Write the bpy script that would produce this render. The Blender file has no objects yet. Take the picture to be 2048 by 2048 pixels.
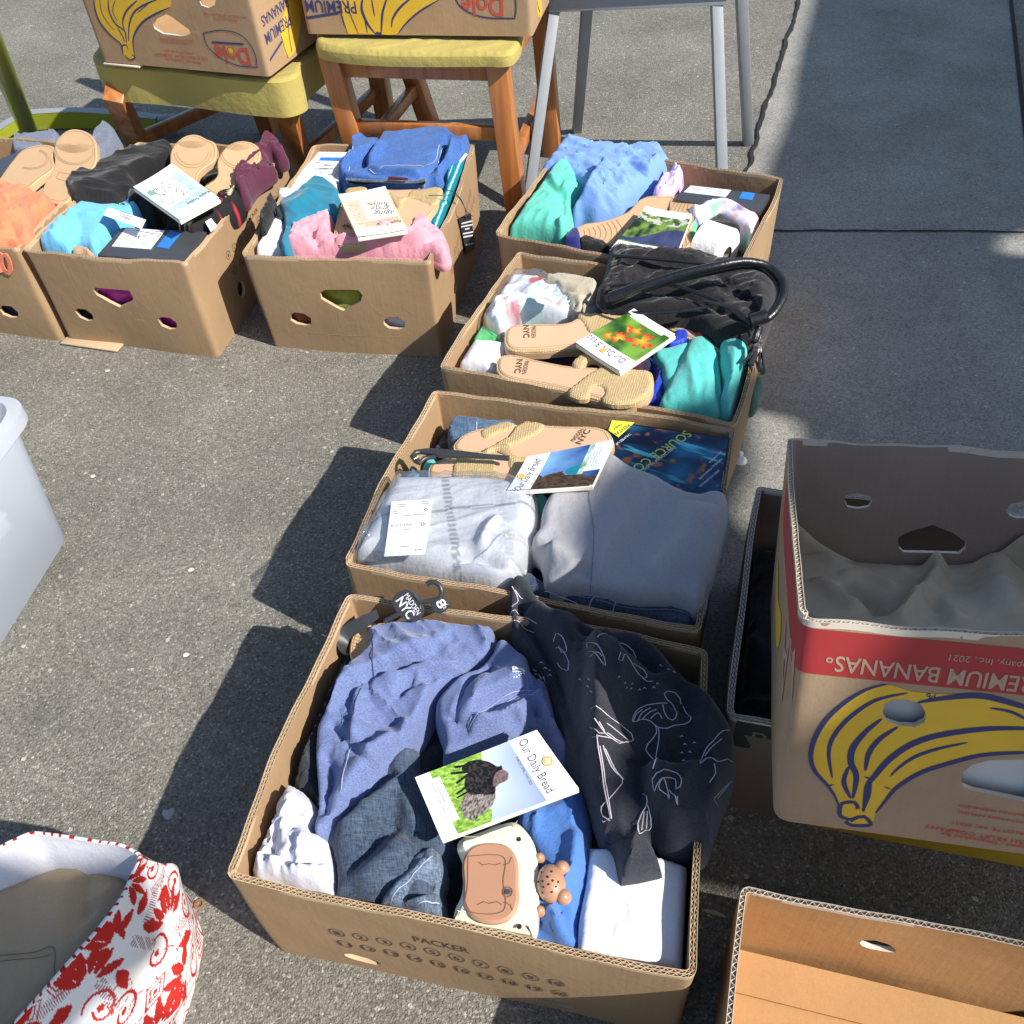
import bpy, bmesh, math, random
import numpy as np
from mathutils import Vector, Matrix, geometry
random.seed(7); RNG=np.random.RandomState(7)
sc=bpy.context.scene
# ------------------------------------------------------------ camera
F,HC,PT,RL=1846.838,1.22005,0.81456,-0.087447
_cp,_sp=math.cos(PT),math.sin(PT)
FW=np.array([0,_cp,-_sp]);_r=np.array([1.,0,0]);_u=np.cross(_r,FW)
RT=_r*math.cos(RL)+_u*math.sin(RL);UP=-_r*math.sin(RL)+_u*math.cos(RL)
CAM=np.array([0,0,HC])
cd=bpy.data.cameras.new('camera');cam=bpy.data.objects.new('camera',cd);sc.collection.objects.link(cam)
cd.sensor_width=36;cd.lens=36*F/2048;cd.clip_start=.02;cd.clip_end=500
M=Matrix.Identity(4)
for i in range(3):
    M[i][0]=RT[i];M[i][1]=UP[i];M[i][2]=-FW[i];M[i][3]=CAM[i]
cam.matrix_world=M;sc.camera=cam
# ------------------------------------------------------------ light
AZ,EL=math.radians(146),math.radians(42.5)       # direction the light travels, height of the sun
LD=np.array([math.cos(AZ)*math.cos(EL),math.sin(AZ)*math.cos(EL),-math.sin(EL)])
w=bpy.data.worlds.new('World');sc.world=w;w.use_nodes=True
nt=w.node_tree;bg=nt.nodes['Background'];sky=nt.nodes.new('ShaderNodeTexSky');sky.sky_type='NISHITA'
sky.sun_disc=False;sky.ozone_density=2.6;sky.air_density=1.2;sky.sun_elevation=EL
sd=-LD; sky.sun_rotation=math.atan2(sd[0],sd[1])
nt.links.new(sky.outputs[0],bg.inputs[0]);bg.inputs[1].default_value=.098
sl=bpy.data.lights.new('sun','SUN');sl.energy=4.9;sl.angle=math.radians(.55);sl.color=(1,.955,.88)
so=bpy.data.objects.new('sun',sl);sc.collection.objects.link(so)
so.rotation_euler=Vector(LD).to_track_quat('-Z','Y').to_euler()
sc.view_settings.view_transform='Standard';sc.view_settings.look='None'
sc.view_settings.exposure=.50;sc.view_settings.gamma=1
sc.render.resolution_x=sc.render.resolution_y=1024
sc.render.engine='CYCLES'
# ------------------------------------------------------------ projection helpers
def Z(x0,y0,wd,W=1932.):
    k=wd/W
    return lambda x,y:(x0+x*k,y0+y*k)
za=Z(0,0,700);zb=Z(500,0,700);zc=Z(0,240,600);zd=Z(460,240,540);ze=Z(960,260,640);zg=Z(860,480,740)
zh=Z(640,760,860);zi=Z(420,1140,580);zj=Z(900,1140,600);zk=Z(420,1560,1020);zl=Z(1400,860,648)
zm=Z(1360,1360,688);zn=Z(0,1600,420,1811.);zo=Z(1000,0,1048);zp=Z(240,660,720);zs=Z(1440,480,608);zt=Z(1040,1000,520)
P0=Z(0,0,1932)
def zz(f,*pts): return [f(*p) for p in pts]
def ray(x,y): return FW+RT*(x-1024)/F-UP*(y-1024)/F
def un(x,y,z=0.):
    d=ray(x,y);return CAM+d*((z-HC)/d[2])
def pj(P):
    d=np.asarray(P,float)-CAM;w_=d@FW
    return 1024+F*(d@RT)/w_,1024-F*(d@UP)/w_
class Face:
    """a plane with local metres (a,b) and a normal"""
    def __init__(s,o,ex,ey):
        s.o=np.array(o,float);s.ex=np.array(ex,float);s.ex/=np.linalg.norm(s.ex)
        ey=np.array(ey,float);ey-=s.ex*(ey@s.ex);s.ey=ey/np.linalg.norm(ey);s.n=np.cross(s.ex,s.ey)
    def px(s,x,y,off=0.):
        d=ray(x,y);o=s.o+s.n*off;t=((o-CAM)@s.n)/(d@s.n);p=CAM+d*t-s.o
        return np.array([p@s.ex,p@s.ey])
    def P(s,a,b,off=0.): return s.o+s.ex*a+s.ey*b+s.n*off
    def PA(s,A,off):  # Nx2, N
        A=np.asarray(A,float);off=np.broadcast_to(off,(len(A),))
        return s.o+A[:,:1]*s.ex+A[:,1:2]*s.ey+off[:,None]*s.n
def flat(z,at=(1024,1024)): return Face(un(*at,z),(1,0,0),(0,1,0))
def tilt(p1,p2,p3):
    """plane through three (px,py,z)"""
    A,B,C=[un(*p) for p in (p1,p2,p3)]
    n=np.cross(B-A,C-A);n/=np.linalg.norm(n)
    if n[2]<0:n=-n
    ex=np.array([1,0,0])-n*n[0];return Face(A,ex,np.cross(n,ex))
def as_face(z): return z if isinstance(z,Face) else (tilt(*z) if isinstance(z,(tuple,list)) else flat(z))
# ------------------------------------------------------------ noise
_T=np.random.RandomState(3).rand(256,256)
def vn(x,y,seed=0):
    x=np.asarray(x,float)+seed*17.31;y=np.asarray(y,float)+seed*9.77
    xi=np.floor(x).astype(int);yi=np.floor(y).astype(int);fx=x-xi;fy=y-yi
    fx=fx*fx*(3-2*fx);fy=fy*fy*(3-2*fy)
    g=lambda i,j:_T[i&255,j&255]
    return (g(xi,yi)*(1-fx)+g(xi+1,yi)*fx)*(1-fy)+(g(xi,yi+1)*(1-fx)+g(xi+1,yi+1)*fx)*fy
def fbm(x,y,seed=0,o=4):
    r=0;a=.5
    for i in range(o): r=r+a*vn(x*2**i,y*2**i,seed+i*3);a*=.5
    return r/(1-.5**o)
def wrinkle(A,amp,scale,ang=0,st=1.,seed=0):
    c,s_=math.cos(math.radians(ang)),math.sin(math.radians(ang))
    u=(A[:,0]*c+A[:,1]*s_)/scale/st;v=(-A[:,0]*s_+A[:,1]*c)/scale
    wx=fbm(u*.9,v*.9,seed+5,2)*2.4;wy=fbm(u*.9+7,v*.9+3,seed+6,2)*2.4
    n1=vn(u+wx,v+wy,seed);n2=vn(u*2.1+wy,v*2.1+wx,seed+2)
    n3=vn(u*.45+wx*.3,v*.45+wy*.3,seed+11)
    return amp*((1-np.abs(2*n1-1))**3*.85+.35*(1-np.abs(2*n2-1))**2.5+.7*(n3-.5)-.3)
# ------------------------------------------------------------ polygon helpers
def smooth(pts,step):
    """closed Hermite curve through points; a third value of 1 marks a sharp corner"""
    n=len(pts);P=np.array([p[:2] for p in pts],float);sh=[len(p)>2 and p[2]==1 for p in pts]
    T=np.zeros_like(P)
    for i in range(n):
        a=P[i]-P[i-1];b=P[(i+1)%n]-P[i];la=np.linalg.norm(a)+1e-9;lb=np.linalg.norm(b)+1e-9
        t=a/la+b/lb;l=np.linalg.norm(t)
        T[i]=0 if l<1e-6 else t/l
    out=[]
    for i in range(n):
        j=(i+1)%n;L=np.linalg.norm(P[j]-P[i]);k=max(1,int(round(L/step)))
        d=(P[j]-P[i])/(L+1e-9)
        t0=(d if sh[i] else T[i])*L;t1=(d if sh[j] else T[j])*L
        for q in range(k):
            t=q/k;h0=2*t**3-3*t*t+1;h1=t**3-2*t*t+t;h2=-2*t**3+3*t*t;h3=t**3-t*t
            out.append(P[i]*h0+t0*h1+P[j]*h2+t1*h3)
    return np.array(out)
def spline(pts,step):
    P=np.array(pts,float);n=len(P);out=[]
    for i in range(n-1):
        p0=P[max(i-1,0)];p1=P[i];p2=P[i+1];p3=P[min(i+2,n-1)]
        k=max(1,int(np.linalg.norm(p2-p1)/step))
        for q in range(k):
            t=q/k;out.append(.5*((2*p1)+(-p0+p2)*t+(2*p0-5*p1+4*p2-p3)*t*t+(-p0+3*p1-3*p2+p3)*t**3))
    out.append(P[-1]);return np.array(out)
def inside(Q,poly):
    x,y=Q[:,0],Q[:,1];c=np.zeros(len(Q),bool);n=len(poly)
    for i in range(n):
        x1,y1=poly[i];x2,y2=poly[i-1]
        m=((y1>y)!=(y2>y))
        if y1!=y2: c^=m&(x<(x2-x1)*(y-y1)/(y2-y1)+x1)
    return c
def dseg(Q,line,closed=False):
    """distance, signed side and along-parameter to a polyline"""
    best=np.full(len(Q),1e9);side=np.zeros(len(Q));par=np.zeros(len(Q));n=len(line)
    rng=range(n if closed else n-1);L=0
    for i in rng:
        a=line[i];b=line[(i+1)%n];d=b-a;l2=d@d+1e-12
        t=np.clip(((Q-a)@d)/l2,0,1);pr=a+t[:,None]*d;e=Q-pr;dd=np.sqrt((e*e).sum(1))
        m=dd<best;best[m]=dd[m];side[m]=(d[0]*e[m,1]-d[1]*e[m,0]);par[m]=(i+t[m])/max(1,n-1)
    return best,np.sign(side),par
# ------------------------------------------------------------ materials
MATS={}
def newmat(name):
    m=bpy.data.materials.new(name);m.use_nodes=True;nt=m.node_tree
    return m,nt,nt.nodes['Principled BSDF']
def N(nt,t,**kw):
    n=nt.nodes.new(t)
    for k,v in kw.items():
        if k.startswith('i_'): n.inputs[k[2:].replace('_',' ')].default_value=v
        else: setattr(n,k,v)
    return n
def rgb(c): return (c[0],c[1],c[2],1)
def S(r,g,b):
    """sRGB 0-255 to linear"""
    return tuple(((c/255)/12.92 if c<=10 else ((c/255+.055)/1.055)**2.4) for c in (r,g,b))
def fabric(name,c1,c2=None,scale=300,rough=.9,bump=.25,big=6,bigamt=.15,sheen=.25,stretch=(1,1,1),bscale=None,rot=0,spec=.2):
    if name in MATS: return MATS[name]
    m,nt,p=newmat(name);c2=c2 or tuple(x*.8 for x in c1)
    tc=N(nt,'ShaderNodeTexCoord');mp=N(nt,'ShaderNodeMapping');mp.inputs['Scale'].default_value=stretch;mp.inputs['Rotation'].default_value=(0,0,rot)
    nt.links.new(tc.outputs['Object'],mp.inputs[0])
    n1=N(nt,'ShaderNodeTexNoise');n1.inputs['Scale'].default_value=scale;n1.inputs['Detail'].default_value=3;nt.links.new(mp.outputs[0],n1.inputs[0])
    n2=N(nt,'ShaderNodeTexNoise');n2.inputs['Scale'].default_value=big;n2.inputs['Detail'].default_value=4;nt.links.new(tc.outputs['Object'],n2.inputs[0])
    r=N(nt,'ShaderNodeValToRGB');r.color_ramp.elements[0].position=.32;r.color_ramp.elements[1].position=.68
    r.color_ramp.elements[0].color=rgb(c2);r.color_ramp.elements[1].color=rgb(c1)
    nt.links.new(n1.outputs[0],r.inputs[0])
    mx=N(nt,'ShaderNodeMix',data_type='RGBA',blend_type='MULTIPLY');mx.inputs['Factor'].default_value=1
    r2=N(nt,'ShaderNodeValToRGB');r2.color_ramp.elements[0].position=.3;r2.color_ramp.elements[1].position=.7
    lo=1-bigamt;r2.color_ramp.elements[0].color=(lo,lo,lo,1);r2.color_ramp.elements[1].color=(1,1,1,1)
    nt.links.new(n2.outputs[0],r2.inputs[0]);nt.links.new(r.outputs[0],mx.inputs['A']);nt.links.new(r2.outputs[0],mx.inputs['B'])
    nt.links.new(mx.outputs['Result'],p.inputs['Base Color'])
    p.inputs['Roughness'].default_value=rough;p.inputs['Sheen Weight'].default_value=sheen;p.inputs['Specular IOR Level'].default_value=spec
    n3=N(nt,'ShaderNodeTexNoise');n3.inputs['Scale'].default_value=bscale or scale*.6;n3.inputs['Detail'].default_value=2;nt.links.new(mp.outputs[0],n3.inputs[0])
    n4=N(nt,'ShaderNodeTexNoise');n4.inputs['Scale'].default_value=45;n4.inputs['Detail'].default_value=3;nt.links.new(tc.outputs['Object'],n4.inputs[0])
    b0=N(nt,'ShaderNodeBump');b0.inputs['Strength'].default_value=.35;b0.inputs['Distance'].default_value=.006;nt.links.new(n4.outputs[0],b0.inputs['Height'])
    b=N(nt,'ShaderNodeBump');b.inputs['Strength'].default_value=bump;b.inputs['Distance'].default_value=.002
    nt.links.new(n3.outputs[0],b.inputs['Height']);nt.links.new(b0.outputs[0],b.inputs['Normal']);nt.links.new(b.outputs[0],p.inputs['Normal'])
    MATS[name]=m;return m
def denim(name,dark,light):
    if name in MATS: return MATS[name]
    m,nt,p=newmat(name);tc=N(nt,'ShaderNodeTexCoord')
    hs=[]
    for sc_ in ((700,60,200),(60,700,200)):
        mp=N(nt,'ShaderNodeMapping');mp.inputs['Scale'].default_value=sc_;mp.inputs['Rotation'].default_value=(0,0,.5);nt.links.new(tc.outputs['Object'],mp.inputs[0])
        n=N(nt,'ShaderNodeTexNoise');n.inputs['Scale'].default_value=1;n.inputs['Detail'].default_value=3;nt.links.new(mp.outputs[0],n.inputs[0]);hs.append(n)
    ad=N(nt,'ShaderNodeMath',operation='ADD');nt.links.new(hs[0].outputs[0],ad.inputs[0]);nt.links.new(hs[1].outputs[0],ad.inputs[1])
    n2=N(nt,'ShaderNodeTexNoise');n2.inputs['Scale'].default_value=9;n2.inputs['Detail'].default_value=4;nt.links.new(tc.outputs['Object'],n2.inputs[0])
    ad2=N(nt,'ShaderNodeMath',operation='MULTIPLY_ADD');ad2.inputs[1].default_value=.8;nt.links.new(n2.outputs[0],ad2.inputs[0]);nt.links.new(ad.outputs[0],ad2.inputs[2])
    r=N(nt,'ShaderNodeMapRange');r.inputs[1].default_value=1.1;r.inputs[2].default_value=1.75;nt.links.new(ad2.outputs[0],r.inputs[0])
    mx=N(nt,'ShaderNodeMix',data_type='RGBA');mx.inputs['A'].default_value=rgb(dark);mx.inputs['B'].default_value=rgb(light);nt.links.new(r.outputs[0],mx.inputs['Factor'])
    nt.links.new(mx.outputs['Result'],p.inputs['Base Color']);p.inputs['Roughness'].default_value=.92;p.inputs['Sheen Weight'].default_value=.15;p.inputs['Specular IOR Level'].default_value=.15
    b=N(nt,'ShaderNodeBump');b.inputs['Strength'].default_value=.3;b.inputs['Distance'].default_value=.002;nt.links.new(ad.outputs[0],b.inputs['Height']);nt.links.new(b.outputs[0],p.inputs['Normal'])
    MATS[name]=m;return m
def plain(name,c,rough=.5,metal=0,spec=.5,noise=.08,nscale=40,bump=0,coat=0,sss=0):
    if name in MATS: return MATS[name]
    m,nt,p=newmat(name);tc=N(nt,'ShaderNodeTexCoord')
    n=N(nt,'ShaderNodeTexNoise');n.inputs['Scale'].default_value=nscale;n.inputs['Detail'].default_value=5;nt.links.new(tc.outputs['Object'],n.inputs[0])
    mx=N(nt,'ShaderNodeMix',data_type='RGBA');mx.inputs['A'].default_value=rgb([x*(1-noise) for x in c]);mx.inputs['B'].default_value=rgb([min(1,x*(1+noise)) for x in c])
    nt.links.new(n.outputs[0],mx.inputs['Factor']);nt.links.new(mx.outputs['Result'],p.inputs['Base Color'])
    mr=N(nt,'ShaderNodeMapRange');mr.inputs[3].default_value=max(.02,rough-.08);mr.inputs[4].default_value=min(1,rough+.08);nt.links.new(n.outputs[0],mr.inputs[0]);nt.links.new(mr.outputs[0],p.inputs['Roughness'])
    p.inputs['Metallic'].default_value=metal;p.inputs['Specular IOR Level'].default_value=spec;p.inputs['Coat Weight'].default_value=coat
    if sss: p.inputs['Subsurface Weight'].default_value=sss;p.inputs['Subsurface Radius'].default_value=(.01,.01,.01)
    if bump:
        b=N(nt,'ShaderNodeBump');b.inputs['Strength'].default_value=bump;b.inputs['Distance'].default_value=.003;nt.links.new(n.outputs[0],b.inputs['Height']);nt.links.new(b.outputs[0],p.inputs['Normal'])
    MATS[name]=m;return m
def printmat(name='printed paper',rough=.35,spec=.5,bump=.06,bs=30):
    """takes its colour from the printed colour attribute"""
    if name in MATS: return MATS[name]
    m,nt,p=newmat(name);a=N(nt,'ShaderNodeAttribute',attribute_name='Col');nt.links.new(a.outputs['Color'],p.inputs['Base Color'])
    p.inputs['Roughness'].default_value=rough;p.inputs['Specular IOR Level'].default_value=spec
    tc=N(nt,'ShaderNodeTexCoord');n=N(nt,'ShaderNodeTexNoise');n.inputs['Scale'].default_value=bs;nt.links.new(tc.outputs['Object'],n.inputs[0])
    b=N(nt,'ShaderNodeBump');b.inputs['Strength'].default_value=bump;b.inputs['Distance'].default_value=.0015;nt.links.new(n.outputs[0],b.inputs['Height']);nt.links.new(b.outputs[0],p.inputs['Normal'])
    MATS[name]=m;return m
def cardboard(name,c,dirt=.18):
    if name in MATS: return MATS[name]
    m,nt,p=newmat(name);tc=N(nt,'ShaderNodeTexCoord')
    n=N(nt,'ShaderNodeTexNoise');n.inputs['Scale'].default_value=7;n.inputs['Detail'].default_value=7;n.inputs['Roughness'].default_value=.65;nt.links.new(tc.outputs['Object'],n.inputs[0])
    n2=N(nt,'ShaderNodeTexNoise');n2.inputs['Scale'].default_value=420;n2.inputs['Detail'].default_value=2;nt.links.new(tc.outputs['Object'],n2.inputs[0])
    uv=N(nt,'ShaderNodeAttribute',attribute_name='Flu');sx=N(nt,'ShaderNodeSeparateXYZ');nt.links.new(uv.outputs['Vector'],sx.inputs[0])
    # faint vertical flute lines, uneven
    wn=N(nt,'ShaderNodeTexNoise',noise_dimensions='1D');wn.inputs['Scale'].default_value=150;wn.inputs['Detail'].default_value=1;nt.links.new(sx.outputs[0],wn.inputs['W'])
    mx=N(nt,'ShaderNodeMix',data_type='RGBA');mx.inputs['A'].default_value=rgb([x*(1-dirt*1.3) for x in c]);mx.inputs['B'].default_value=rgb([x*(1+dirt) for x in c]);nt.links.new(n.outputs[0],mx.inputs['Factor'])
    m2=N(nt,'ShaderNodeMix',data_type='RGBA',blend_type='MULTIPLY');m2.inputs['Factor'].default_value=.16;nt.links.new(mx.outputs['Result'],m2.inputs['A']);nt.links.new(n2.outputs[0],m2.inputs['B'])
    m3=N(nt,'ShaderNodeMix',data_type='RGBA',blend_type='MULTIPLY');m3.inputs['Factor'].default_value=.05;nt.links.new(m2.outputs['Result'],m3.inputs['A']);nt.links.new(wn.outputs[0],m3.inputs['B'])
    # scuffs
    vs=N(nt,'ShaderNodeMapping');vs.inputs['Scale'].default_value=(3,3,26);vs.inputs['Rotation'].default_value=(.3,.8,.4);nt.links.new(tc.outputs['Object'],vs.inputs[0])
    n3=N(nt,'ShaderNodeTexNoise');n3.inputs['Scale'].default_value=3;n3.inputs['Detail'].default_value=6;nt.links.new(vs.outputs[0],n3.inputs[0])
    rr=N(nt,'ShaderNodeMapRange');rr.inputs[1].default_value=.68;rr.inputs[2].default_value=.74;rr.inputs[4].default_value=.3;nt.links.new(n3.outputs[0],rr.inputs[0])
    m4=N(nt,'ShaderNodeMix',data_type='RGBA');nt.links.new(rr.outputs[0],m4.inputs['Factor']);nt.links.new(m3.outputs['Result'],m4.inputs['A']);m4.inputs['B'].default_value=rgb([min(1,x*1.5) for x in c])
    nt.links.new(m4.outputs['Result'],p.inputs['Base Color']);p.inputs['Roughness'].default_value=.78;p.inputs['Specular IOR Level'].default_value=.25
    b=N(nt,'ShaderNodeBump');b.inputs['Strength'].default_value=.16;b.inputs['Distance'].default_value=.001;nt.links.new(wn.outputs[0],b.inputs['Height'])
    b2=N(nt,'ShaderNodeBump');b2.inputs['Strength'].default_value=.3;b2.inputs['Distance'].default_value=.01;nt.links.new(n.outputs[0],b2.inputs['Height']);nt.links.new(b.outputs[0],b2.inputs['Normal']);nt.links.new(b2.outputs[0],p.inputs['Normal'])
    MATS[name]=m;return m
def film(name='clear plastic film',tint=(.95,.97,1),bs=11,dens=.04):
    if name in MATS: return MATS[name]
    m,nt,p=newmat(name);nt.nodes.remove(p);out=nt.nodes['Material Output']
    tr=N(nt,'ShaderNodeBsdfTransparent');tr.inputs[0].default_value=rgb(tint)
    gl=N(nt,'ShaderNodeBsdfGlossy');gl.inputs['Roughness'].default_value=.12;gl.inputs[0].default_value=(1,1,1,1)
    df=N(nt,'ShaderNodeBsdfTranslucent');df.inputs[0].default_value=(.9,.92,.95,1);d2=N(nt,'ShaderNodeBsdfDiffuse');d2.inputs[0].default_value=(.9,.92,.95,1)
    fr=N(nt,'ShaderNodeLayerWeight');fr.inputs['Blend'].default_value=.35
    tc=N(nt,'ShaderNodeTexCoord');n=N(nt,'ShaderNodeTexNoise');n.inputs['Scale'].default_value=bs;n.inputs['Detail'].default_value=3;n.inputs['Distortion'].default_value=1.2;nt.links.new(tc.outputs['Object'],n.inputs[0])
    b=N(nt,'ShaderNodeBump');b.inputs['Strength'].default_value=.35;b.inputs['Distance'].default_value=.012;nt.links.new(n.outputs[0],b.inputs['Height'])
    for q in (gl,fr): nt.links.new(b.outputs[0],q.inputs['Normal'])
    a=N(nt,'ShaderNodeMixShader');a.inputs[0].default_value=dens;nt.links.new(tr.outputs[0],a.inputs[1]);nt.links.new(d2.outputs[0],a.inputs[2])
    mt=N(nt,'ShaderNodeMath',operation='MULTIPLY_ADD');mt.inputs[1].default_value=.6;mt.inputs[2].default_value=.05;nt.links.new(fr.outputs['Facing'],mt.inputs[0])
    c=N(nt,'ShaderNodeMixShader');nt.links.new(mt.outputs[0],c.inputs[0]);nt.links.new(a.outputs[0],c.inputs[1]);nt.links.new(gl.outputs[0],c.inputs[2])
    nt.links.new(c.outputs[0],out.inputs[0]);MATS[name]=m;return m
# ------------------------------------------------------------ mesh builder
FAMP=1.35
class MB:
    def __init__(s): s.v=[];s.f=[];s.m=[];s.c=[];s.u=[];s.mats=[];s.n=0;s.hascol=False
    def mi(s,m):
        if m not in s.mats: s.mats.append(m)
        return s.mats.index(m)
    def add(s,V,Fc,m,col=None,flu=None):
        V=np.asarray(V,float).reshape(-1,3);o=s.n;s.v.append(V);s.n+=len(V)
        s.f+=[tuple(int(i)+o for i in f) for f in Fc];s.m+=[s.mi(m)]*len(Fc)
        if col is not None: s.hascol=True
        s.c.append(np.ones((len(V),3)) if col is None else np.asarray(col,float))
        s.u.append(np.zeros((len(V),2)) if flu is None else np.asarray(flu,float))
    def box(s,c,ex,ey,ez,m,bev=0):
        """box given centre and three half-axis vectors"""
        c,ex,ey,ez=[np.array(q,float) for q in (c,ex,ey,ez)]
        if bev<=0:
            V=[c+i*ex+j*ey+k*ez for i in(-1,1) for j in(-1,1) for k in(-1,1)]
            s.add(V,[(0,1,3,2),(4,6,7,5),(0,4,5,1),(2,3,7,6),(0,2,6,4),(1,5,7,3)],m);return
        bm=bmesh.new();bmesh.ops.create_cube(bm,size=2)
        L=[np.linalg.norm(q) for q in(ex,ey,ez)];d=[ex/L[0],ey/L[1],ez/L[2]]
        for v in bm.verts: v.co=Vector((v.co.x*L[0],v.co.y*L[1],v.co.z*L[2]))
        bmesh.ops.bevel(bm,geom=bm.edges[:],offset=bev,segments=2,profile=.5,affect='EDGES')
        bm.verts.index_update()
        V=[c+d[0]*v.co.x+d[1]*v.co.y+d[2]*v.co.z for v in bm.verts];Fc=[[v.index for v in f.verts] for f in bm.faces]
        bm.free();s.add(V,Fc,m)
    def bar(s,A,B,w,t,m,up=(0,0,1),bev=.002,w2=None):
        A,B=np.array(A,float),np.array(B,float);d=B-A;L=np.linalg.norm(d);d/=L
        x=np.cross(d,up);x/=np.linalg.norm(x);y=np.cross(x,d)
        s.box((A+B)/2,x*w/2,y*t/2,d*L/2,m,bev)
    def tube(s,pts,r,m,seg=10,cap=True):
        P=np.array(pts,float);n=len(P);R=np.broadcast_to(r,(n,));V=[];Fc=[]
        T=np.gradient(P,axis=0);T/=np.linalg.norm(T,axis=1)[:,None]+1e-12
        a=np.array([0,0,1.]) if abs(T[0][2])<.9 else np.array([1.,0,0])
        x=np.cross(T[0],a);x/=np.linalg.norm(x)
        for i in range(n):
            x=x-T[i]*(x@T[i]);x/=np.linalg.norm(x);y=np.cross(T[i],x)
            for k in range(seg):
                th=2*math.pi*k/seg;V.append(P[i]+R[i]*(math.cos(th)*x+math.sin(th)*y))
        for i in range(n-1):
            for k in range(seg):
                k2=(k+1)%seg;Fc.append((i*seg+k,i*seg+k2,(i+1)*seg+k2,(i+1)*seg+k))
        if cap: Fc.append(tuple(range(seg))[::-1]);Fc.append(tuple((n-1)*seg+k for k in range(seg)))
        s.add(V,Fc,m)
    def build(s,name,parent=None,ang=40,loc=None):
        me=bpy.data.meshes.new(name);V=np.concatenate(s.v)
        if loc is None:
            lo,hi=V.min(0),V.max(0);loc=np.array([(lo[0]+hi[0])/2,(lo[1]+hi[1])/2,lo[2]])
        me.from_pydata((V-loc).tolist(),[],s.f);me.polygons.foreach_set('material_index',s.m)
        for m in s.mats: me.materials.append(m)
        me.polygons.foreach_set('use_smooth',[True]*len(s.f))
        if s.hascol:
            a=me.color_attributes.new('Col','FLOAT_COLOR','POINT');C=np.concatenate(s.c);a.data.foreach_set('color',np.c_[C,np.ones(len(C))].ravel())
        U=np.concatenate(s.u)
        if np.abs(U).max()>0:
            a=me.attributes.new('Flu','FLOAT_VECTOR','POINT');a.data.foreach_set('vector',np.c_[U,np.zeros(len(U))].ravel())
        me.update();me.validate()
        if ang<180: me.set_sharp_from_angle(angle=math.radians(ang))
        o=bpy.data.objects.new(name,me);sc.collection.objects.link(o)
        if parent is not None: o.parent=parent;o.location=Vector(loc)-parent_world(parent)
        else: o.location=loc
        return o
def parent_world(p):
    v=Vector(p.location)
    while p.parent: p=p.parent;v+=Vector(p.location)
    return v
def tag(o,label=None,cat=None,group=None,kind=None):
    if label:o['label']=label
    if cat:o['category']=cat
    if group:o['group']=group
    if kind:o['kind']=kind
    return o
def thing(name,label,cat,loc,group=None):
    o=bpy.data.objects.new(name,None);sc.collection.objects.link(o);o.location=loc;o.empty_display_size=.05
    return tag(o,label,cat,group)
# ------------------------------------------------------------ text & flat shapes on faces
_TX={}
def textgeo(s,bold=0):
    k=(s,bold)
    if k in _TX:return _TX[k]
    cu=bpy.data.curves.new('t','FONT');cu.body=s;cu.resolution_u=4;cu.offset=bold
    ob=bpy.data.objects.new('t',cu);sc.collection.objects.link(ob);dg=bpy.context.evaluated_depsgraph_get()
    me=bpy.data.meshes.new_from_object(ob.evaluated_get(dg))
    V=np.array([v.co[:2] for v in me.vertices]).reshape(-1,2);Fc=[tuple(p.vertices) for p in me.polygons]
    bpy.data.objects.remove(ob);bpy.data.curves.remove(cu);bpy.data.meshes.remove(me)
    V[:,0]-=V[:,0].min();_TX[k]=(V,Fc,V[:,0].max());return _TX[k]
def text(mb,face,s,A,B,m,k=1.,off=.0008,bold=0,cap=None):
    """text with its baseline from A to B (local metres); k stretches its height"""
    V,Fc,W=textgeo(s,bold);A=np.array(A,float);B=np.array(B,float);d=B-A;L=np.linalg.norm(d);d/=L;e=np.array([-d[1],d[0]])
    sx=L/W;sy=sx*k if cap is None or k!=1 else cap/.72
    Q=A+V[:,:1]*sx*d+V[:,1:2]*sy*e
    W3=np.array([face.P(q[0],q[1],off(q) if callable(off) else off) for q in Q])
    v=W3[[Fc[0][0],Fc[0][1],Fc[0][2]]]
    mb.add(W3,Fc,m)
def poly(mb,face,pts,m,off=.0005,step=None):
    Q=smooth(pts,step) if step else np.array([p[:2] for p in pts],float)
    tri=geometry.tessellate_polygon([[Vector((q[0],q[1],0)) for q in Q]])
    mb.add([face.P(q[0],q[1],off) for q in Q],tri,m)
def stroke(mb,face,pts,w,m,off=.0009,step=.003,taper=False,hf=None):
    Q=spline(pts,step);n=len(Q)
    if n<2:return
    T=np.gradient(Q,axis=0);T/=np.linalg.norm(T,axis=1)[:,None]+1e-12;E=np.c_[-T[:,1],T[:,0]]
    t=np.linspace(0,1,n);ww=w/2*(np.sin(math.pi*np.clip(t,.0,1))**.5*.9+.12 if taper else np.ones(n))
    A=Q+E*ww[:,None];B=Q-E*ww[:,None]
    if hf is None: V=[face.P(a[0],a[1],off) for a in A]+[face.P(b[0],b[1],off) for b in B]
    else:
        h=np.maximum(hf(A),np.maximum(hf(B),hf(Q)))+off
        V=list(face.PA(A,h))+list(face.PA(B,h))
    mb.add(V,[(i,n+i,n+i+1,i+1) for i in range(n-1)],m)
def ring(mb,face,c,rx,ry,w,m,off=.0008,n=28):
    V=[]
    for k in range(n):
        th=2*math.pi*k/n
        for r in (1,-1): V.append(face.P(c[0]+(rx+r*w/2)*math.cos(th),c[1]+(ry+r*w/2)*math.sin(th),off))
    mb.add(V,[(2*k+1,2*k,(2*k+2)%(2*n),(2*k+3)%(2*n)) for k in range(n)],m)
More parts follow.
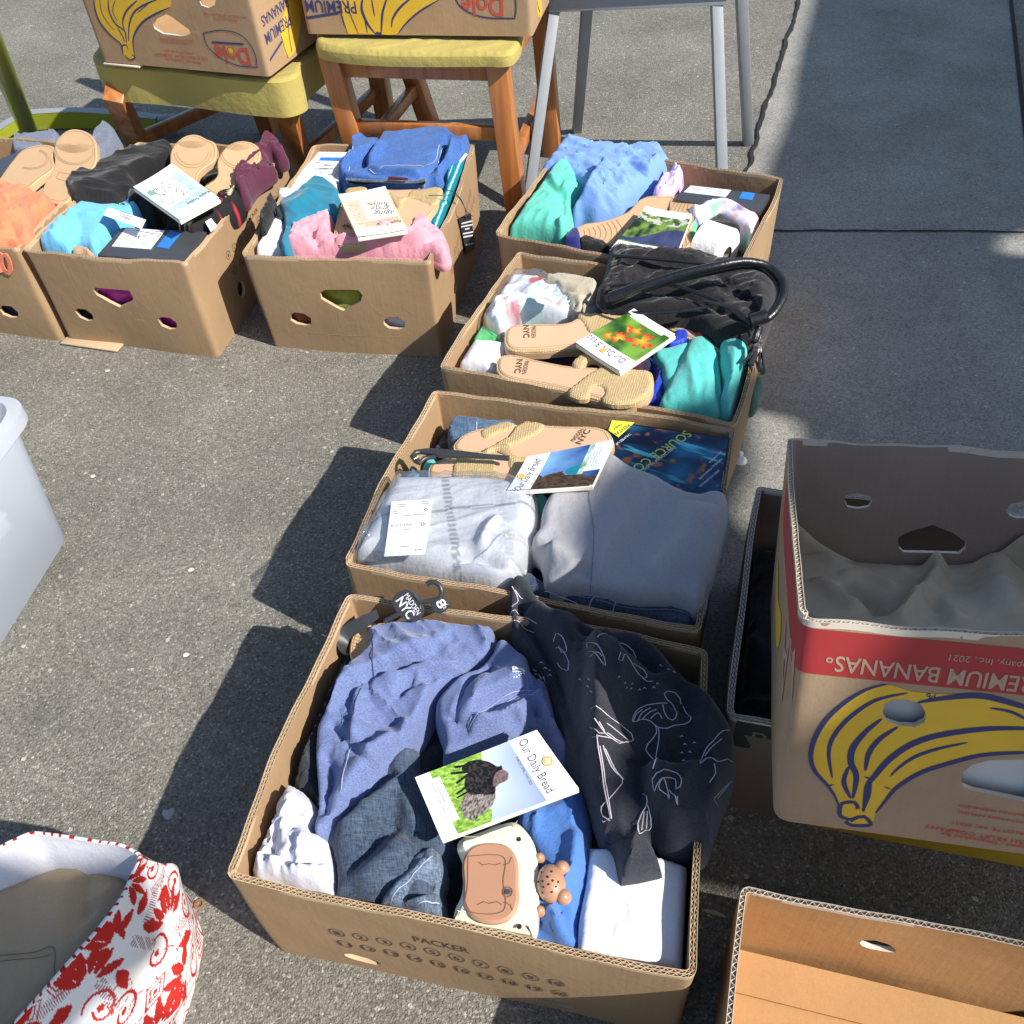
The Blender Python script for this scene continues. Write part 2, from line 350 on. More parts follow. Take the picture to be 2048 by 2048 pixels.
# ------------------------------------------------------------ heightfield patch
def clipto(face,Q,bx,marg=.004):
    W=face.PA(Q,np.zeros(len(Q)))
    for i in range(4):
        a=W@bx.nrm[i]-bx.T[i]@bx.nrm[i]+.0075+marg
        W=W-np.maximum(a,0)[:,None]*bx.nrm[i]
    D=W-face.o
    return np.c_[D@face.ex,D@face.ey]
def patch(name,z,px,m,h=.02,edge=.02,drop=.05,s=.0045,folds=(),bumps=(),wr=None,wr2=None,parent=None,strokes=(),
          label=None,cat=None,group=None,colf=None,puff=.003,rawedge=0,seed=None,extra=None,hfun=None,local=False,build=True,clip=None):
    face=as_face(z);seed=seed if seed is not None else sum(map(ord,name+(label or '')))%60
    L=[tuple(p[:2]) if local else tuple(face.px(p[0],p[1])) for p in px]
    L=[(*l,1) if len(p)>2 and p[2]==1 else l for l,p in zip(L,px)]
    edge*=.62;h=h*.88
    out=smooth(L,s)
    if clip is not None: out=clipto(face,out,clip)
    if rawedge: # uneven hem
        n=len(out);nn=fbm(out[:,0]/.02,out[:,1]/.02,seed,2)-.5;c=out.mean(0);d=out-c;d/=np.linalg.norm(d,axis=1)[:,None]+1e-9;out=out+d*nn[:,None]*rawedge
    lo,hi=out.min(0),out.max(0)
    gx=np.arange(lo[0]+s/2,hi[0],s);gy=np.arange(lo[1]+s/2,hi[1],s*.87);X,Y=np.meshgrid(gx,gy);X=X+(np.arange(len(gy))%2)[:,None]*s/2
    G=np.c_[X.ravel(),Y.ravel()];G=G[inside(G,out)]
    d,_,_=dseg(G,out,True);G=G[d>s*.55]
    FL=[]
    for f in folds:
        pts,amp,wd=f[0],f[1],f[2];kind=f[3] if len(f)>3 else 'r';lw=f[4] if len(f)>4 else wd*4
        FL.append((spline([face.px(*p,h*.8) for p in pts],.006),amp*FAMP,wd*.85,kind,lw))
    BL=[(face.px(b[0],b[1],h*.8),b[2],b[3]) for b in bumps]
    def hf(Q):
        Q=np.asarray(Q,float).reshape(-1,2)
        dd,_,_=dseg(Q,out,True);ins=inside(Q,out);dd=np.where(ins,dd,0)
        t=np.clip(dd/edge,0,1);prof=np.sqrt(np.clip(1-(1-t)**2,0,1));z_=h*prof
        add=np.zeros(len(Q))
        for ln,amp,wd,kind,lw in FL:
            D,sd_,pr=dseg(Q,ln);fade=np.clip(np.minimum(pr,1-pr)*5,0,1)**.5
            if kind=='r': add+=amp*np.exp(-(D/wd)**2)*fade
            elif kind=='v': add-=amp*np.exp(-np.abs(D/wd)**1.3)*fade
            else: # 's' the left side of the line lies on top
                sg=np.clip(sd_*D/wd*.5+.5,0,1);sg=sg*sg*(3-2*sg)
                add+=amp*(sg*np.exp(-(D/lw)**2)-.25*np.exp(-(D/wd)**2)*(1-sg))*fade
        for c,amp,rr in BL: add+=amp*np.exp(-((Q-c)**2).sum(1)/rr**2)
        if wr:
            a_=wr[2] if len(wr)>2 else 0;add+=wrinkle(Q,wr[0]*.72,wr[1],a_,(wr[3] if len(wr)>3 else 1)*1.35,seed)
            if wr[0]>.006: add+=wrinkle(Q,.0011,.013,a_+25,4.5,seed+20)
        if wr2: add+=wrinkle(Q,wr2[0],wr2[1],wr2[2] if len(wr2)>2 else 0,wr2[3] if len(wr2)>3 else 1,seed+9)
        if hfun is not None: add+=hfun(Q)
        return z_+add*np.clip(t*1.3,0,1)
    nb=len(out);pts=np.r_[out,G]
    res=geometry.delaunay_2d_cdt([Vector(p) for p in pts],[(i,(i+1)%nb) for i in range(nb)],[],2,1e-7)
    V2=np.array([v[:] for v in res[0]]);Fc=res[2];cen=np.array([V2[list(f)].mean(0) for f in Fc]);ok=inside(cen,out)
    Fc=[f for f,k in zip(Fc,ok) if k]
    Fc=[f if (V2[f[1]][0]-V2[f[0]][0])*(V2[f[2]][1]-V2[f[0]][1])-(V2[f[2]][0]-V2[f[0]][0])*(V2[f[1]][1]-V2[f[0]][1])>0 else tuple(f)[::-1] for f in Fc]
    mb=MB();W3=face.PA(V2,hf(V2));col=None
    if colf is not None: col=colf(V2,W3,face)
    mb.add(W3,Fc,m,col)
    # skirt
    if drop>0:
        c=out.mean(0);nr=3;ring_=[];T=np.roll(out,-1,0)-np.roll(out,1,0);T/=np.linalg.norm(T,axis=1)[:,None]+1e-9;E=np.c_[T[:,1],-T[:,0]]
        area=.5*np.sum(out[:,0]*np.roll(out[:,1],-1)-np.roll(out[:,0],-1)*out[:,1])
        if area<0:E=-E
        for q in range(nr+1):
            t=q/nr;ring_.append(face.PA(out+E*(puff*math.sin(math.pi*min(1,t*1.1))),np.full(nb,-drop*t)))
        V=np.concatenate(ring_);F2=[]
        for q in range(nr):
            for i in range(nb):
                j=(i+1)%nb;f=(q*nb+i,(q+1)*nb+i,(q+1)*nb+j,q*nb+j);F2.append(f if area>0 else f[::-1])
        cc=None
        if colf is not None: cc=np.tile(colf(out,ring_[0],face),(nr+1,1))
        mb.add(V,F2,m,cc)
    def surf(x,y):
        o=h*.8
        for _ in range(5): q=face.px(x,y,o);o=float(hf(q)[0])
        return q
    for st in strokes:
        pp=[surf(*p) for p in st[0]];stroke(mb,face,pp,st[1],st[2],off=st[3] if len(st)>3 else .0012,step=.004,hf=hf,taper=len(st)>4 and st[4])
    if extra: extra(mb,face,surf,hf)
    if not build: return mb,face,surf,hf
    o=mb.build(name,parent,ang=70);tag(o,label,cat,group)
    return o
def blob_item(name,z,px,m,label,cat,group=None,**kw): return patch(name,z,px,m,label=label,cat=cat,group=group,**kw)
# ------------------------------------------------------------ slabs (books, cases, soles)
def slab(mb,face,L,th,mtop,mside=None,bev=.0008,step=None,off=0.,bottom=False):
    """extruded outline: top on the face (plus off), going down by th"""
    Q=smooth(L,step) if step else np.array([p[:2] for p in L],float);n=len(Q)
    area=.5*np.sum(Q[:,0]*np.roll(Q[:,1],-1)-np.roll(Q[:,0],-1)*Q[:,1])
    if area<0: Q=Q[::-1]
    T=np.roll(Q,-1,0)-np.roll(Q,1,0);T/=np.linalg.norm(T,axis=1)[:,None]+1e-9;E=np.c_[-T[:,1],T[:,0]]
    I=Q+E*bev
    V=list(face.PA(I,off));tri=geometry.tessellate_polygon([[Vector((q[0],q[1],0)) for q in I]])
    fx=[]
    for t in tri:
        a,b,c=[I[i] for i in t];fx.append(t if (b[0]-a[0])*(c[1]-a[1])-(b[1]-a[1])*(c[0]-a[0])>0 else t[::-1])
    mb.add(V,fx,mtop)
    R=[face.PA(I,off),face.PA(Q,off-bev),face.PA(Q,off-th)]
    mb.add(np.concatenate(R),[(q*n+i,(q+1)*n+i,(q+1)*n+(i+1)%n,q*n+(i+1)%n) for q in range(2) for i in range(n)],mside or mtop)
    if bottom: mb.add(R[2],[t[::-1] for t in fx],mside or mtop)
# ------------------------------------------------------------ palette
CB=cardboard('brown cardboard',(.40,.262,.145));CBI=cardboard('inner cardboard',(.42,.272,.15))
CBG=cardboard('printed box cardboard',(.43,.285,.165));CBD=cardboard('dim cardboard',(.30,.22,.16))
EDGE=plain('corrugated edge paper',(.52,.38,.24),rough=.85,spec=.1);EDGEW=plain('pale corrugated edge paper',(.62,.54,.45),rough=.85,spec=.1)
INK=plain('dark brown ink',(.07,.045,.03),rough=.8);INKB=plain('blue print ink',(.035,.038,.13),rough=.7);INKR=plain('red print ink',(.50,.075,.05),rough=.7)
INKRB=plain('red band ink',(.36,.028,.03),rough=.6);INKY=plain('yellow print ink',(.68,.42,.03),rough=.7,noise=.12);INKT=plain('tan knocked out lettering',(.42,.28,.2),rough=.8)
INKF=plain('faded circle ink',(.30,.17,.08),rough=.8);BLK=plain('black ink',(.02,.02,.022),rough=.6);GREYI=plain('grey ink',(.16,.16,.17),rough=.6)
PAPER=plain('white paper',(.82,.82,.84),rough=.5,noise=.02);PAGES=plain('page block paper',(.80,.76,.66),rough=.8,noise=.05,nscale=200)
KRAFT=fabric('lining paper',(.56,.48,.34),(.52,.44,.31),scale=60,big=5,bigamt=.2,bump=.1,sheen=0,rough=.75)
PR=printmat()
TAN=plain('tan rubber sole',(.56,.37,.21),rough=.6,noise=.06,spec=.3);TAND=plain('shaded tan groove',(.30,.18,.09),rough=.8)
LEA=plain('tan footbed leather',(.66,.42,.26),rough=.45,noise=.05);STI=plain('brown stitching',(.30,.18,.10),rough=.8)
def raffia():
    if 'woven raffia' in MATS: return MATS['woven raffia']
    m,nt,p=newmat('woven raffia');tc=N(nt,'ShaderNodeTexCoord')
    w1=N(nt,'ShaderNodeTexWave',wave_type='BANDS',bands_direction='X');w1.inputs['Scale'].default_value=115;w1.inputs['Distortion'].default_value=3;w1.inputs['Detail'].default_value=1;w1.inputs['Detail Scale'].default_value=4
    w2=N(nt,'ShaderNodeTexWave',wave_type='BANDS',bands_direction='Y');w2.inputs['Scale'].default_value=115;w2.inputs['Distortion'].default_value=3;w2.inputs['Detail'].default_value=1;w2.inputs['Detail Scale'].default_value=4
    for q in(w1,w2): nt.links.new(tc.outputs['Object'],q.inputs[0])
    mu=N(nt,'ShaderNodeMath',operation='MULTIPLY');nt.links.new(w1.outputs['Fac'],mu.inputs[0]);nt.links.new(w2.outputs['Fac'],mu.inputs[1])
    mx=N(nt,'ShaderNodeMix',data_type='RGBA');mx.inputs['A'].default_value=(.50,.34,.15,1);mx.inputs['B'].default_value=(.86,.68,.40,1);nt.links.new(mu.outputs[0],mx.inputs['Factor']);nt.links.new(mx.outputs['Result'],p.inputs['Base Color'])
    p.inputs['Roughness'].default_value=.7;b=N(nt,'ShaderNodeBump');b.inputs['Strength'].default_value=.7;b.inputs['Distance'].default_value=.002;nt.links.new(mu.outputs[0],b.inputs['Height']);nt.links.new(b.outputs[0],p.inputs['Normal'])
    MATS['woven raffia']=m;return m
RAF=raffia()
def sole_mat():
    m,nt,p=newmat('ribbed tan sole');tc=N(nt,'ShaderNodeTexCoord')
    w1=N(nt,'ShaderNodeTexWave',wave_type='RINGS');w1.inputs['Scale'].default_value=70;w1.inputs['Distortion'].default_value=.6
    nt.links.new(tc.outputs['Object'],w1.inputs[0]);n=N(nt,'ShaderNodeTexNoise');n.inputs['Scale'].default_value=30;nt.links.new(tc.outputs['Object'],n.inputs[0])
    mx=N(nt,'ShaderNodeMix',data_type='RGBA');mx.inputs['A'].default_value=(.40,.25,.13,1);mx.inputs['B'].default_value=(.60,.40,.23,1);nt.links.new(w1.outputs['Fac'],mx.inputs['Factor']);nt.links.new(mx.outputs['Result'],p.inputs['Base Color'])
    b=N(nt,'ShaderNodeBump');b.inputs['Strength'].default_value=.5;b.inputs['Distance'].default_value=.002;nt.links.new(w1.outputs['Fac'],b.inputs['Height']);nt.links.new(b.outputs[0],p.inputs['Normal']);p.inputs['Roughness'].default_value=.6
    return m
RIB=sole_mat()
WOOD=None
def wood():
    m,nt,p=newmat('orange stained wood');tc=N(nt,'ShaderNodeTexCoord');mp=N(nt,'ShaderNodeMapping');mp.inputs['Scale'].default_value=(50,50,4);nt.links.new(tc.outputs['Object'],mp.inputs[0])
    n=N(nt,'ShaderNodeTexNoise');n.inputs['Scale'].default_value=1;n.inputs['Detail'].default_value=5;n.inputs['Distortion'].default_value=.6;nt.links.new(mp.outputs[0],n.inputs[0])
    r=N(nt,'ShaderNodeValToRGB');r.color_ramp.elements[0].position=.3;r.color_ramp.elements[1].position=.75;r.color_ramp.elements[0].color=(.30,.10,.025,1);r.color_ramp.elements[1].color=(.54,.21,.06,1)
    nt.links.new(n.outputs[0],r.inputs[0]);nt.links.new(r.outputs[0],p.inputs['Base Color']);p.inputs['Roughness'].default_value=.32;p.inputs['Coat Weight'].default_value=.3;p.inputs['Coat Roughness'].default_value=.25
    return m
WOOD=wood()
GREYP=plain('grey painted wood',(.27,.29,.31),rough=.5,noise=.1,bump=.1)
LIME=plain('lime painted metal',(.27,.30,.025),rough=.35,noise=.06,coat=.3);GCAP=plain('grey plastic cap',(.20,.22,.24),rough=.5)
YEL=fabric('mustard seat cloth',(.47,.385,.115),(.42,.34,.095),scale=500,big=8,bigamt=.12,sheen=.1,rough=.8)
# ------------------------------------------------------------ ground
def asphalt(name,base,light,dark,seed=0,speck=.12,bright=1.,rough=.9,bump=.9):
    m,nt,p=newmat(name);tc=N(nt,'ShaderNodeTexCoord');mp=N(nt,'ShaderNodeMapping');mp.inputs['Location'].default_value=(seed,seed*2,0);nt.links.new(tc.outputs['Object'],mp.inputs[0])
    v=N(nt,'ShaderNodeTexVoronoi',feature='F1');v.inputs['Scale'].default_value=310;v.inputs['Randomness'].default_value=1;nt.links.new(mp.outputs[0],v.inputs[0])
    v2=N(nt,'ShaderNodeTexVoronoi',feature='F1');v2.inputs['Scale'].default_value=75;nt.links.new(mp.outputs[0],v2.inputs[0])
    n=N(nt,'ShaderNodeTexNoise');n.inputs['Scale'].default_value=330;n.inputs['Detail'].default_value=5;nt.links.new(mp.outputs[0],n.inputs[0])
    wp=N(nt,'ShaderNodeVectorMath',operation='MULTIPLY_ADD');wp.inputs[1].default_value=(.006,.006,.006);nt.links.new(n.outputs['Color'],wp.inputs[0]);nt.links.new(mp.outputs[0],wp.inputs[2]);nt.links.new(wp.outputs[0],v.inputs[0]);nt.links.new(wp.outputs[0],v2.inputs[0])
    nb=N(nt,'ShaderNodeTexNoise');nb.inputs['Scale'].default_value=3.;nb.inputs['Detail'].default_value=8;nb.inputs['Roughness'].default_value=.7;nt.links.new(mp.outputs[0],nb.inputs[0])
    sp=N(nt,'ShaderNodeSeparateColor');nt.links.new(v.outputs['Color'],sp.inputs[0])
    r=N(nt,'ShaderNodeValToRGB');e=r.color_ramp.elements;e[0].position=0;e[0].color=rgb(dark);e[1].position=1;e[1].color=rgb(light)
    q=e.new(.35);q.color=rgb(base);q=e.new(1-speck);q.color=rgb([x*1.25 for x in base]);nt.links.new(sp.outputs[0],r.inputs[0])
    # dark binder around the stones
    mr=N(nt,'ShaderNodeMapRange');mr.inputs[1].default_value=.30;mr.inputs[2].default_value=.75;mr.inputs[3].default_value=1;mr.inputs[4].default_value=.78;nt.links.new(v.outputs['Distance'],mr.inputs[0])
    mx=N(nt,'ShaderNodeMix',data_type='RGBA',blend_type='MULTIPLY');mx.inputs['Factor'].default_value=1;nt.links.new(r.outputs[0],mx.inputs['A']);nt.links.new(mr.outputs[0],mx.inputs['B'])
    # bigger pale stones
    s2=N(nt,'ShaderNodeSeparateColor');nt.links.new(v2.outputs['Color'],s2.inputs[0])
    g1=N(nt,'ShaderNodeMath',operation='GREATER_THAN');g1.inputs[1].default_value=.975;nt.links.new(s2.outputs[1],g1.inputs[0])
    g2=N(nt,'ShaderNodeMath',operation='LESS_THAN');g2.inputs[1].default_value=.28;nt.links.new(v2.outputs['Distance'],g2.inputs[0])
    g3=N(nt,'ShaderNodeMath',operation='MULTIPLY');nt.links.new(g1.outputs[0],g3.inputs[0]);nt.links.new(g2.outputs[0],g3.inputs[1])
    m2=N(nt,'ShaderNodeMix',data_type='RGBA');nt.links.new(g3.outputs[0],m2.inputs['Factor']);nt.links.new(mx.outputs['Result'],m2.inputs['A']);m2.inputs['B'].default_value=rgb([x*1.05 for x in light])
    # uneven wear
    rb=N(nt,'ShaderNodeMapRange');rb.inputs[1].default_value=.3;rb.inputs[2].default_value=.7;rb.inputs[3].default_value=.70*bright;rb.inputs[4].default_value=1.2*bright;nt.links.new(nb.outputs[0],rb.inputs[0])
    m3=N(nt,'ShaderNodeMix',data_type='RGBA',blend_type='MULTIPLY');m3.inputs['Factor'].default_value=1;nt.links.new(m2.outputs['Result'],m3.inputs['A']);nt.links.new(rb.outputs[0],m3.inputs['B'])
    nt.links.new(m3.outputs['Result'],p.inputs['Base Color']);p.inputs['Roughness'].default_value=rough;p.inputs['Specular IOR Level'].default_value=.35
    ad=N(nt,'ShaderNodeMath',operation='MULTIPLY_ADD');ad.inputs[1].default_value=-.55;nt.links.new(v.outputs['Distance'],ad.inputs[0]);nt.links.new(n.outputs[0],ad.inputs[2])
    b=N(nt,'ShaderNodeBump');b.inputs['Strength'].default_value=bump;b.inputs['Distance'].default_value=.0035;nt.links.new(ad.outputs[0],b.inputs['Height']);nt.links.new(b.outputs[0],p.inputs['Normal'])
    return m
ASPH=asphalt('weathered asphalt',(.228,.216,.182),(.47,.45,.39),(.135,.128,.110))
CONC=asphalt('worn concrete',(.30,.29,.26),(.41,.40,.365),(.215,.21,.19),seed=4,speck=.05,bump=.5)
mb=MB();mb.add([(-30,-30,0),(30,-30,0),(30,40,0),(-30,40,0)],[(0,1,2,3)],ASPH)
g=mb.build('ground');tag(g,kind='structure')
def sheet(name,pts,z,m,kind='structure'):
    mb=MB();mb.add([(p[0],p[1],z) for p in pts],geometry.tessellate_polygon([[Vector((p[0],p[1],0)) for p in pts]]),m);o=mb.build(name);tag(o,kind=kind);return o
# gutter strip running away on the right: left edge through A,B
A=np.array([.727,2.365]);B=np.array([1.1935,3.55]);dg=(B-A)/np.linalg.norm(B-A);pg=np.array([dg[1],-dg[0]])
# left edge is ragged
E=[];t=-1.95
while t<25:
    q=A+dg*t+pg*((fbm(np.array([t*16.]),np.array([.5]),3,5)[0]-.5)*.022);E.append(q);t+=.02 if -1.8<t<3 else .5
WG=.70
sheet('pavement',[tuple(e) for e in E]+[tuple(A+dg*25+pg*WG),tuple(A+dg*-1.2+pg*WG)],.004,CONC)
CRK=plain('dark joint grit',(.018,.017,.016),rough=.95,bump=.5,nscale=200)
mb=MB()
V=[];
for i,e in enumerate(E):
    wv=.0035+.0085*fbm(np.array([i*.55]),np.array([9.]),5,3)[0];V+=[(*(e-pg*wv),.0062),(*(e+pg*wv*.45),.0062)]
mb.add(V,[(2*i,2*i+1,2*i+3,2*i+2) for i in range(len(E)-1)],CRK)
# cross joint and right edge
J=un(1540,465)[:2];J2=un(2048,468)[:2];dj=(J2-J)/np.linalg.norm(J2-J);V=[]
for i in range(70):
    q=J-dj*.06+dj*i*.011;wv=.0022+.003*fbm(np.array([i*.3]),np.array([2.]),8,3)[0];o=np.array([-dj[1],dj[0]])*(fbm(np.array([i*.2]),np.array([5.]),2,3)[0]-.5)*.012;V+=[(*(q+o+np.array([0,wv])),.0065),(*(q+o-np.array([0,wv])),.0065)]
mb.add(V,[(2*i,2*i+1,2*i+3,2*i+2) for i in range(69)],CRK)
V=[]
for i in range(300):
    q=A+dg*(i*.03-1.2)+pg*WG;wv=.006;V+=[(*(q-pg*wv),.0062),(*(q+pg*wv),.0062)]
mb.add(V,[(2*i,2*i+1,2*i+3,2*i+2) for i in range(299)],CRK)
o=mb.build('pavement_joint');tag(o,kind='structure')
# ------------------------------------------------------------ added unseen sheet, outline and holes shaped to cast the right-hand shade
SG=[(1.9,5.6),(1.26,3.62),(1.235,3.54),(1.10,3.2),(1.02,2.99),(.905,2.65),(.80,2.42),(.70,2.2),(.60,1.9),(.52,1.62),(.44,1.47),(.30,1.39),(.17,1.335),(.075,1.275),(-.02,1.19),(-.105,1.12),(-.15,1.03),(-.158,.92),(-.19,.87),(-.20,.80),(-.15,.71),(-.165,.63),(-.10,.575),(0,.515),(.13,.475),(.26,.43),(.7,.28),(1.5,.0),(3.,-.5),(5.,5.6)]
H1=[(.475,1.37),(.56,1.33),(.55,1.20),(.49,1.10),(.405,1.04),(.38,1.10),(.44,1.2)]
H2=[(1.165,1.84),(1.20,1.90),(1.30,1.93),(1.40,1.92),(1.40,1.80),(1.28,1.80)]
SH=3.0
def lift(p): return (p[0]-LD[0]/-LD[2]*SH,p[1]-LD[1]/-LD[2]*SH)
CANV=fabric('shade caster cloth',(.30,.32,.34),scale=200)
OUT=[lift(p) for p in SG];HO=[[lift(p) for p in h] for h in(H1,H2)]
pts=OUT+HO[0]+HO[1];ed=[];o_=0
for lp in [OUT]+HO:
    ed+=[(o_+i,o_+(i+1)%len(lp)) for i in range(len(lp))];o_+=len(lp)
res=geometry.delaunay_2d_cdt([Vector(p) for p in pts],ed,[],2,1e-7);V2=np.array([v[:] for v in res[0]])
cen=np.array([V2[list(f)].mean(0) for f in res[2]]);ok=inside(cen,np.array(OUT))&~inside(cen,np.array(HO[0]))&~inside(cen,np.array(HO[1]))
can=thing('shade_caster','added unseen canvas sheet on poles, outline shaped to cast the shade at right','shade caster',(5,1,0))
mb=MB();Fk=[f for f,k in zip(res[2],ok) if k];mb.add([(v[0],v[1],SH) for v in V2],Fk,CANV);mb.add([(v[0],v[1],SH-.01) for v in V2],[f[::-1] for f in Fk],CANV);mb.build('canvas',can)
for q in ((7.2,3.9),(5.8,-2.2)):
    mb=MB();mb.tube([(q[0],q[1],0),(q[0],q[1],SH-.012)],.02,GREYP);mb.build('pole',can)
# ------------------------------------------------------------ boxes
def hexhole(c,w,h): # carrying hole: pentagonal top hung point down
    x,y=c;return [(x-w/2,y+h*.30),(x-w*.36,y+h*.5),(x+w*.36,y+h*.5),(x+w/2,y+h*.30),(x+w*.47,y+h*.05),(x+w*.08,y-h*.45),(x-w*.08,y-h*.45),(x-w*.47,y+h*.05)]
def hexhole_up(c,w,h): return [(p[0],2*c[1]-p[1]) for p in hexhole(c,w,h)][::-1]
def oval(c,rx,ry,n=18): return [(c[0]+rx*math.cos(2*math.pi*k/n),c[1]+ry*math.sin(2*math.pi*k/n)) for k in range(n)]
class Box: pass
def carton(name,label,top,bot,holes=(),th=.0075,layers=2,mo=None,mi=None,me=None,r=.012,bulge=.006,group='open cardboard boxes of goods on the asphalt',cat='cardboard box',floor=True,rimn=.0042,cut=()):
    """open carton from four upper and four lower corners FL,FR,BR,BL (world). holes: (face index, local polygon)"""
    mo=mo or CB;mi=mi or CBI;me=me or EDGE
    T=[np.array(p,float) for p in top];Bt=[np.array(p,float) for p in bot]
    Ls=[np.linalg.norm(T[(i+1)%4]-T[i]) for i in range(4)];Hh=np.mean([np.linalg.norm(T[i]-Bt[i]) for i in range(4)])
    cum=np.r_[0,np.cumsum(Ls)];per=cum[-1];upv=sum(T[i]-Bt[i] for i in range(4));upv/=np.linalg.norm(upv)
    seed=sum(map(ord,label))%40
    def path(C,i,s):   # position along side i at distance s with rounded corners
        L=np.linalg.norm(C[(i+1)%4]-C[i]);f=s/Ls[i]*L;d=(C[(i+1)%4]-C[i])/L
        if f<r: # rounding shared with previous side
            q=.5+f/r*.5;c=C[i];a=c-(c-C[i-1])/np.linalg.norm(c-C[i-1])*r;b=c+d*r;return a*(1-q)**2+2*c*q*(1-q)+b*q*q
        if f>L-r:
            q=(f-(L-r))/r*.5;c=C[(i+1)%4];n_=C[(i+2)%4]-c;a=c-d*r;b=c+n_/np.linalg.norm(n_)*r;return a*(1-q)**2+2*c*q*(1-q)+b*q*q
        return C[i]+d*f
    nrm=[]
    for i in range(4):
        d=(T[(i+1)%4]-T[i]);n=np.cross(d,upv);nrm.append(n/np.linalg.norm(n))
    def map3(u,v,off=0.):
        u=u%per;i=min(3,int(np.searchsorted(cum,u,side='right')-1));s=u-cum[i]
        p=path(Bt,i,s)*(1-v/Hh)+path(T,i,s)*(v/Hh)
        n=nrm[i];e=r*1.5
        if s<e: q=.5+.5*s/e;n=nrm[i-1]*(1-q)+nrm[i]*q
        elif s>Ls[i]-e: q=(s-(Ls[i]-e))/e*.5;n=nrm[i]*(1-q)+nrm[(i+1)%4]*q
        n=n/np.linalg.norm(n);t=s/Ls[i]
        w_=bulge*math.sin(math.pi*t)*(math.sin(math.pi*min(1,v/Hh*1.0))*.6+.5*v/Hh)
        nz=rimn*(math.sin(u*11+v*7+seed)*.55+math.sin(u*21-v*17+2*seed)*.35)
        return p+n*(off+w_+nz)
    def dz(u): # slight sag of the rim
        return .0024*(math.sin(u*9+seed*3)+.6*math.sin(u*31+seed)+.35*math.sin(u*87+seed*2))-.004*max(0,math.sin(u*5.3+seed))**18
    # unrolled sheet
    us=[]
    for i in range(4):
        us+=[cum[i]+q for q in (0,r*.35,r*.7,r,r*1.5)]
        k=int((Ls[i]-3*r)/.025);us+=[cum[i]+r*1.5+(Ls[i]-3*r)*j/k for j in range(1,k)]
        us+=[cum[i+1]-q for q in (r*1.5,r,r*.7,r*.35)]
    us.append(per);vs=np.linspace(0,Hh,9)
    HL=[[(cum[f]+p[0],p[1]) for p in pg_] for f,pg_ in holes]
    G=[(u,v) for u in us for v in vs];G=np.array(G)
    for h in HL:
        hp=np.array(h);dd,_,_=dseg(G,hp,True);G=G[(~inside(G,hp)&(dd>.003))]
    bnd=[];pts=[tuple(p) for p in G];ed=[]
    hidx=[]
    for h in HL:
        o=len(pts);pts+=h;ed+=[(o+i,o+(i+1)%len(h)) for i in range(len(h))]
    res=geometry.delaunay_2d_cdt([Vector(p) for p in pts],ed,[],0,1e-7);V2=np.array([v[:] for v in res[0]])
    cen=np.array([V2[list(f)].mean(0) for f in res[2]]);ok=np.ones(len(cen),bool)
    for h in HL: ok&=~inside(cen,np.array(h))
    Fc=[f for f,k in zip(res[2],ok) if k]
    root=thing(name,label,cat,(float(np.mean([b[0] for b in Bt])),float(np.mean([b[1] for b in Bt])),float(min(b[2] for b in Bt))),group)
    mb=MB()
    def vz(V2,off): return [map3(u,v+(dz(u)*(v/Hh)**2),off) for u,v in V2]
    mb.add(vz(V2,0),Fc,mo,flu=V2);mb.add(vz(V2,-th),[f[::-1] for f in Fc],mi,flu=V2)
    for h in HL:
        n=len(h);hh=np.array(h)
        for k in range(n):   # a torn, fibrous edge
            pass
        Va=vz(hh,0);Vb=vz(hh,-th);mb.add(Va+Vb,[(i,n+i,n+(i+1)%n,(i+1)%n) for i in range(n)],me)
    # rim with liners and fluting
    step=.0018;n=int(per/step);U=np.linspace(0,per,n,endpoint=False);dep=.006;lt=.0006
    def loop(off,dv): return [map3(u,Hh+dz(u)+dv,off) for u in U]
    def strip(A,Bq,m,flip=False):
        mb.add(A+Bq,[((i,n+i,n+(i+1)%n,(i+1)%n) if not flip else (i,(i+1)%n,n+(i+1)%n,n+i)) for i in range(n)],m)
    lay=[0]+[-th*k/layers for k in range(1,layers)]+[-th]
    for k,o in enumerate(lay):
        a=o if k==0 else (o+lt/2 if k<len(lay)-1 else o+lt);b=a-lt
        A_=loop(a,.0005+.0);B_=loop(b,.0005);A2=loop(a,-dep);B2=loop(b,-dep)
        strip(A_,B_,me,True);strip(A_,A2,me);strip(B_,B2,me,True)
    strip(loop(-lt,-dep),loop(-th+lt,-dep),me,True)
    for k in range(layers):
        a=lay[k]-lt;b=lay[k+1]+lt;c=(a+b)/2;am=abs(a-b)/2*.92;pitch=.0078;ph=k*1.7
        sn=[math.sin(2*math.pi*u/(per/round(per/pitch))+ph) for u in U]
        for sg,fl in ((1,False),(-1,True)):
            pass
        A_=[map3(u,Hh+dz(u)-.0003,c+am*s_+.00035) for u,s_ in zip(U,sn)];B_=[map3(u,Hh+dz(u)-.0003,c+am*s_-.00035) for u,s_ in zip(U,sn)]
        A2=[map3(u,Hh+dz(u)-dep,c+am*s_+.00035) for u,s_ in zip(U,sn)];B2=[map3(u,Hh+dz(u)-dep,c+am*s_-.00035) for u,s_ in zip(U,sn)]
        strip(A_,B_,me,True);strip(A_,A2,me);strip(B_,B2,me,True)
    bx=Box();bx.root=root;bx.mb=mb;bx.L=Ls;bx.H=Hh;bx.T=T;bx.B=Bt;bx.nrm=nrm;bx.up=upv
